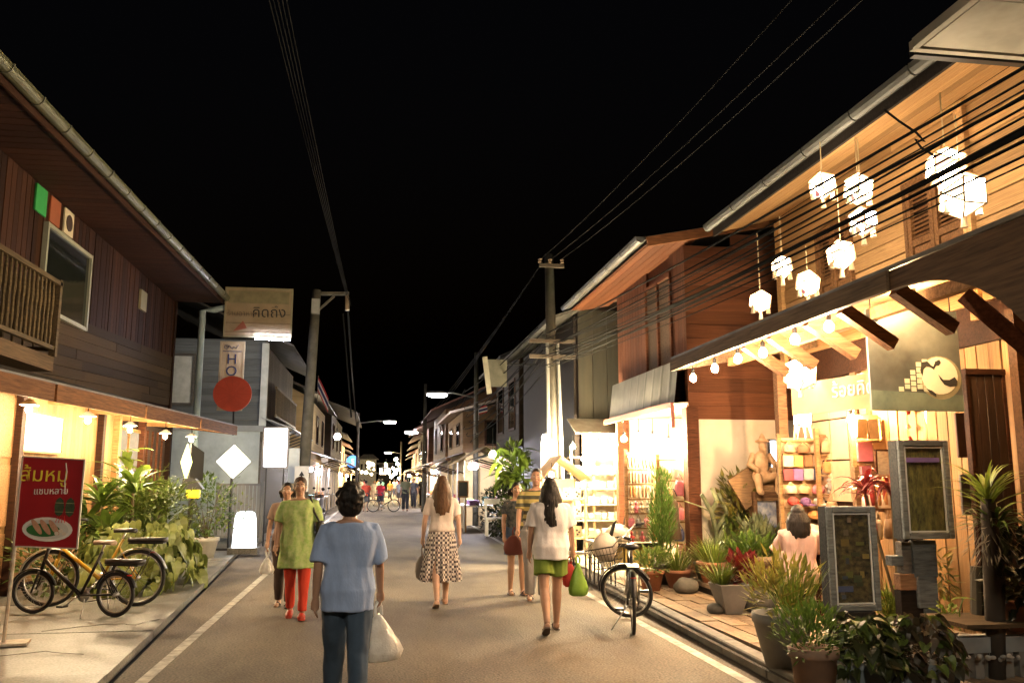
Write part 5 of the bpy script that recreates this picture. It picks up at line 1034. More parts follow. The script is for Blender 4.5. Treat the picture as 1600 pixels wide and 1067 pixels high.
# ---------------------------------------------------------------- bicycles
def bicycle(label, rear, front_dir, Rw, wb, frame_m, steer=0, basket=False, rack=True, low=False, saddle_m=None, z0=0, stand=True, tilt=0, fender=None):
    a = math.atan2(front_dir[1], front_dir[0]); t = thing('bicycle', label, 'bicycle', V((rear[0], rear[1], z0)), a); rub = flat('tyre_rubber', (.02,.02,.02), .7); B = lambda mb, n, m, p=t, s=True: mb.build(n, m, p, s, True)
    hx = wb-.16 if not low else wb-.14; ht = Rw+.50; crank = V((wb*.42,0,Rw-.02)); seat = V((wb*.22,0,Rw+.42)); hub = V((0,0,Rw)); head1 = V((hx+.05,0,Rw+.26)); head0 = V((hx-.02,0,ht))
    if low:
        B(MB().tube([head1*.6+head0*.4, V((wb*.62,0,Rw+.14)), crank], [.022,.026,.024], 8), 'frame', frame_m)
    else: B(MB().tube([head1, crank], .018, 8).tube([head0-V((0,0,.04)), lerp(seat,crank,.12)], .016, 8), 'frame', frame_m)
    B(MB().tube([seat+V((-.03,0,.04)), crank], .017, 8), 'seat_tube', frame_m)
    for sy in (-1,1): B(MB().tube([crank+V((0,sy*.02,0)), hub+V((0,sy*.055,0))], .010, 6).tube([lerp(seat,crank,.1), hub+V((0,sy*.055,0))], .009, 6), 'stay', frame_m)
    def wheel(c, rot, nm='wheel'):
        rm = rot; ringp = lambda r_, n=28: [c + rm @ V((math.cos(2*PI*k/n)*r_, 0, math.sin(2*PI*k/n)*r_)) for k in range(n)]
        w = MB().tube([c + rm @ V((0,-.045,0)), c + rm @ V((0,.045,0))], .022, 10); w = B(w, 'wheel', steel)
        def torus(r_, rr, m, n_): 
            n = 30; q = 7; m_ = MB(); m_.rings([[c + rm @ V((math.cos(2*PI*k/n)*(r_+rr*math.cos(2*PI*j/q)), rr*math.sin(2*PI*j/q)*.9, math.sin(2*PI*k/n)*(r_+rr*math.cos(2*PI*j/q)))) for j in range(q)] for k in list(range(n))+[0]], cap=False); o_ = m_.build(n_, m, w, True, True); return o_
        torus(Rw-.02, .021, rub, 'tyre'); torus(Rw-.045, .010, steel, 'rim')
        sp = MB()
        for k in range(18):
            b_ = 2*PI*k/18; sp.tube([c + rm @ V((math.cos(b_+.5)*.02, (.03 if k % 2 else -.03), math.sin(b_+.5)*.02)), c + rm @ V((math.cos(b_)*(Rw-.05),0,math.sin(b_)*(Rw-.05)))], .0016, 3, cap=False)
        o_ = sp.build('spokes', steel, w, False, True); o_['kind'] = 'stuff'
        if fender:
            n = 14; m_ = MB(); m_.rings([[c + rm @ V((math.cos(b_)*(Rw+.02+hh), yy, math.sin(b_)*(Rw+.02+hh))) for yy, hh in ((-.032,-.012),(-.016,.004),(.016,.004),(.032,-.012))] for b_ in [R(12)+R(150)*k/n for k in range(n+1)]], cap=False); m_.build('fender', fender, w, True, True)
        return w
    I3 = Matrix.Identity(3); wheel(hub, I3)
    ax = (head0-head1).normalized(); rs = Matrix.Rotation(steer, 3, ax); piv = head1; fh = V((wb,0,Rw)); Fr = lambda p: piv + rs @ (V(p)-piv); fc = Fr(fh); fc.z = Rw
    wheel(fc, rs)
    cr = piv + ax*-.03
    for sy in (-1,1): B(MB().tube([Fr(cr+V((0,sy*.045,0))), fc + rs @ V((0,sy*.05,0))], [.014,.010], 7), 'fork', frame_m if low else steel)
    B(MB().tube([cr, head0+ax*.04], .02, 8), 'head_tube', frame_m)
    st = head0+ax*.14
    hb = [Fr(st+V(q)) for q in ((-.12,-.28,.03), (-.02,-.22,.05), (.04,-.08,.01), (.03,0,0), (.04,.08,.01), (-.02,.22,.05), (-.12,.28,.03))]
    o_ = B(MB().tube([head0, st], .014, 7).tube(hb, .011, 7), 'handlebar', steel)
    for q in ((hb[0], hb[1]), (hb[6], hb[5])): B(MB().tube([q[0], lerp(q[0],q[1],.9)], .017, 7), 'grip', rub, o_)
    ss = seat+V((-.05,0,.12)); B(MB().tube([seat, ss], .013, 7), 'seat_post', steel)
    rr = []
    for x_, w_, h_ in ((-.13,.05,.0), (-.10,.085,.02), (-.03,.075,.025), (.05,.03,.02), (.14,.018,.01)): rr.append([ss+V((x_,math.cos(b_)*w_,.015+h_*.4+math.sin(b_)*.026)) for b_ in [2*PI*k/10 for k in range(10)]])
    B(MB().rings(rr), 'saddle', saddle_m or flat('saddle_black', (.025,.022,.02), .45))
    B(MB().rings([[crank+V((math.cos(2*PI*k/18)*r_,yy,math.sin(2*PI*k/18)*r_)) for k in range(18)] for r_, yy in ((.02,-.045),(.085,-.045),(.085,-.05),(.02,-.05))]), 'chainring', steel)
    B(MB().tube([crank+V((0,-.05,.085)), hub+V((0,-.045,.035))], .005, 4).tube([crank+V((0,-.05,-.085)), hub+V((0,-.045,-.035))], .005, 4), 'chain', blackm)
    for sg in (-1,1):
        e_ = crank+V((sg*.12,sg*.08,-sg*.11)); p_ = B(MB().tube([crank+V((0,sg*.05,0)), e_], .009, 6), 'crank_arm', steel); MB().box(e_+V((0,sg*.05,0)), (.08,.09,.022)).build('pedal', blackm, p_, False, True)
    if rack:
        rk = MB().span((-.30,-.06,Rw*2+.07), (.12,.06,Rw*2+.085)); 
        o_ = B(rk, 'rack', blackm, t, False)
        for sy in (-1,1): B(MB().tube([V((-.2,sy*.06,Rw*2+.07)), hub+V((0,sy*.06,0))], .006, 5), 'rack_stay', blackm)
        if rack == 'pad': B(MB().rings([[V((x_,yy,Rw*2+.09+zz)) for yy, zz in ((-.075*w_,0),(.075*w_,0),(.07*w_,.05),(-.07*w_,.05))] for x_, w_ in ((-.32,.8),(-.28,1),(.08,1),(.13,.7))]), 'rack_pad', flat('saddle_black', (.025,.022,.02), .45), o_)
    if stand: B(MB().tube([crank+V((-.1,.05,-.04)), V((crank.x-.2,.22,.01))], .008, 6), 'kickstand', steel)
    B(MB().lathe([(.0,.0),(.03,.0),(.03,.012),(0,.014)], V((-.16,0,Rw*2-.04)), 10), 'reflector', flat('reflector', (.5,.05,.03), .2))
    if basket:
        bc = Fr(fh+V((.06,0,ht-Rw+.03))); bk = MB(); h_ = .24; w0, w1 = .13, .17; n = 9
        P = lambda u, v, z: bc + rs @ V((u*(w0+(w1-w0)*z)+.05, v*(w0+(w1-w0)*z), -.18+h_*z))
        for z in (0,.33,.66,1): bk.tube([P(*q,z) for q in ((-1,-1),(1,-1),(1,1),(-1,1),(-1,-1))], .005 if z < 1 else .008, 4)
        for k in range(n):
            u = -1+2*k/(n-1)
            for q in ((u,-1),(u,1),(-1,u),(1,u)): bk.tube([P(*q,0), P(*q,1)], .003, 3)
            bk.tube([P(u,-1,0), P(u,1,0)], .003, 3)
        o_ = B(bk, 'basket', flat('basket_wire', (.05,.045,.04), .5, .5), t, False); o_['kind'] = 'stuff'
        W4 = Matrix.Translation(V((rear[0],rear[1],z0))) @ Matrix.Rotation(a, 4, 'Z'); t['_b'] = 0; del t['_b']
        return t, W4 @ P(0,0,.6)
    return t, None
rp_ = gz(178,963,.05); bicycle('small wheeled black bicycle with a slanted main tube before the red poster', rp_, (-1.05,.42), .245, 1.08, blackm, .25, rack='pad', low=True, z0=.045, fender=blackm, saddle_m=flat('saddle_tan', (.30,.22,.15), .5))
rp_ = gz(212,946,.05); bicycle('yellow bicycle standing behind the small black one by the leafy bush', rp_, (-1.0,.10), .335, 1.04, flat('yellow_enamel', (.5,.29,.02), .35), .15, rack='pad', z0=.045, low=True, fender=steel)
_, bp_ = bicycle('black bicycle parked on the road edge with its front wheel turned sideways', (2.60,8.86), (.25,1.0), .305, .98, blackm, R(72), basket=True, rack=True, z0=.0, fender=blackm)
p = bp_; t = thing('basket_bag', 'white cloth bundle stuffed in the bicycle basket', 'bag', p)
MB().rings([[p+V((math.cos(2*PI*k/12)*r_*(1+.15*math.sin(k*2.1+z*9)),math.sin(2*PI*k/12)*r_*(1+.12*math.sin(k*3.3)),z)) for k in range(12)] for z, r_ in ((-.1,.08),(-.02,.13),(.08,.14),(.16,.10),(.21,.04))]).build('bundle', cloth('bag_cream', (.6,.52,.42)), t, True)
MB().tube([p+V((.04,0,.1)), p+V((.1,-.02,.3)), p+V((.13,-.03,.36))], [.03,.02,.004], 6).build('stick', blackm, t)
# ---------------------------------------------------------------- plants
leafm = lambda n, c, c2=None, **k: M(n, c, c2 or tuple(v*.55 for v in c), 5, rough=.45, bump=.05, rand=.35, trans=.25, **k)
L_drac = leafm('leaf_dracaena', (.13,.21,.03)); L_poth = leafm('leaf_pothos', (.27,.30,.085), (.13,.17,.035)); L_fern = leafm('leaf_fern', (.15,.22,.03)); L_vine = leafm('leaf_vine', (.09,.16,.025))
L_lime = leafm('leaf_lime', (.20,.28,.04)); L_grey = leafm('leaf_grey', (.19,.22,.11)); L_dark = leafm('leaf_dark', (.045,.055,.018)); L_red = leafm('leaf_red', (.20,.02,.018), (.10,.012,.012)); L_rust = leafm('leaf_rust', (.22,.05,.02)); L_crot = leafm('leaf_croton', (.30,.24,.05), (.10,.13,.03)); L_mid = leafm('leaf_mid', (.11,.16,.03)); L_purp = leafm('leaf_purple', (.055,.03,.022), (.03,.035,.012))
stemm = flat('stem', (.10,.075,.035)); terra = M('terracotta', (.36,.15,.075), (.24,.095,.05), 4, rough=.8, rand=.15); greypot = M('grey_pot', (.22,.21,.19), (.13,.125,.11), 3, rough=.8, rand=.1)
def stuff(o): o['kind'] = 'stuff'; return o
def pot(t, p, r, h, mat, square=False, rim=True, taper=.68):
    p = V(p)
    if square: MB().rings([[p+V((sx*w,sy*w,z)) for sx,sy in ((-1,-1),(1,-1),(1,1),(-1,1))] for z, w in ((0,r*taper),(h,r),(h,r*.86),(h*.85,r*.84))]).build('pot', mat, t, bevel=.008)
    else: MB().lathe([(r*taper,0),(r*.95,h*.82),(r*(1.06 if rim else 1),h*.83),(r*(1.06 if rim else 1),h),(r*.9,h),(r*.86,h*.86)], p, 20).build('pot', mat, t, True)
    (MB().lathe([(.01,h*.88),(r*.86,h*.86)], p, 14) if not square else MB().poly([p+V((sx*r*.84,sy*r*.84,h*.87)) for sx,sy in ((-1,-1),(1,-1),(1,1),(-1,1))])).build('soil', soil, t); return p+V((0,0,h*.88))
def cloud(c, rad, n, L, w, up=.3, hollow=.55, fac=None):
    m = MB(); c = V(c)
    for i in range(n):
        while True:
            q = V((random.uniform(-1,1), random.uniform(-1,1), random.uniform(-1,1)))
            if hollow < q.length + .45*mnoise.noise(q*2.1+c) < 1: break
        p = c + V((q.x*rad[0], q.y*rad[1], q.z*rad[2])); d = q + V((random.uniform(-.6,.6), random.uniform(-.6,.6), up+random.uniform(-.6,.5))); k = random.uniform(.7,1.3)
        m.leafq(p, d, L*k, w*k, (random.uniform(-.4,.4),random.uniform(-.4,.4),1))
    return m
def branches(m, base, c, rad, n):
    for i in range(n):
        e_ = V(c)+V((random.uniform(-.7,.7)*rad[0],random.uniform(-.7,.7)*rad[1],random.uniform(-.3,.8)*rad[2])); m.tube([base, lerp(base,e_,.5)+V((random.uniform(-.04,.04),random.uniform(-.04,.04),.04)), e_], [.012,.008,.004], 5)
    return m
def grass(base, r, n, h, w, droop=.7, spread=.5):
    m = MB()
    for i in range(n):
        a = random.uniform(0,2*PI); q = random.uniform(0,1)**.5; m.strap(V(base)+V((math.cos(a)*r*q*.6,math.sin(a)*r*q*.6,0)), (math.cos(a)*spread*q,math.sin(a)*spread*q,1), h*random.uniform(.6,1.1), w, droop*random.uniform(.5,1.4), 4)
    return m
def ferns(base, n, h, spread=.9, droop=1.2, ll=.05):
    m = MB()
    for i in range(n):
        a = random.uniform(0,2*PI); d = V((math.cos(a)*spread*random.uniform(.3,1),math.sin(a)*spread*random.uniform(.3,1),1)).normalized(); p = V(base); L = h*random.uniform(.7,1.1)
        for k in range(11):
            p2 = p + d*L/11; s_ = d.cross(V((0,0,1))); s_ = s_.normalized() if s_.length > .05 else V((1,0,0)); l_ = ll*(1.2-abs(k-4)/8)
            m.leafq(p2, s_+d*.35, l_, l_*.32); m.leafq(p2, -s_+d*.35, l_, l_*.32); m.tube([p,p2], .003, 3, cap=False); p = p2; d = (d+V((0,0,-droop/11*(.4+k/8)))).normalized()
    return m
def plant(label, p, group=None, name='potted_plant', cat='plant'): return thing(name, label, cat, V(p), 0, group)
STR = {}
def straps(t, base, n, L, w, mat, droop=.8, spread=.9, name='leaf', up=.5):
    """big strap leaves, each its own part, four shared shapes"""
    key = (mat.name, L, w, droop)
    if key not in STR: STR[key] = [MB().strap((0,0,0), (.75+.1*k,0,up+.25*k), L*(1+.08*k), w, droop*(1+.2*k), 6).build('leaf', mat, me_only=True) for k in range(-1,3)]
    for i in range(n):
        m = Matrix.Translation(V(base)+V((0,0,random.uniform(-.06,.06)))) @ Matrix.Rotation(2*PI*i*.382+random.uniform(-.3,.3), 4, 'Z') @ Matrix.Rotation(random.uniform(-.5,.35), 4, 'Y') @ Matrix.Scale(random.uniform(.7,1.1), 4); place(random.choice(STR[key]), name, t, m)
# beside the bicycles: dracaena, fern clump, trailing broad leaves, vine
p = gz(180,925,.05); p = V((-4.0,13.6,.05)); t = plant('tall dracaena with arching strap leaves growing up behind the red poster', p, name='dracaena')
for bx, by, h in ((0,0,1.15), (.35,.25,1.35), (-.25,.1,.85), (.15,-.2,.7)):
    b = p+V((bx,by,0)); MB().tube([b, b+V((.03,.0,h*.6)), b+V((.0,.03,h))], [.035,.028,.02], 7).build('stem', stemm, t, True); straps(t, b+V((0,.03,h)), 30, .72, .13, L_drac, 1.2)
p = V((-3.75,14.9,.05)); t = plant('feathery fern clump rising behind the broad leaved creeper', p, name='fern')
stuff(ferns(p+V((0,0,.75)), 70, 1.15, .95, 1.3, .13).build('foliage', L_fern, t)); MB().tube([p,p+V((0,0,.8))], [.10,.06], 8).build('stem', stemm, t)
stuff(cloud(p+V((.1,.2,.95)), (.75,1.1,.55), 700, .13, .05, .5, .2).build('leaf_mass', L_fern, t))
p = V((-3.42,13.75,.05)); t = plant('heap of trailing broad heart shaped leaves spilling over the pavement', p, name='creeper')
pm = [MB().broad((0,0,0), (1,0,-.25), .25, .21, droop=.3+.15*k).build('leaf', L_poth, me_only=True) for k in range(3)]
for i in range(290):
    a = random.uniform(-PI*.95, PI*.25) if i < 240 else random.uniform(-PI,PI); z = random.uniform(.06,1)
    rr_ = (1-.42*z*z)*random.uniform(.85,1.06); q = p+V((math.cos(a)*.8*rr_, math.sin(a)*1.55*rr_, .05+z*.95-.12*random.random()))
    m = Matrix.Translation(q) @ Matrix.Rotation(a+random.uniform(-.6,.6), 4, 'Z') @ Matrix.Rotation(random.uniform(.5,1.25), 4, 'Y') @ Matrix.Rotation(random.uniform(-.5,.5), 4, 'X') @ Matrix.Scale(random.uniform(.6,1.15), 4); place(random.choice(pm), 'leaf', t, m)
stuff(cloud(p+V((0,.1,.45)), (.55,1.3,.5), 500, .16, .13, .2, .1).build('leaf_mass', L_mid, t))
t = plant('vine bush with small leaves in a white pot beside the diamond sign', V((-3.35,18.2,.05)), name='vine_bush'); b = pot(t, (-3.35,18.2,.05), .24, .38, M('white_pot', (.6,.58,.52), rough=.5))
c = V((-3.4,18.2,1.05)); branches(MB(), b, c, (.6,.5,.6), 14).build('branches', stemm, t); stuff(cloud(c, (.62,.6,.62), 900, .085, .05, .2, .3).build('foliage', L_vine, t)); stuff(cloud(c+V((.45,-.1,-.1)), (.45,.3,.35), 90, .085, .05, .1, .3).build('spray', L_lime, t))
t = plant('broad lime leaved plant climbing at the shop window behind the fern', V((-4.4,16.4,.05)), name='climber'); MB().tube([(-4.4,16.4,.05),(-4.4,16.4,1.9)], .02, 6).build('stem', stemm, t)
lm = MB().broad((0,0,0), (1,0,.1), .26, .17).build('leaf', L_lime, me_only=True)
for i in range(26): place(lm, 'leaf', t, Matrix.Translation((-4.4+random.uniform(-.25,.3),16.4+random.uniform(-.3,.3),1.2+random.uniform(-.1,.9))) @ Matrix.Rotation(random.uniform(0,6.3), 4, 'Z') @ Matrix.Rotation(random.uniform(-.5,1), 4, 'Y'))
t = plant('low leafy border behind the parked bicycles at the wall foot', V((-4.3,12.9,.05)), name='shrub'); stuff(cloud((-4.3,12.9,.55), (.5,.8,.45), 500, .12, .06, .4, .2).build('foliage', L_mid, t)); branches(MB(), V((-4.3,12.9,.05)), (-4.3,12.9,.5), (.4,.6,.4), 8).build('branches', stemm, t)
# right mid: kerb bushes and lit banana plant
b = gz(772,838,.0); t = plant('dark rounded kerbside bush before the white bench', b, name='bush'); c = b+V((.35,0,.72)); branches(MB(), b+V((.3,0,0)), c, (.7,.9,.7), 12).build('branches', stemm, t); stuff(cloud(c, (.78,1.2,.72), 1500, .13, .07, .3, .35).build('foliage', L_dark, t))
b = gz(795,842,.12); t = plant('brighter green shrub at the kerb just behind the couple', b, name='bush'); c = b+V((.2,.2,.65)); branches(MB(), b+V((.2,.2,0)), c, (.4,.4,.6), 9).build('branches', stemm, t); stuff(cloud(c, (.42,.5,.68), 600, .12, .07, .3, .3).build('foliage', L_mid, t))
b = V((3.15,21.0,.12)); t = plant('small leafy tree lit yellow green by a lamp beyond the kerb shrubs', b, name='small_tree', cat='tree'); MB().tube([b, b+V((.05,0,1.4))], [.09,.05], 8).build('stem', leafm('banana_stem', (.16,.17,.06)), t); 
bl_ = MB().broad((0,0,0), (1,0,.2), .42, .2, droop=.5).build('leaf', L_lime, me_only=True)
for i in range(60): place(bl_, 'leaf', t, Matrix.Translation(b+V((random.uniform(-.35,.4),random.uniform(-.35,.35),1.55+random.uniform(-.25,.65)))) @ Matrix.Rotation(random.uniform(0,6.3), 4, 'Z') @ Matrix.Rotation(random.uniform(-.6,.9), 4, 'Y'))
stuff(cloud(b+V((.05,0,1.8)), (.42,.36,.5), 220, .2, .08, .2, .1).build('leaf_mass', L_mid, t))
bulb(aY(770,709,20.3), 26, 'bright lamp shining on the small leafy tree', None, color=(1,.95,.6), r=.08, cord=.5, name='garden_lamp', cat='lamp')
# pots before the red house and craft shop
def G(px, Y): return V((aY(px, 800, Y).x, Y, .26))
ps = thing('plant_step', 'low brick step crowded with pots against the cream wall', 'step', (4.9,11.2,.1)); MB().span((4.15,10.45,.1), (5.5,11.95,.21)).build('core', joint, ps); 
for i in range(5):
    for j in range(6): MB().span((4.13+i*.275,10.43+j*.255,.205), (4.13+i*.275+.268,10.43+j*.255+.247,.25+.004*((i*3+j) % 3))).build('paver', paver, ps)
def P(px, py, z=.125): return gz(px, py, z)
q = P(1018,922); t = plant('small terracotta pot of low green leaves nearest the bicycle', q); b = pot(t, q, .165, .26, terra); stuff(cloud(b+V((0,0,.12)), (.22,.22,.17), 220, .09, .045, .6, .1).build('foliage', L_mid, t))
q = P(1060,918); t = plant('terracotta pot of thin arching grass right behind the bicycle', q); b = pot(t, q, .185, .24, terra); stuff(grass(b, .16, 130, .42, .014, 1.1, .8).build('foliage', L_lime, t))
q = V((aY(1034,800,11.95).x,11.95,.13)); t = plant('tall upright feathery bush standing beside the stall table', q, name='cypress'); b = pot(t, q, .17, .3, greypot); stuff(cloud(b+V((0,0,.62)), (.17,.17,.66), 1100, .11, .022, 1.6, .0).build('foliage', L_vine, t)); MB().tube([b,b+V((0,0,1.1))], [.02,.006], 6).build('stem', stemm, t)
q = P(1080,893); t = plant('dark pot of rusty red leaves behind the grass pot', q); b = pot(t, q, .21, .42, M('brown_pot', (.16,.075,.045), (.10,.05,.03), 3, rough=.6)); stuff(cloud(b+V((0,0,.12)), (.26,.22,.17), 260, .11, .06, .5, .1).build('foliage', L_rust, t))
q = G(1126,11.2); t = plant('large terracotta pot of spiky grey green bromeliads by the cactus', q); b = pot(t, q, .235, .36, terra)
straps(t, b+V((-.08,0,0)), 20, .36, .04, L_grey, .5, up=.9); straps(t, b+V((.12,.05,0)), 16, .3, .04, L_lime, .5, up=.9)
q = G(1112,10.9); t = plant('second terracotta pot of thin bright grass below the bromeliads', q); b = pot(t, q, .21, .26, terra); stuff(grass(b, .2, 160, .38, .013, 1.0, .7).build('foliage', L_lime, t))
q = G(1120,11.6); t = plant('pale green thick branched euphorbia leaning by the red corner post', q, name='euphorbia'); b = pot(t, q, .2, .3, terra); eu = leafm('euphorbia_skin', (.33,.37,.2)); f_ = lambda px, py: aY(px, py, q.y)
for pts in (((1124,850),(1112,800),(1096,772)), ((1124,850),(1135,812),(1139,836)), ((1112,800),(1120,782),(1112,762)), ((1118,830),(1136,800),(1122,770)), ((1112,800),(1092,790),(1068,782))):
    MB().tube([f_(*x) for x in pts], [.035,.035,.028] if pts[-1][0] != 1068 else [.012,.010,.008], 6).build('branch', eu, t, True)
q = G(1155,11.55); t = plant('yellow green croton shrub before the cream wall', q, name='croton'); b = pot(t, q, .2, .3, terra); c = b+V((.02,0,.72)); branches(MB(), b, c, (.26,.26,.4), 10).build('branches', stemm, t); stuff(cloud(c, (.30,.28,.42), 330, .15, .055, .5, .2).build('foliage', L_crot, t)); stuff(cloud(c-V((0,0,.4)), (.3,.28,.25), 200, .13, .05, .4, .2).build('lower_foliage', L_mid, t))
q = G(1188,10.95); t = plant('bright leafy plant in a terracotta bowl under the carved figure', q); b = pot(t, q, .24, .2, terra); stuff(cloud(b+V((0,0,.28)), (.38,.3,.3), 420, .15, .05, .6, .1).build('foliage', L_grey, t))
q = G(1172,10.6); t = plant('wide terracotta pot with a leafy mound beside the table', q); b = pot(t, q, .2, .25, terra); stuff(cloud(b+V((0,0,.18)), (.3,.26,.2), 300, .12, .05, .6, .1).build('foliage', L_vine, t))
q = P(1142,958); t = plant('square tapered grey planter holding grass and a red coleus on the paving', q); b = pot(t, q, .185, .32, greypot, True, taper=.5); stuff(grass(b+V((-.1,0,0)), .12, 130, .42, .014, 1.3, .7).build('grass_tuft', L_fern, t)); stuff(cloud(b+V((.17,0,.16)), (.19,.17,.17), 240, .09, .06, .5, .1).build('red_foliage', L_red, t))
q = G(1098,11.3); t = plant('drooping grass hanging over the paving beside the square planter', q); b = pot(t, q, .14, .22, greypot); stuff(grass(b, .15, 110, .5, .012, 1.9, .9).build('foliage', L_fern, t))
q = P(1226,1040); t = plant('big round grey pot of yellow green bushy plants at the paving edge', q); b = pot(t, q, .235, .40, greypot, rim=False, taper=.6); stuff(cloud(b+V((.0,0,.22)), (.26,.24,.24), 330, .12, .03, .8, .1).build('foliage', L_crot, t)); stuff(grass(b+V((.1,0,0)), .16, 120, .5, .010, .5, .5).build('grass_tuft', L_fern, t))
q = P(1275,1095); t = plant('weathered terracotta pot with fine green leaves nearest the viewer', q); b = pot(t, q, .155, .34, M('old_terracotta', (.28,.17,.11), (.17,.12,.09), 5, rough=.9), taper=.75); stuff(cloud(b+V((-.02,0,.13)), (.22,.2,.19), 600, .06, .02, .7, .0).build('foliage', L_vine, t))
q = P(1395,990,.3); t = plant('light green weeping fern between the two framed glass cases', aY(1393,960,7.9)); b = aY(1393,965,7.9); pot(t, b-V((0,0,.2)), .1, .2, terra); stuff(grass(b, .1, 150, .42, .012, 1.5, .7).build('foliage', L_lime, t)); stuff(cloud(b+V((0,0,.08)), (.14,.14,.2), 150, .06, .04, .3, .1).build('low_foliage', L_lime, t))
b = aY(1394,772,7.6); t = plant('cordyline with drooping dark red strap leaves above the lower glass case', V((b.x,b.y,.12)), name='cordyline'); MB().tube([(b.x,b.y,.12), b], [.03,.02], 6).build('stem', stemm, t); straps(t, b, 24, .50, .05, L_red, 2.3, up=.7); MB().tube([(b.x-.05,b.y,.5), b+V((-.27,0,0))], .015, 6).build('stem', stemm, t); straps(t, b+V((-.27,0,.02)), 22, .34, .05, L_red, 1.6, up=.8)
# orchid on its trunk, pots by the door
b = aY(1545,800,6.0); t = plant('orchid with long arching leaves rooted on a dark trunk by the door', V((b.x,b.y,.12)), name='orchid'); MB().tube([(b.x-.05,b.y,.12), (b.x,b.y,.9), b+V((0,0,.1))], [.06,.075,.05], 8).build('trunk', flat('orchid_trunk', (.05,.04,.03), .95), t, True); straps(t, b+V((.0,0,.08)), 40, .42, .034, L_lime, 1.1, up=.9); straps(t, b+V((.05,0,-.1)), 30, .38, .032, L_vine, 1.5, up=.5)
stuff(cloud(b+V((0,0,-.18)), (.16,.16,.24), 260, .12, .012, -.6, .1).build('roots', flat('root', (.16,.14,.09)), t))
tag(MB().tube([aY(1533,985,6.3), aY(1531,885,6.3)], [.075,.07], 12).build('post_stump', flat('stump', (.055,.05,.035), .9)), 'dark round wooden stump under the orchid', 'stump')
b = aY(1597,985,6.0); t = plant('terracotta pot of dark leaves cut by the picture edge', b); c = pot(t, b, .12, .2, terra); stuff(cloud(c+V((0,0,.25)), (.19,.19,.28), 420, .10, .05, .4, .1).build('foliage', L_dark, t))
b = aY(1500,985,6.2); t = plant('single pale seedling with two rounded leaves by the stump', b, name='seedling'); MB().tube([b, b+V((.01,0,.15)), aY(1505,935,6.2)], .006, 5).build('stem', L_lime, t); 
for d in ((-1,0,.25), (1,0,.2)): MB().broad(aY(1505,935,6.2), d, .10, .06).build('leaf', L_lime, t)
b = aY(1478,960,6.4); t = plant('small yellow green weed beside the grey wooden post', b, name='seedling'); stuff(cloud(b, (.08,.08,.11), 60, .05, .03, .4, .0).build('foliage', L_lime, t))
b = aY(1468,905,7.8); t = plant('loose reddish green foliage hanging behind the post', b, name='shrub'); stuff(cloud(b, (.12,.12,.3), 160, .13, .03, -.3, .0).build('foliage', L_crot, t))
# planter boxes with dark ivy at the bottom edge
bx = M('zinc_planter', (.20,.24,.27), (.12,.15,.17), 3, rough=.55, metal=.2)
for i, (a, b_) in enumerate(((1322,1405), (1409,1500))):
    A = aY(a,1040,5.55); B_ = aY(b_,1040,5.55); t = thing('planter_box', ('zinc planter box of dark ivy next to the terracotta pot','zinc planter box of purple leaved ivy below the grey post')[i], 'planter', V(((A.x+B_.x)/2,5.7,.12)), 0, 'planter boxes at the bottom edge')
    MB().span((A.x,5.55,.13), (B_.x,5.87,A.z)).build('box', bx, t, bevel=.008); MB().span((A.x-.012,5.535,A.z-.03), (B_.x+.012,5.885,A.z+.004)).build('rim', bx, t)
    c = V(((A.x+B_.x)/2,5.7,A.z+.10)); im = (L_dark, L_purp)[i]
    iv = [MB().broad((0,0,0),(1,0,-.2),.085*k,.08*k).build('leaf', (im, L_mid, im)[j], me_only=True) for j, k in enumerate((.8,1.0,1.2))]
    for k in range(170):
        a_ = random.uniform(0,2*PI); z = random.uniform(-.14,.20); w_ = (1-.5*max(0,z)/.2); q = c+V((math.cos(a_)*(B_.x-A.x)*.62*w_,math.sin(a_)*.24*w_-.03,z)); place(iv[(k*7) % 3], 'leaf', t, Matrix.Translation(q) @ Matrix.Rotation(a_+random.uniform(-.8,.8), 4, 'Z') @ Matrix.Rotation(random.uniform(-.3,1.1), 4, 'Y') @ Matrix.Rotation(random.uniform(-.6,.6), 4, 'X'))
    stuff(cloud(c, ((B_.x-A.x)*.55,.2,.16), 330, .05, .04, .3, .0).build('leaf_mass', im, t))
# basin with pebbles, standing behind the boxes
a = aY(1492,1000,6.0); b_ = aY(1640,1000,6.0); t = thing('stone_basin', 'shallow cement basin edge with pale pebbles at the bottom corner', 'basin', V((a.x,6,.12)))
MB().span((a.x,5.98,a.z-.09), (b_.x,6.06,a.z+.02)).span((a.x,6.062,a.z-.09), (b_.x,6.5,a.z-.05)).build('basin_body', M('cement_blue', (.26,.28,.28), (.17,.18,.18), 4), t)
for i in range(5): MB().span((a.x+.02+i*.12,5.99,.13), (a.x+.09+i*.12,6.07,a.z-.092)).build('leg', greypot, t)
tp = MB().span((a.x,5.85,.5), (b_.x,6.4,.53)).build('ledge', wood('ledge_wood', (.13,.09,.05)), t)
for i in range(26): MB().ell((a.x+random.uniform(.0,.7),random.uniform(5.86,5.97),a.z-.10+random.uniform(-.03,.01)), (random.uniform(.012,.028),random.uniform(.012,.02),random.uniform(.01,.018)), 7, 5).build('pebble', M('pebble', (.45,.44,.4), (.3,.29,.26), 6, rand=.3), t, True)
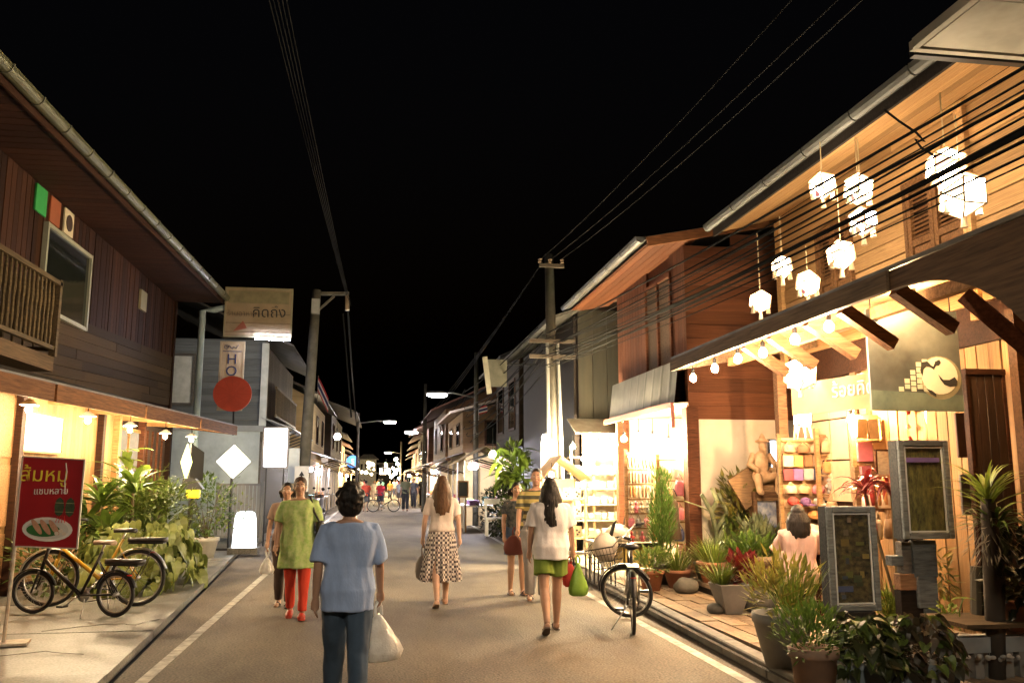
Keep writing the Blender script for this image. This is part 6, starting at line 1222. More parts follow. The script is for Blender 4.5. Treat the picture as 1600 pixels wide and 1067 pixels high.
# rocks
for i, (px, py, s_, lab) in enumerate(((1120,958,.11,'small rounded rock at the foot of the square planter'), (1187,955,.2,'larger dark rock between the square planter and the big grey pot'), (1072,926,.18,'flat dark rock by the terracotta grass pot'), (1095,915,.1,'little rock behind the flat one'))):
    q = P(px,py); me = MB().ell(q+V((0,0,s_*.45)), (s_,s_*.8,s_*.6), 14, 10); me.v = [p+ (p-q).normalized()*.25*s_*mnoise.noise(p*7) for p in me.v]; tag(me.build('rock', M('rock', (.13,.12,.10), (.05,.048,.04), 5, rough=.9, bump=.4), smooth=True), lab, 'rock', 'rocks on the paving')
# framed glass cases and the post of stacked grey boards
cfm = wood('case_wood', (.15,.175,.185), .6, .1)
def case(label, px0, py0, px1, py1, Y, legs, patt):
    A, B_ = aY(px0,py1,Y), aY(px1,py0,Y); t = thing('glass_case', label, 'display case', V(((A.x+B_.x)/2,Y,A.z)), 0, 'framed glass cases'); w = .05; d = .14
    MB().span((A.x,Y+.02,A.z), (B_.x,Y+d,B_.z)).build('back_box', wood('case_side', (.05,.055,.055)), t)
    for nm, (u, v) in (('stile',((A.x,A.z),(A.x+w,B_.z))), ('stile',((B_.x-w,A.z),(B_.x,B_.z))), ('rail',((A.x+w,A.z),(B_.x-w,A.z+w))), ('rail',((A.x+w,B_.z-w),(B_.x-w,B_.z)))): MB().span((u[0],Y-.02,u[1]), (v[0],Y+.018,v[1])).build(nm, cfm, t, bevel=.006)
    i_ = .012
    MB().bar((A.x+w+i_,Y-.004,A.z+w), (A.x+w+i_,Y-.004,B_.z-w), .012).bar((B_.x-w-i_,Y-.004,A.z+w), (B_.x-w-i_,Y-.004,B_.z-w), .012).bar((A.x+w,Y-.005,A.z+w+i_), (B_.x-w,Y-.005,A.z+w+i_), .012).bar((A.x+w,Y-.005,B_.z-w-i_), (B_.x-w,Y-.005,B_.z-w-i_), .012).build('bead', flat('case_bead', (.42,.47,.5), .5), t)
    MB().span((A.x+w,Y+.006,A.z+w), (B_.x-w,Y+.016,B_.z-w)).build('picture', patt, t); MB().span((A.x+w,Y-.002,A.z+w), (B_.x-w,Y+.002,B_.z-w)).build('pane', glass_mat('case_glass', (.03,.035,.03), .03, .18), t); return t, A, B_  # the panel behind the pane carries the painted reflection pattern
pt1 = M('case_print', (.20,.22,.06), (.012,.018,.010), 13, (2.2,1,.8), rough=.5, bump=0, detail=6); pt2 = M('case_reflection_b', (.15,.13,.06), (.012,.014,.014), 17, (1.2,1,1.5), rough=.5, bump=0, detail=3)  # murky green-brown reflections in the case glass, painted as blotchy colour
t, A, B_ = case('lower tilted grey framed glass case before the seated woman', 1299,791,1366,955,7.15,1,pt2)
for z, w_ in ((.18,.45),): MB().span((A.x+.06,7.145,A.z+(B_.z-A.z)*z), (A.x+.06+(B_.x-A.x-.12)*w_,7.152,A.z+(B_.z-A.z)*z+.05)).build('print_strip', flat('case_ink%d' % int(z*100), (.03,.05,.12) if z < .2 else (.10,.09,.04)), t)
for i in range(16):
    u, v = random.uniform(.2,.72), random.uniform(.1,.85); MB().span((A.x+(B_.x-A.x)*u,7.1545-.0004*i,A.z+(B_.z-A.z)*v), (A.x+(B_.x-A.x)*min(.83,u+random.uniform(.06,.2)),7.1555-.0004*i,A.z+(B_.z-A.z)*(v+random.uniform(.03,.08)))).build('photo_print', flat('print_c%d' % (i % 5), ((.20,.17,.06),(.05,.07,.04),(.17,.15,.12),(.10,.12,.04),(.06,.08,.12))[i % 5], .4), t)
tag(MB().span((A.x+.02,7.1,.12), (B_.x-.08,7.3,A.z-.003)).build('case_stand', blackm), 'dark block under the lower glass case', 'stand')
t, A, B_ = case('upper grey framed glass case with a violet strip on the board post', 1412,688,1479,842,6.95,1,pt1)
MB().span((A.x+.06,6.942,B_.z-.19), (B_.x-.09,6.9495,B_.z-.15)).build('print_strip', flat('violet_strip', (.10,.07,.24)), t)
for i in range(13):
    x = A.x+.09+(B_.x-A.x-.18)*random.random(); z = A.z+.08+random.random()*.2; m = MB().strap((0,0,0), (random.uniform(-.35,.35),0,1), random.uniform(.2,.42), .035, .9, 5, 0); MB().add([V((x+max(A.x+.07-x, min(B_.x-.07-x, p.x)), 6.9545-.0004*i, z+p.z)) for p in m.v], m.f).build('leaf_shape', (L_lime, L_fern, L_grey, L_crot)[i % 4], t)  # reflected plants drawn as flat leaf shapes behind the pane
t = thing('board_post', 'post of stacked grey board offcuts carrying the upper glass case', 'post', V((aY(1436,990,7.05).x,7.05,.12)))
for px0, py0, px1, py1, dy, c in ((1430,844,1462,902,0,cfm), (1412,846,1434,896,.03,greyw), (1408,896,1436,922,.01,wood('post_wood', (.27,.15,.08))), (1438,900,1464,950,-.02,cfm), (1412,922,1448,990,.02,black_w), (1448,950,1470,990,.0,cfm), (1394,868,1412,884,.03,cfm)):
    a, b_ = aY(px0,py1,7.05+dy), aY(px1,py0,7.05+dy); MB().span((a.x,7.05+dy,a.z), (b_.x,7.05+dy+.1,b_.z)).build('board', c, t, bevel=.004)
MB().span((aY(1425,1000,7.1).x,7.11,.12), (aY(1455,1000,7.1).x,7.22,1.05)).build('core', black_w, t)
# pavement table with jars
a, b_ = P(1183,895), P(1250,895); c = aY(1216,872,9.9); t = thing('side_table', 'worn wooden table with two lidded jars beside the seated woman', 'table', V((c.x,9.9,.12)))
MB().span((c.x-.30,9.65,c.z-.05), (c.x+.28,10.15,c.z)).build('top', wood('table_wood', (.24,.17,.11)), t, bevel=.008)
for sx in (-1,1):
    for sy in (-1,1): MB().span((c.x+sx*.25-.025,9.9+sy*.2-.025,.125), (c.x+sx*.25+.025,9.9+sy*.2+.025,c.z-.052)).build('leg', wood('table_wood', (.24,.17,.11)), t)
for k in range(4): MB().span((c.x-.2+k*.12,9.70,.3), (c.x-.17+k*.12,9.72,c.z-.055)).build('slat', wood('table_wood', (.24,.17,.11)), t)
for i, px in enumerate((1223,1241)):
    q = aY(px,866,9.8); q.z = c.z+.001; j = thing('jar', ('white lidded jar on the worn table, farther from the seated woman','white lidded jar on the worn table, next to the seated woman')[i], 'jar', q, 0, 'jars on the worn table'); MB().lathe([(.05,0),(.062,.02),(.062,.13),(.05,.15)], q, 14).build('jar_body', M('jar_white', (.6,.52,.45), rough=.4), j, True); MB().lathe([(.056,.15),(.056,.18),(.02,.19)], q, 14).build('lid', M('jar_lid', (.65,.6,.55), rough=.5), j)
# carved figure on a small roofed cabinet
c = aY(1188,758,11.3); t = thing('roofed_cabinet', 'little roofed wooden cabinet with a blue and white picture under the carved figure', 'cabinet', V((c.x,11.3,.12)))
for sx in (-1,1): MB().bar(c+V((sx*.04,0,.06)), c+V((sx*.36,-.02,-.13)), .45, .05, up=(0,1,0)).build('roof_slab', wood('carved_wood', (.36,.22,.11)), t)
a, b_ = aY(1180,838,11.2), aY(1216,768,11.2); MB().span((a.x,11.2,a.z), (b_.x,11.5,b_.z)).build('box', wood('carved_wood_dark', (.22,.12,.06)), t)
MB().span((a.x+.05,11.18,a.z+.12), (b_.x-.05,11.198,b_.z-.12)).build('picture', M('blue_picture', (.5,.5,.48), (.05,.10,.22), 8, rough=.4, bump=0), t); MB().bar((a.x+.03,11.17,a.z+.09), (b_.x-.03,11.17,a.z+.09), .04).bar((a.x+.03,11.17,b_.z-.1), (b_.x-.03,11.17,b_.z-.1), .04).build('ledge', wood('carved_wood', (.36,.22,.11)), t)
for sx in (a.x+.04, b_.x-.04): MB().span((sx-.03,11.25,.12), (sx+.03,11.4,a.z)).build('leg', wood('carved_wood_dark', (.22,.12,.06)), t)
st_ = thing('carved_figure', 'carved pale wooden seated figure with a flat crown on the cabinet roof', 'statue', c+V((0,-.05,.05))); m = MB(); o = c+V((.0,-.05,.0))
m.ell(o+V((0,0,.12)), (.14,.11,.11)); m.ell(o+V((0,0,.30)), (.105,.08,.17)); m.tube([o+V((.01,-.01,.4)), o+V((.02,-.03,.5))], .04, 8); m.ell(o+V((.02,-.035,.52)), (.055,.065,.075)); m.tube([o+V((.02,-.09,.50)), o+V((.03,-.11,.40))], [.03,.012], 7); m.lathe([(.045,.56),(.10,.585),(.105,.60),(.05,.615),(.035,.66),(.01,.70)], o+V((.02,-.03,.0)), 12)
for sx in (-1,1):
    m.tube([o+V((sx*.10,0,.42)), o+V((sx*.19,-.05,.27)), o+V((sx*.10,-.17,.2))], [.05,.045,.035], 8); m.tube([o+V((sx*.07,-.03,.1)), o+V((sx*.15,-.2,.12)), o+V((sx*.13,-.22,-.08))], [.07,.06,.045], 8); m.tube([o+V((sx*.13,-.22,-.08)), o+V((sx*.13,-.30,-.1))], [.045,.03], 8)
m.tube([o+V((.02,-.1,.49)), o+V((.02,-.125,.46))], .02, 6)
add_me(remesh(MB().add([p-(c+V((0,-.05,.05))) for p in m.v], m.f), .012, 2), 'figure_body', M('pale_carving', (.55,.38,.22), (.36,.22,.11), 9, rough=.7), st_)
a, b_ = aY(1203,735,11.7), aY(1222,686,11.7); t = thing('lit_frame', 'small dark framed glowing white screen behind the carved figure', 'screen', V((a.x,11.7,a.z))); MB().span((a.x,11.7,a.z), (b_.x,11.74,b_.z)).build('frame', blackm, t); MB().span((a.x+.025,11.69,a.z+.025), (b_.x-.025,11.699,b_.z-.025)).build('screen', E('lit_screen', (.9,.9,1), 3), t)
# ---------------------------------------------------------------- goods on racks
PAL = {'pink':(.52,.16,.20), 'orange':(.55,.25,.08), 'cream':(.58,.47,.32), 'maroon':(.20,.04,.05), 'brown':(.22,.11,.05), 'white':(.65,.6,.52), 'teal':(.08,.22,.22), 'purple':(.20,.10,.26), 'yellow':(.6,.42,.10), 'red':(.45,.05,.04), 'grey':(.28,.26,.24), 'navy':(.04,.05,.14), 'tan':(.42,.27,.15), 'green':(.12,.2,.07)}
GM = {k: M('goods_'+k, v, tuple(a*.7 for a in v), 9, rough=.75, bump=.1, rand=.2) for k, v in PAL.items()}
def item(kind, col, label, p, w, h, group):
    """p is the hanging point at the top; everything faces the street end"""
    p = V(p); t = thing(kind, label, kind.replace('_', ' '), p-V((0,0,h)), 0, group); m = GM[col]; rz = random.uniform(-.25,.25); rm = Matrix.Rotation(rz, 3, 'Z') @ Matrix.Rotation(random.uniform(-.1,.1), 3, 'Y'); B = lambda c, d, n, mm: MB().box(p + rm @ V(c), d, rot=rm).build(n, mm, t)
    if kind == 'notebook': B((0,0,-h*.5), (w,.012,h), 'cover', m); B((.004,.012,-h*.5), (w*.92,.013,h*.94), 'pages', GM['white']); B((0,.026,-h*.5), (w,.012,h), 'cover', m); MB().tube([p, p+V((0,0,.03))], .003, 4).build('loop', GM['brown'], t)
    elif kind == 'cloth_bag':
        MB().rings([[p + rm @ V((math.cos(2*PI*k/10)*w*.5*f, math.sin(2*PI*k/10)*.045*f, -z)) for k in range(10)] for z, f in ((h,.75),(h*.9,1),(h*.5,.95),(h*.3,.7))]).build('bag_body', m, t, True); MB().tube([p+rm@V((-w*.3,0,-h*.32)), p, p+rm@V((w*.3,0,-h*.32))], .007, 5).build('strap', m, t)
    elif kind == 'slipper':
        for sx in (-1,1): MB().rings([[p + rm @ V((sx*w*.27+math.cos(2*PI*k/8)*w*.2*f, math.sin(2*PI*k/8)*.02, -z)) for k in range(8)] for z, f in ((0.01,.6),(h*.3,.9),(h*.7,1.0),(h,.5))]).build('shoe', m, t, True); 
    elif kind == 'hat':
        MB().lathe([(w*.6,-h),(w*.62,-h*.9),(w*.36,-h*.8),(w*.3,-h*.2),(.01,0)], p, 12).build('hat_body', m, t, True)
    elif kind == 'doll':
        b = MB(); b.ell(p+V((0,0,-h*.25)), (w*.24,.04,h*.16)); b.ell(p+V((0,0,-h*.62)), (w*.32,.05,h*.26)); 
        for sx in (-1,1): b.tube([p+V((sx*w*.2,0,-h*.5)), p+V((sx*w*.46,-.02,-h*.66))], .016, 5).tube([p+V((sx*w*.14,0,-h*.8)), p+V((sx*w*.2,-.02,-h)),], .018, 5)
        b.build('doll_body', m, t, True)
    elif kind == 'cap':
        MB().ell(p+V((0,0,-h*.5)), (w*.42,.08,h*.42)).build('crown', m, t, True); MB().prism([p+V((-w*.4,-.05,-h*.7)), p+V((w*.4,-.05,-h*.7)), p+V((w*.28,-.16,-h*.8)), p+V((-w*.28,-.16,-h*.8))], (0,0,.008)).build('brim', m, t)
    else: B((0,0,-h*.5), (w,.02,h), 'card', m)
    return t
def rack(name, label, short, px0, py0, px1, py1, Y, rows, cat='rack', back=None, ends=True):
    """rows: list of (kind, colours left to right); everything hangs from a rail per row"""
    A, B_ = aY(px0,py1,Y), aY(px1,py0,Y); t = thing(name, label, cat, V(((A.x+B_.x)/2,Y,.13))); wd = wood('rack_wood', (.34,.20,.09))
    MB().span((A.x-.03,Y+.06,.13), (A.x+.02,Y+.11,B_.z+.1)).build('upright', wd, t); MB().span((B_.x-.02,Y+.06,.13), (B_.x+.03,Y+.11,B_.z+.1)).build('upright', wd, t)
    if back: MB().span((A.x+.02,Y+.09,A.z), (B_.x-.02,Y+.105,B_.z+.05)).build('back_panel', back, t)
    n = len(rows); hr = (B_.z-A.z)/n
    for i, (kind, cols) in enumerate(rows):
        z = B_.z-i*hr; MB().span((A.x+.02,Y+.03,z), (B_.x-.02,Y+.06,z+.02)).build('rail', wd, t); w = (B_.x-A.x)/len(cols)
        for k, c in enumerate(cols):
            rw = 'top' if i == 0 else 'bottom' if i == n-1 else ORD[i]
            item(kind, c, '%s %s, %s along the %s row of the %s' % (c, kind.replace('_',' '), ORD[k], rw, short), (A.x+w*(k+.5)+random.uniform(-.012,.012), Y+random.uniform(-.03,.01), z+random.uniform(-.01,.0)), w*.92, hr*.84, 'goods on the '+short)
    return t
peg = M('peg_board', (.46,.31,.17), (.36,.23,.12), 3, rough=.7)
rack('goods_rack', 'narrow rack of notebooks and caps behind the seated woman', 'post rack', 1229, 690, 1284, 838, 10.3, [('cloth_bag',('tan','brown','tan')), ('notebook',('cream','orange','brown','tan')), ('notebook',('maroon','purple','grey','navy')), ('cloth_bag',('cream','tan','pink')), ('cap',('red','purple','white')), ('cap',('green','orange')), ('hat',('white',))], back=peg)
rack('goods_rack', 'peg board rack of shoulder bags before the paper panels', 'panel rack', 1290, 682, 1342, 838, 10.1, [('cloth_bag',('tan','cream','tan')), ('cloth_bag',('orange','white','cream')), ('doll',('grey','cream','tan')), ('cloth_bag',('tan','yellow','yellow')), ('notebook',('cream','tan','brown'))], back=None)
rack('goods_rack', 'rack of pale notebooks beside the framed text', 'notebook rack', 1346, 655, 1408, 800, 8.9, [('notebook',('cream','white','tan','cream')), ('notebook',('pink','tan','cream')), ('notebook',('pink','brown','red','cream')), ('cloth_bag',('white','cream','tan'))], back=wood('rack_back', (.38,.20,.09)))
a, b_ = aY(1370,745,8.75), aY(1401,702,8.75); t = thing('framed_text', 'small framed grey text panel among the pale notebooks', 'picture', V((a.x,8.75,a.z)))
MB().span((a.x,8.75,a.z), (b_.x,8.78,b_.z)).build('frame', teak, t); MB().span((a.x+.02,8.742,a.z+.02), (b_.x-.02,8.749,b_.z-.02)).build('sheet', M('text_sheet', (.30,.28,.22), (.16,.15,.12), 40, (.4,1,1), rough=.6), t)
for i in range(5):
    p = aY(1478+i*8, 735+12*(i % 3), 8.3); item('doll', ('red','orange','red','tan','maroon')[i], '%s string figure dangling before the bamboo strips, %s' % (('red','orange','dark red','tan','maroon')[i], ORD[i]), p, .09, .3, 'string figures by the bamboo strips')
rack('goods_rack', 'row of little bags and dolls strung above the notebook rack', 'strung row', 1352, 622, 1408, 652, 9.3, [('doll',('tan','white','pink','cream','orange'))])
rack('goods_rack', 'narrow rack of cards and purses right of the paper panels', 'purse rack', 1352, 745, 1404, 850, 8.2, [('slipper',('red','orange','pink')), ('cloth_bag',('maroon','cream','tan','pink'))])
for i in range(9):
    p = aY(1418+i*10.5, 644+3*(i % 4), 8.35+.05*(i % 3)); c = ('red','orange','cream','tan')[i % 4]; t = thing('bead_string', '%s bead string hanging before the bamboo strips, %s from the notebook rack' % (c, ORD[i]), 'bead string', p-V((0,0,.9)), 0, 'bead strings before the bamboo'); MB().tube([p+V((0,0,.3)), p-V((0,0,.9))], .003, 4).build('thread', GM['brown'], t)
    for k in range(7):
        q = p-V((random.uniform(-.008,.008),0,k*.13+random.uniform(0,.03))); MB().lathe([(.001,.035),(.022,.01),(.026,-.015),(.001,-.03)], q, 7).build('bead', GM[(c,'cream','red','tan')[k % 4]], t)
# racks in the red house shop
rack('goods_rack', 'tall rack with rows of small pink and cream goods in the red house shop', 'tall bright rack', 983, 712, 1022, 850, 12.9, [('slipper',('cream','white','cream','tan')), ('slipper',('tan','cream','pink','cream')), ('slipper',('orange','cream','tan','white')), ('doll',('cream','pink','cream','white','tan')), ('cloth_bag',('pink','grey','pink','cream')), ('doll',('red','cream','pink','white','red'))], back=cream)
rack('goods_rack', 'rack of bags beside the red corner post', 'corner rack', 1034, 720, 1086, 850, 12.6, [('cloth_bag',('cream','white','cream')), ('cloth_bag',('tan','white','pink')), ('cloth_bag',('cream','pink','red')), ('cloth_bag',('white','navy','pink'))], back=cream)
p = aY(1068,752,12.4)
for i, c in enumerate(('pink','red','cream')): item('cloth_bag', c, '%s bag hung from the red house corner post, %s one' % (c, ('outer','middle','inner')[i]), aY(1062+i*12,740+3*i,12.3), .16, .32, 'bags on the corner post')
# goods standing on the bamboo shelf
for i, z in enumerate(SHZ[:-1]):
    for k in range(6):
        x = X0+.04+(X1-X0-.08)*(k+.5)/6; c = ('white','cream','tan','grey','cream','yellow')[(i*2+k) % 6]; q = V((x,16.6,z+.001)); t = thing('mug' if (i+k) % 2 else 'box', '%s %s, %s along the %s bamboo shelf counted from the ground' % (c, 'mug' if (i+k) % 2 else 'small box', ORD[k], ORD[i]), 'mug' if (i+k) % 2 else 'box', q, 0, 'goods on the bamboo shelf')
        if (i+k) % 2: MB().lathe([(.04,0),(.05,.01),(.05,.12),(.042,.12),(.04,.02)], q, 10).build('cup', GM[c], t, True); MB().tube([q+V((.05,0,.1)), q+V((.085,0,.08)), q+V((.085,0,.04)), q+V((.05,0,.02))], .008, 5).build('handle', GM[c], t)
        else: MB().span(q+V((-.05,-.05,0)), q+V((.05,.05,.13))).build('carton', GM[c], t); MB().span(q+V((-.052,-.052,.1)), q+V((.052,.052,.135))).build('lid', GM['white'], t)
# gabled toy-house stall with printed goods
Y = 14.9; L_, R_ = aY(846,800,Y).x, aY(912,800,Y).x; pk = aY(873,713,Y).z; ev = aY(850,748,Y).z
t = thing('gable_stall', 'little wooden stall with a peaked cloth roof beside the concrete pole', 'stall', V(((L_+R_)/2,Y,.12))); cx = aY(873,713,Y).x; bw = wood('bamboo_pale', (.6,.46,.25))
clm = M('stall_cloth', (.5,.36,.2), (.4,.27,.14), 3, rough=.9, trans=.3)
MB().prism([(cx,Y-.25,pk), (R_+.12,Y-.25,ev-.02), (R_+.12,Y+.8,ev-.02), (cx,Y+.8,pk)], (0,0,.015)).build('roof_cloth', clm, t); MB().prism([(cx,Y-.25,pk), (L_-.05,Y-.25,ev-.05), (L_-.05,Y+.8,ev-.05), (cx,Y+.8,pk)], (0,0,.015)).build('roof_cloth', clm, t)
for x in (L_, R_):
    for y in (Y-.15,Y+.7): MB().tube([(x,y,.12), (x,y,ev)], .025, 6).build('post', bw, t)
MB().span((L_,Y+.68,.5), (R_,Y+.7,ev)).build('back_panel', cream, t)
for z in (.55,.9,1.2): MB().span((L_,Y-.1,z), (R_,Y+.66,z+.025)).build('shelf', bw, t)
for i in range(3):
    for k in range(4):
        x = L_+(R_-L_)*(k+.5)/4; z = (.576,.926,1.226)[i]; c = ('white','cream','white','tan')[(i+k) % 4]; q = V((x,Y+.05,z)); tt = thing('postcard', 'cream card with dark print, %s on the %s shelf of the peaked stall' % (ORD[k], ('bottom','middle','top')[i]), 'card', q, 0, 'cards on the peaked stall'); MB().span(q+V((-.065,0,0)), q+V((.065,.012,.19))).build('card', GM[c], tt)
        for u, v in ((-.02,.12), (.02,.09), (-.01,.05)): MB().ell(q+V((u,-.004,v)), (.022,.003,.02), 7, 5).build('print', ink, tt)
bulb(aY(862,742,14.7), 26, 'bulb under the peaked stall roof', None, color=(1,.8,.5), r=.045, cord=.1)
# stall table with white bundle, stool, folded umbrella
c = aY(965,846,12.9); t = thing('stall_table', 'pale topped stall table with a dark edge behind the parked bicycle', 'table', V((c.x,12.9,.12))); z = c.z
MB().span((c.x-.36,12.6,z-.04), (c.x+.55,13.5,z)).build('top', M('table_top', (.55,.48,.36), rough=.5), t); MB().span((c.x-.37,12.585,z-.055), (c.x+.56,12.6,z-.003)).build('edge', blackm, t)
for sx in (-.3,.48):
    for sy in (12.66,13.42): MB().span((c.x+sx-.02,sy-.02,.13), (c.x+sx+.02,sy+.02,z-.042)).build('leg', steel, t)
for i in range(3): MB().span((c.x-.2+i*.25,12.68,z-.36), (c.x+.02+i*.25,12.95,z-.06)).build('drawer', M('drawer_yellow', (.5,.36,.1), rough=.6), t)
q = V((c.x+.02,12.95,z)); t = thing('cloth_bundle', 'white plastic bundle on the stall table', 'bundle', q); MB().rings([[q+V((math.cos(2*PI*k/14)*r_*(1+.1*math.sin(k*2.2+z_*20)),math.sin(2*PI*k/14)*r_*.8,z_)) for k in range(14)] for z_, r_ in ((0,.15),(.06,.21),(.16,.20),(.24,.1),(.26,.03))]).build('bundle', M('bundle_white', (.6,.54,.42), rough=.6), t, True)
for px, py, Y in ((906,900,12.4), (945,905,11.9)):
    q = V((aY(px,py,Y).x,Y,.13)); t = thing('stool', {906:'small steel framed stool near the girl with the green bag', 945:'dark low stool behind the bicycle basket'}[px], 'stool', q); MB().box(q+V((0,0,.40)), (.26,.26,.025)).build('seat', {906:steel,945:teak_dark}[px], t)
    for sx in (-1,1):
        for sy in (-1,1): MB().tube([q+V((sx*.12,sy*.12,0)), q+V((sx*.11,sy*.11,.39))], .012, 5).build('leg', blackm, t)
q = aY(976,838,13.2); t = thing('umbrella', 'furled black and white umbrella leaning on the bright goods', 'umbrella', q); MB().tube([q, q+V((.06,0,.25)), q+V((.12,.05,.5)), q+V((.15,.05,.62))], [.03,.07,.05,.01], 8).build('canopy', blackm, t); MB().tube([q-V((.02,0,.25)), q+V((.17,.06,.72))], .008, 5).build('shaft', steel, t)
q = aY(1047,800,12.3); t = thing('clothes_dummy', 'dark apron hung on a stand beside the upright feathery bush', 'stand', V((q.x,12.3,.12))); MB().tube([(q.x,12.32,.13), (q.x,12.32,1.35)], .015, 6).build('pole', blackm, t); MB().rings([[V((q.x+math.cos(2*PI*k/12)*w_,12.3+math.sin(2*PI*k/12)*.05,z_)) for k in range(12)] for z_, w_ in ((.7,.17),(1.0,.14),(1.22,.13),(1.3,.05))]).build('apron', cloth('apron', (.14,.09,.06)), t, True)
MB().tube([(q.x-.1,12.26,1.32),(q.x-.05,12.26,1.42),(q.x+.05,12.26,1.42),(q.x+.1,12.26,1.32)], .01, 5).build('hanger', blackm, t)
# ---------------------------------------------------------------- stalls down the street
canv = M('stall_canvas', (.55,.46,.30), (.45,.36,.22), 2, rough=.9, trans=.3)
def stall(label, x, y, side, w=2.2, h=2.1, cm=canv, watts=60, col=(1,.82,.55), n=1):
    t = thing('market_stall', label, 'stall', V((x,y,.02)), 0, 'market stalls down the street'); d = 1.3; s = side
    for sx in (0, d*s):
        for sy in (-w/2, w/2): MB().tube([(x+sx,y+sy,.02), (x+sx,y+sy,h)], .025, 5).build('post', steel, t)
    MB().prism([(x-.3*s,y-w/2-.1,h-.12), (x+d*.5*s,y-w/2-.1,h+.4), (x+d*.5*s,y+w/2+.1,h+.4), (x-.3*s,y+w/2+.1,h-.12)], (0,0,.02)).build('canopy', cm, t); MB().prism([(x+(d+.2)*s,y-w/2-.1,h-.12), (x+d*.5*s,y-w/2-.1,h+.4), (x+d*.5*s,y+w/2+.1,h+.4), (x+(d+.2)*s,y+w/2+.1,h-.12)], (0,0,.02)).build('canopy', cm, t)
    MB().span((x,y-w/2,.75), (x+d*s,y+w/2,.8)).build('counter', whitep, t); MB().span((x+.03*s,y-w/2+.02,.1), (x+.05*s,y+w/2-.02,.74)).build('counter_cloth', canv, t)
    for k in range(6):
        z = .8; hh = random.uniform(.08,.3); xx = x+d*s*(.25+.5*(k % 2)); yy = y-w/2+w*(k+.5)/6; MB().box((xx,yy,z+hh/2+.001), (.3,w/8,hh)).build('crate', GM[random.choice(list(PAL))], t)
    MB().span((x+(d+.05)*s,y-w/2,.9), (x+(d+.08)*s,y+w/2,h-.1)).build('back_cloth', GM['cream'], t)
    for k in range(n): bulb((x+d*.3*s,y-w/2+w*(k+.5)/n,h-.18), watts, 'glowing bulb in the '+label.split(' with ')[0], 'bulbs in the far stalls', color=col, r=.09, cord=.1)
SL = [(2.55,27.5,1,'white tented stall beyond the green shrub with crates'), (2.75,34,1,'pale canvas stall before the pale roofed house with crates'), (2.7,40,1,'third lit stall on the pale roof side with crates'), (2.5,47,1,'lit stall below the rusty roof with crates'), (2.5,55,1,'small lit stall past the rusty roof with crates'), (2.4,65,1,'far lit stall on the rusty roof side with crates'), (2.3,80,1,'farthest lit stall on the rusty roof side with crates'),
      (-2.3,35,-1,'lit stall under the yellow shophouse with crates'), (-2.4,42,-1,'second lit stall by the yellow shophouse with crates'), (-2.5,50,-1,'lit stall under the drooping gutter with crates'), (-2.6,59,-1,'lit stall past the drooping gutter with crates'), (-2.6,70,-1,'far lit stall by the round blue sign with crates'), (-2.6,84,-1,'farthest lit stall by the round blue sign with crates')]
for i, (x, y, s, lab) in enumerate(SL): stall(lab, x, y, s, 2.4+.6*(y > 50), 2.15, watts=95 if y < 50 else 140, col=(1,.78,.45) if (i % 3) else (.95,.9,1), n=2)
bulb(aY(527,682,34), 170, 'big white lamp hung off the yellow shophouse awning', None, color=(1,.9,.75), r=.13, cord=.8, name='hanging_lamp', cat='lamp')
for i in range(24):   # glints at the far end
    y = random.uniform(70,125); x = random.choice((-1,1))*random.uniform(.6,2.6); bulb((x,y,random.uniform(1.7,3.7)), 220, 'tiny far light among the stalls at the street end', 'far lights at the street end', color=random.choice(((1,.85,.6),(.95,.85,1),(1,.75,.4))), r=.13, cord=.6)
for i in range(12):
    y = random.uniform(62,110); x = random.uniform(-2.2,2.2); c = random.choice(list(PAL))
    t = thing('person', 'tiny far figure lost among the market lights', 'person', (x,y,0), 0, 'tiny far figures'); MB().rings([[V((x+math.cos(k)*w_,y+math.sin(k)*w_*.7,z)) for k in [2*PI*j/8 for j in range(8)]] for z, w_ in ((.8,.15),(1.0,.17),(1.3,.21),(1.42,.08))]).build('shirt', GM[c], t, True); MB().ell((x,y,1.56), (.09,.1,.13), 8, 6).build('head', hair_b, t, True)
    for sx in (-1,1): MB().tube([(x+sx*.08,y,.85), (x+sx*.1,y+.05*sx,.02)], [.09,.05], 6).build('leg', GM['navy'], t)
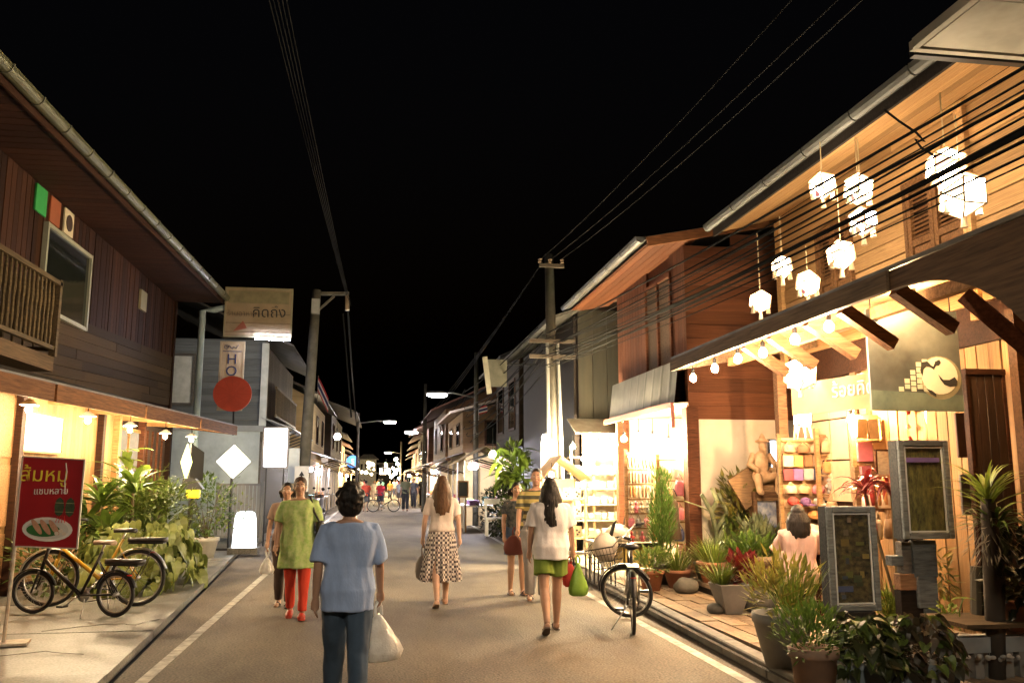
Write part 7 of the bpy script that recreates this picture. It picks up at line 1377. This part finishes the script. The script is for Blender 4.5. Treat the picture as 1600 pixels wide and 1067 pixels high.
# parked motorbikes by the yellow house, bicycle under the crimson shirt, bench, menu easel
def motorbike(label, x, y, rz, col):
    t = thing('motorbike', label, 'motorbike', (x,y,.0), rz, 'parked motorbikes'); B = lambda m, n, mm, s=True: m.build(n, mm, t, s, True)
    for c in (0, 1.22):
        m = MB(); n = 20; m.rings([[V((c+math.cos(2*PI*k/n)*(.25+.045*math.cos(2*PI*j/6)),.05*math.sin(2*PI*j/6),.29+math.sin(2*PI*k/n)*(.25+.045*math.cos(2*PI*j/6)))) for j in range(6)] for k in list(range(n))+[0]], cap=False); w = B(m, 'wheel', blackm); MB().tube([(c,-.06,.29),(c,.06,.29)], .12, 12).build('rim', steel, w, True, True)
    B(MB().tube([(-.05,0,.55),(.3,0,.5),(.7,0,.42),(1.0,0,.72),(1.08,0,.95)], [.10,.14,.11,.09,.06], 8), 'body', col); B(MB().tube([(-.25,0,.74),(.1,0,.78),(.55,0,.72)], [.07,.11,.08], 8, flat=(1.3,.6)), 'seat', blackm)
    B(MB().tube([(1.22,0,.29),(1.1,0,.75),(1.02,0,1.0)], .04, 7), 'fork', steel); B(MB().tube([(.92,-.32,1.06),(1.02,0,1.02),(.92,.32,1.06)], .018, 6), 'handlebar', blackm); B(MB().ell((1.12,0,.9), (.08,.09,.09)), 'headlight', M('headlight', (.7,.7,.7), rough=.1)); B(MB().tube([(.2,.12,.3),(-.3,.14,.34)], .04, 7), 'exhaust', steel)
    for sy in (-1,1): B(MB().tube([(.95,sy*.2,1.05),(.98,sy*.26,1.24)], .006, 4).ell((.98,sy*.27,1.27), (.015,.06,.04)), 'mirror', blackm)
motorbike('dark motorbike parked at the gutter nearest the blue shirted woman', -2.15, 26.5, R(78), blackm); motorbike('second motorbike with red bodywork parked behind the dark one', -2.25, 29, R(82), flat('red_body', (.35,.03,.02), .3)); motorbike('third motorbike in silver at the gutter below the yellow house', -2.2, 31.2, R(80), flat('silver_body', (.4,.4,.42), .3, .5))
b = gz(572,799); bicycle('dark bicycle straddled by the person in the crimson shirt', (b.x+.35,b.y-.6), (1,.12), .31, 1.02, blackm, 0, rack=True, stand=False)
q = gz(775,812,.12); q = V((3.3,22.8,.12)); t = thing('bench', 'white wooden bench behind the dark rounded bush', 'bench', q); MB().span(q+V((-.55,-.2,.42)), q+V((.5,.2,.47))).build('seat', whitep, t); MB().span(q+V((-.55,.16,.8)), q+V((.5,.2,.95))).build('backrest', whitep, t)
for sx in (-.5,.45):
    for sy in (-.17,.17): MB().span(q+V((sx-.025,sy-.025,0)), q+V((sx+.025,sy+.025,.8 if sy > 0 else .42))).build('leg', whitep, t)
t, x0, x1, z0, z1 = board_at('menu_board', 'dark menu board on an easel before the lit stall beyond the bush', 'sign', 716, 752, 731, 776, 26.0, flat('menu_black', (.02,.025,.022), .5), .03, frame=honey)
for sx in (x0+.05, x1-.05): MB().tube([(sx,26.05,.02), (sx,26.05,z0)], .02, 5).build('leg', honey, t)
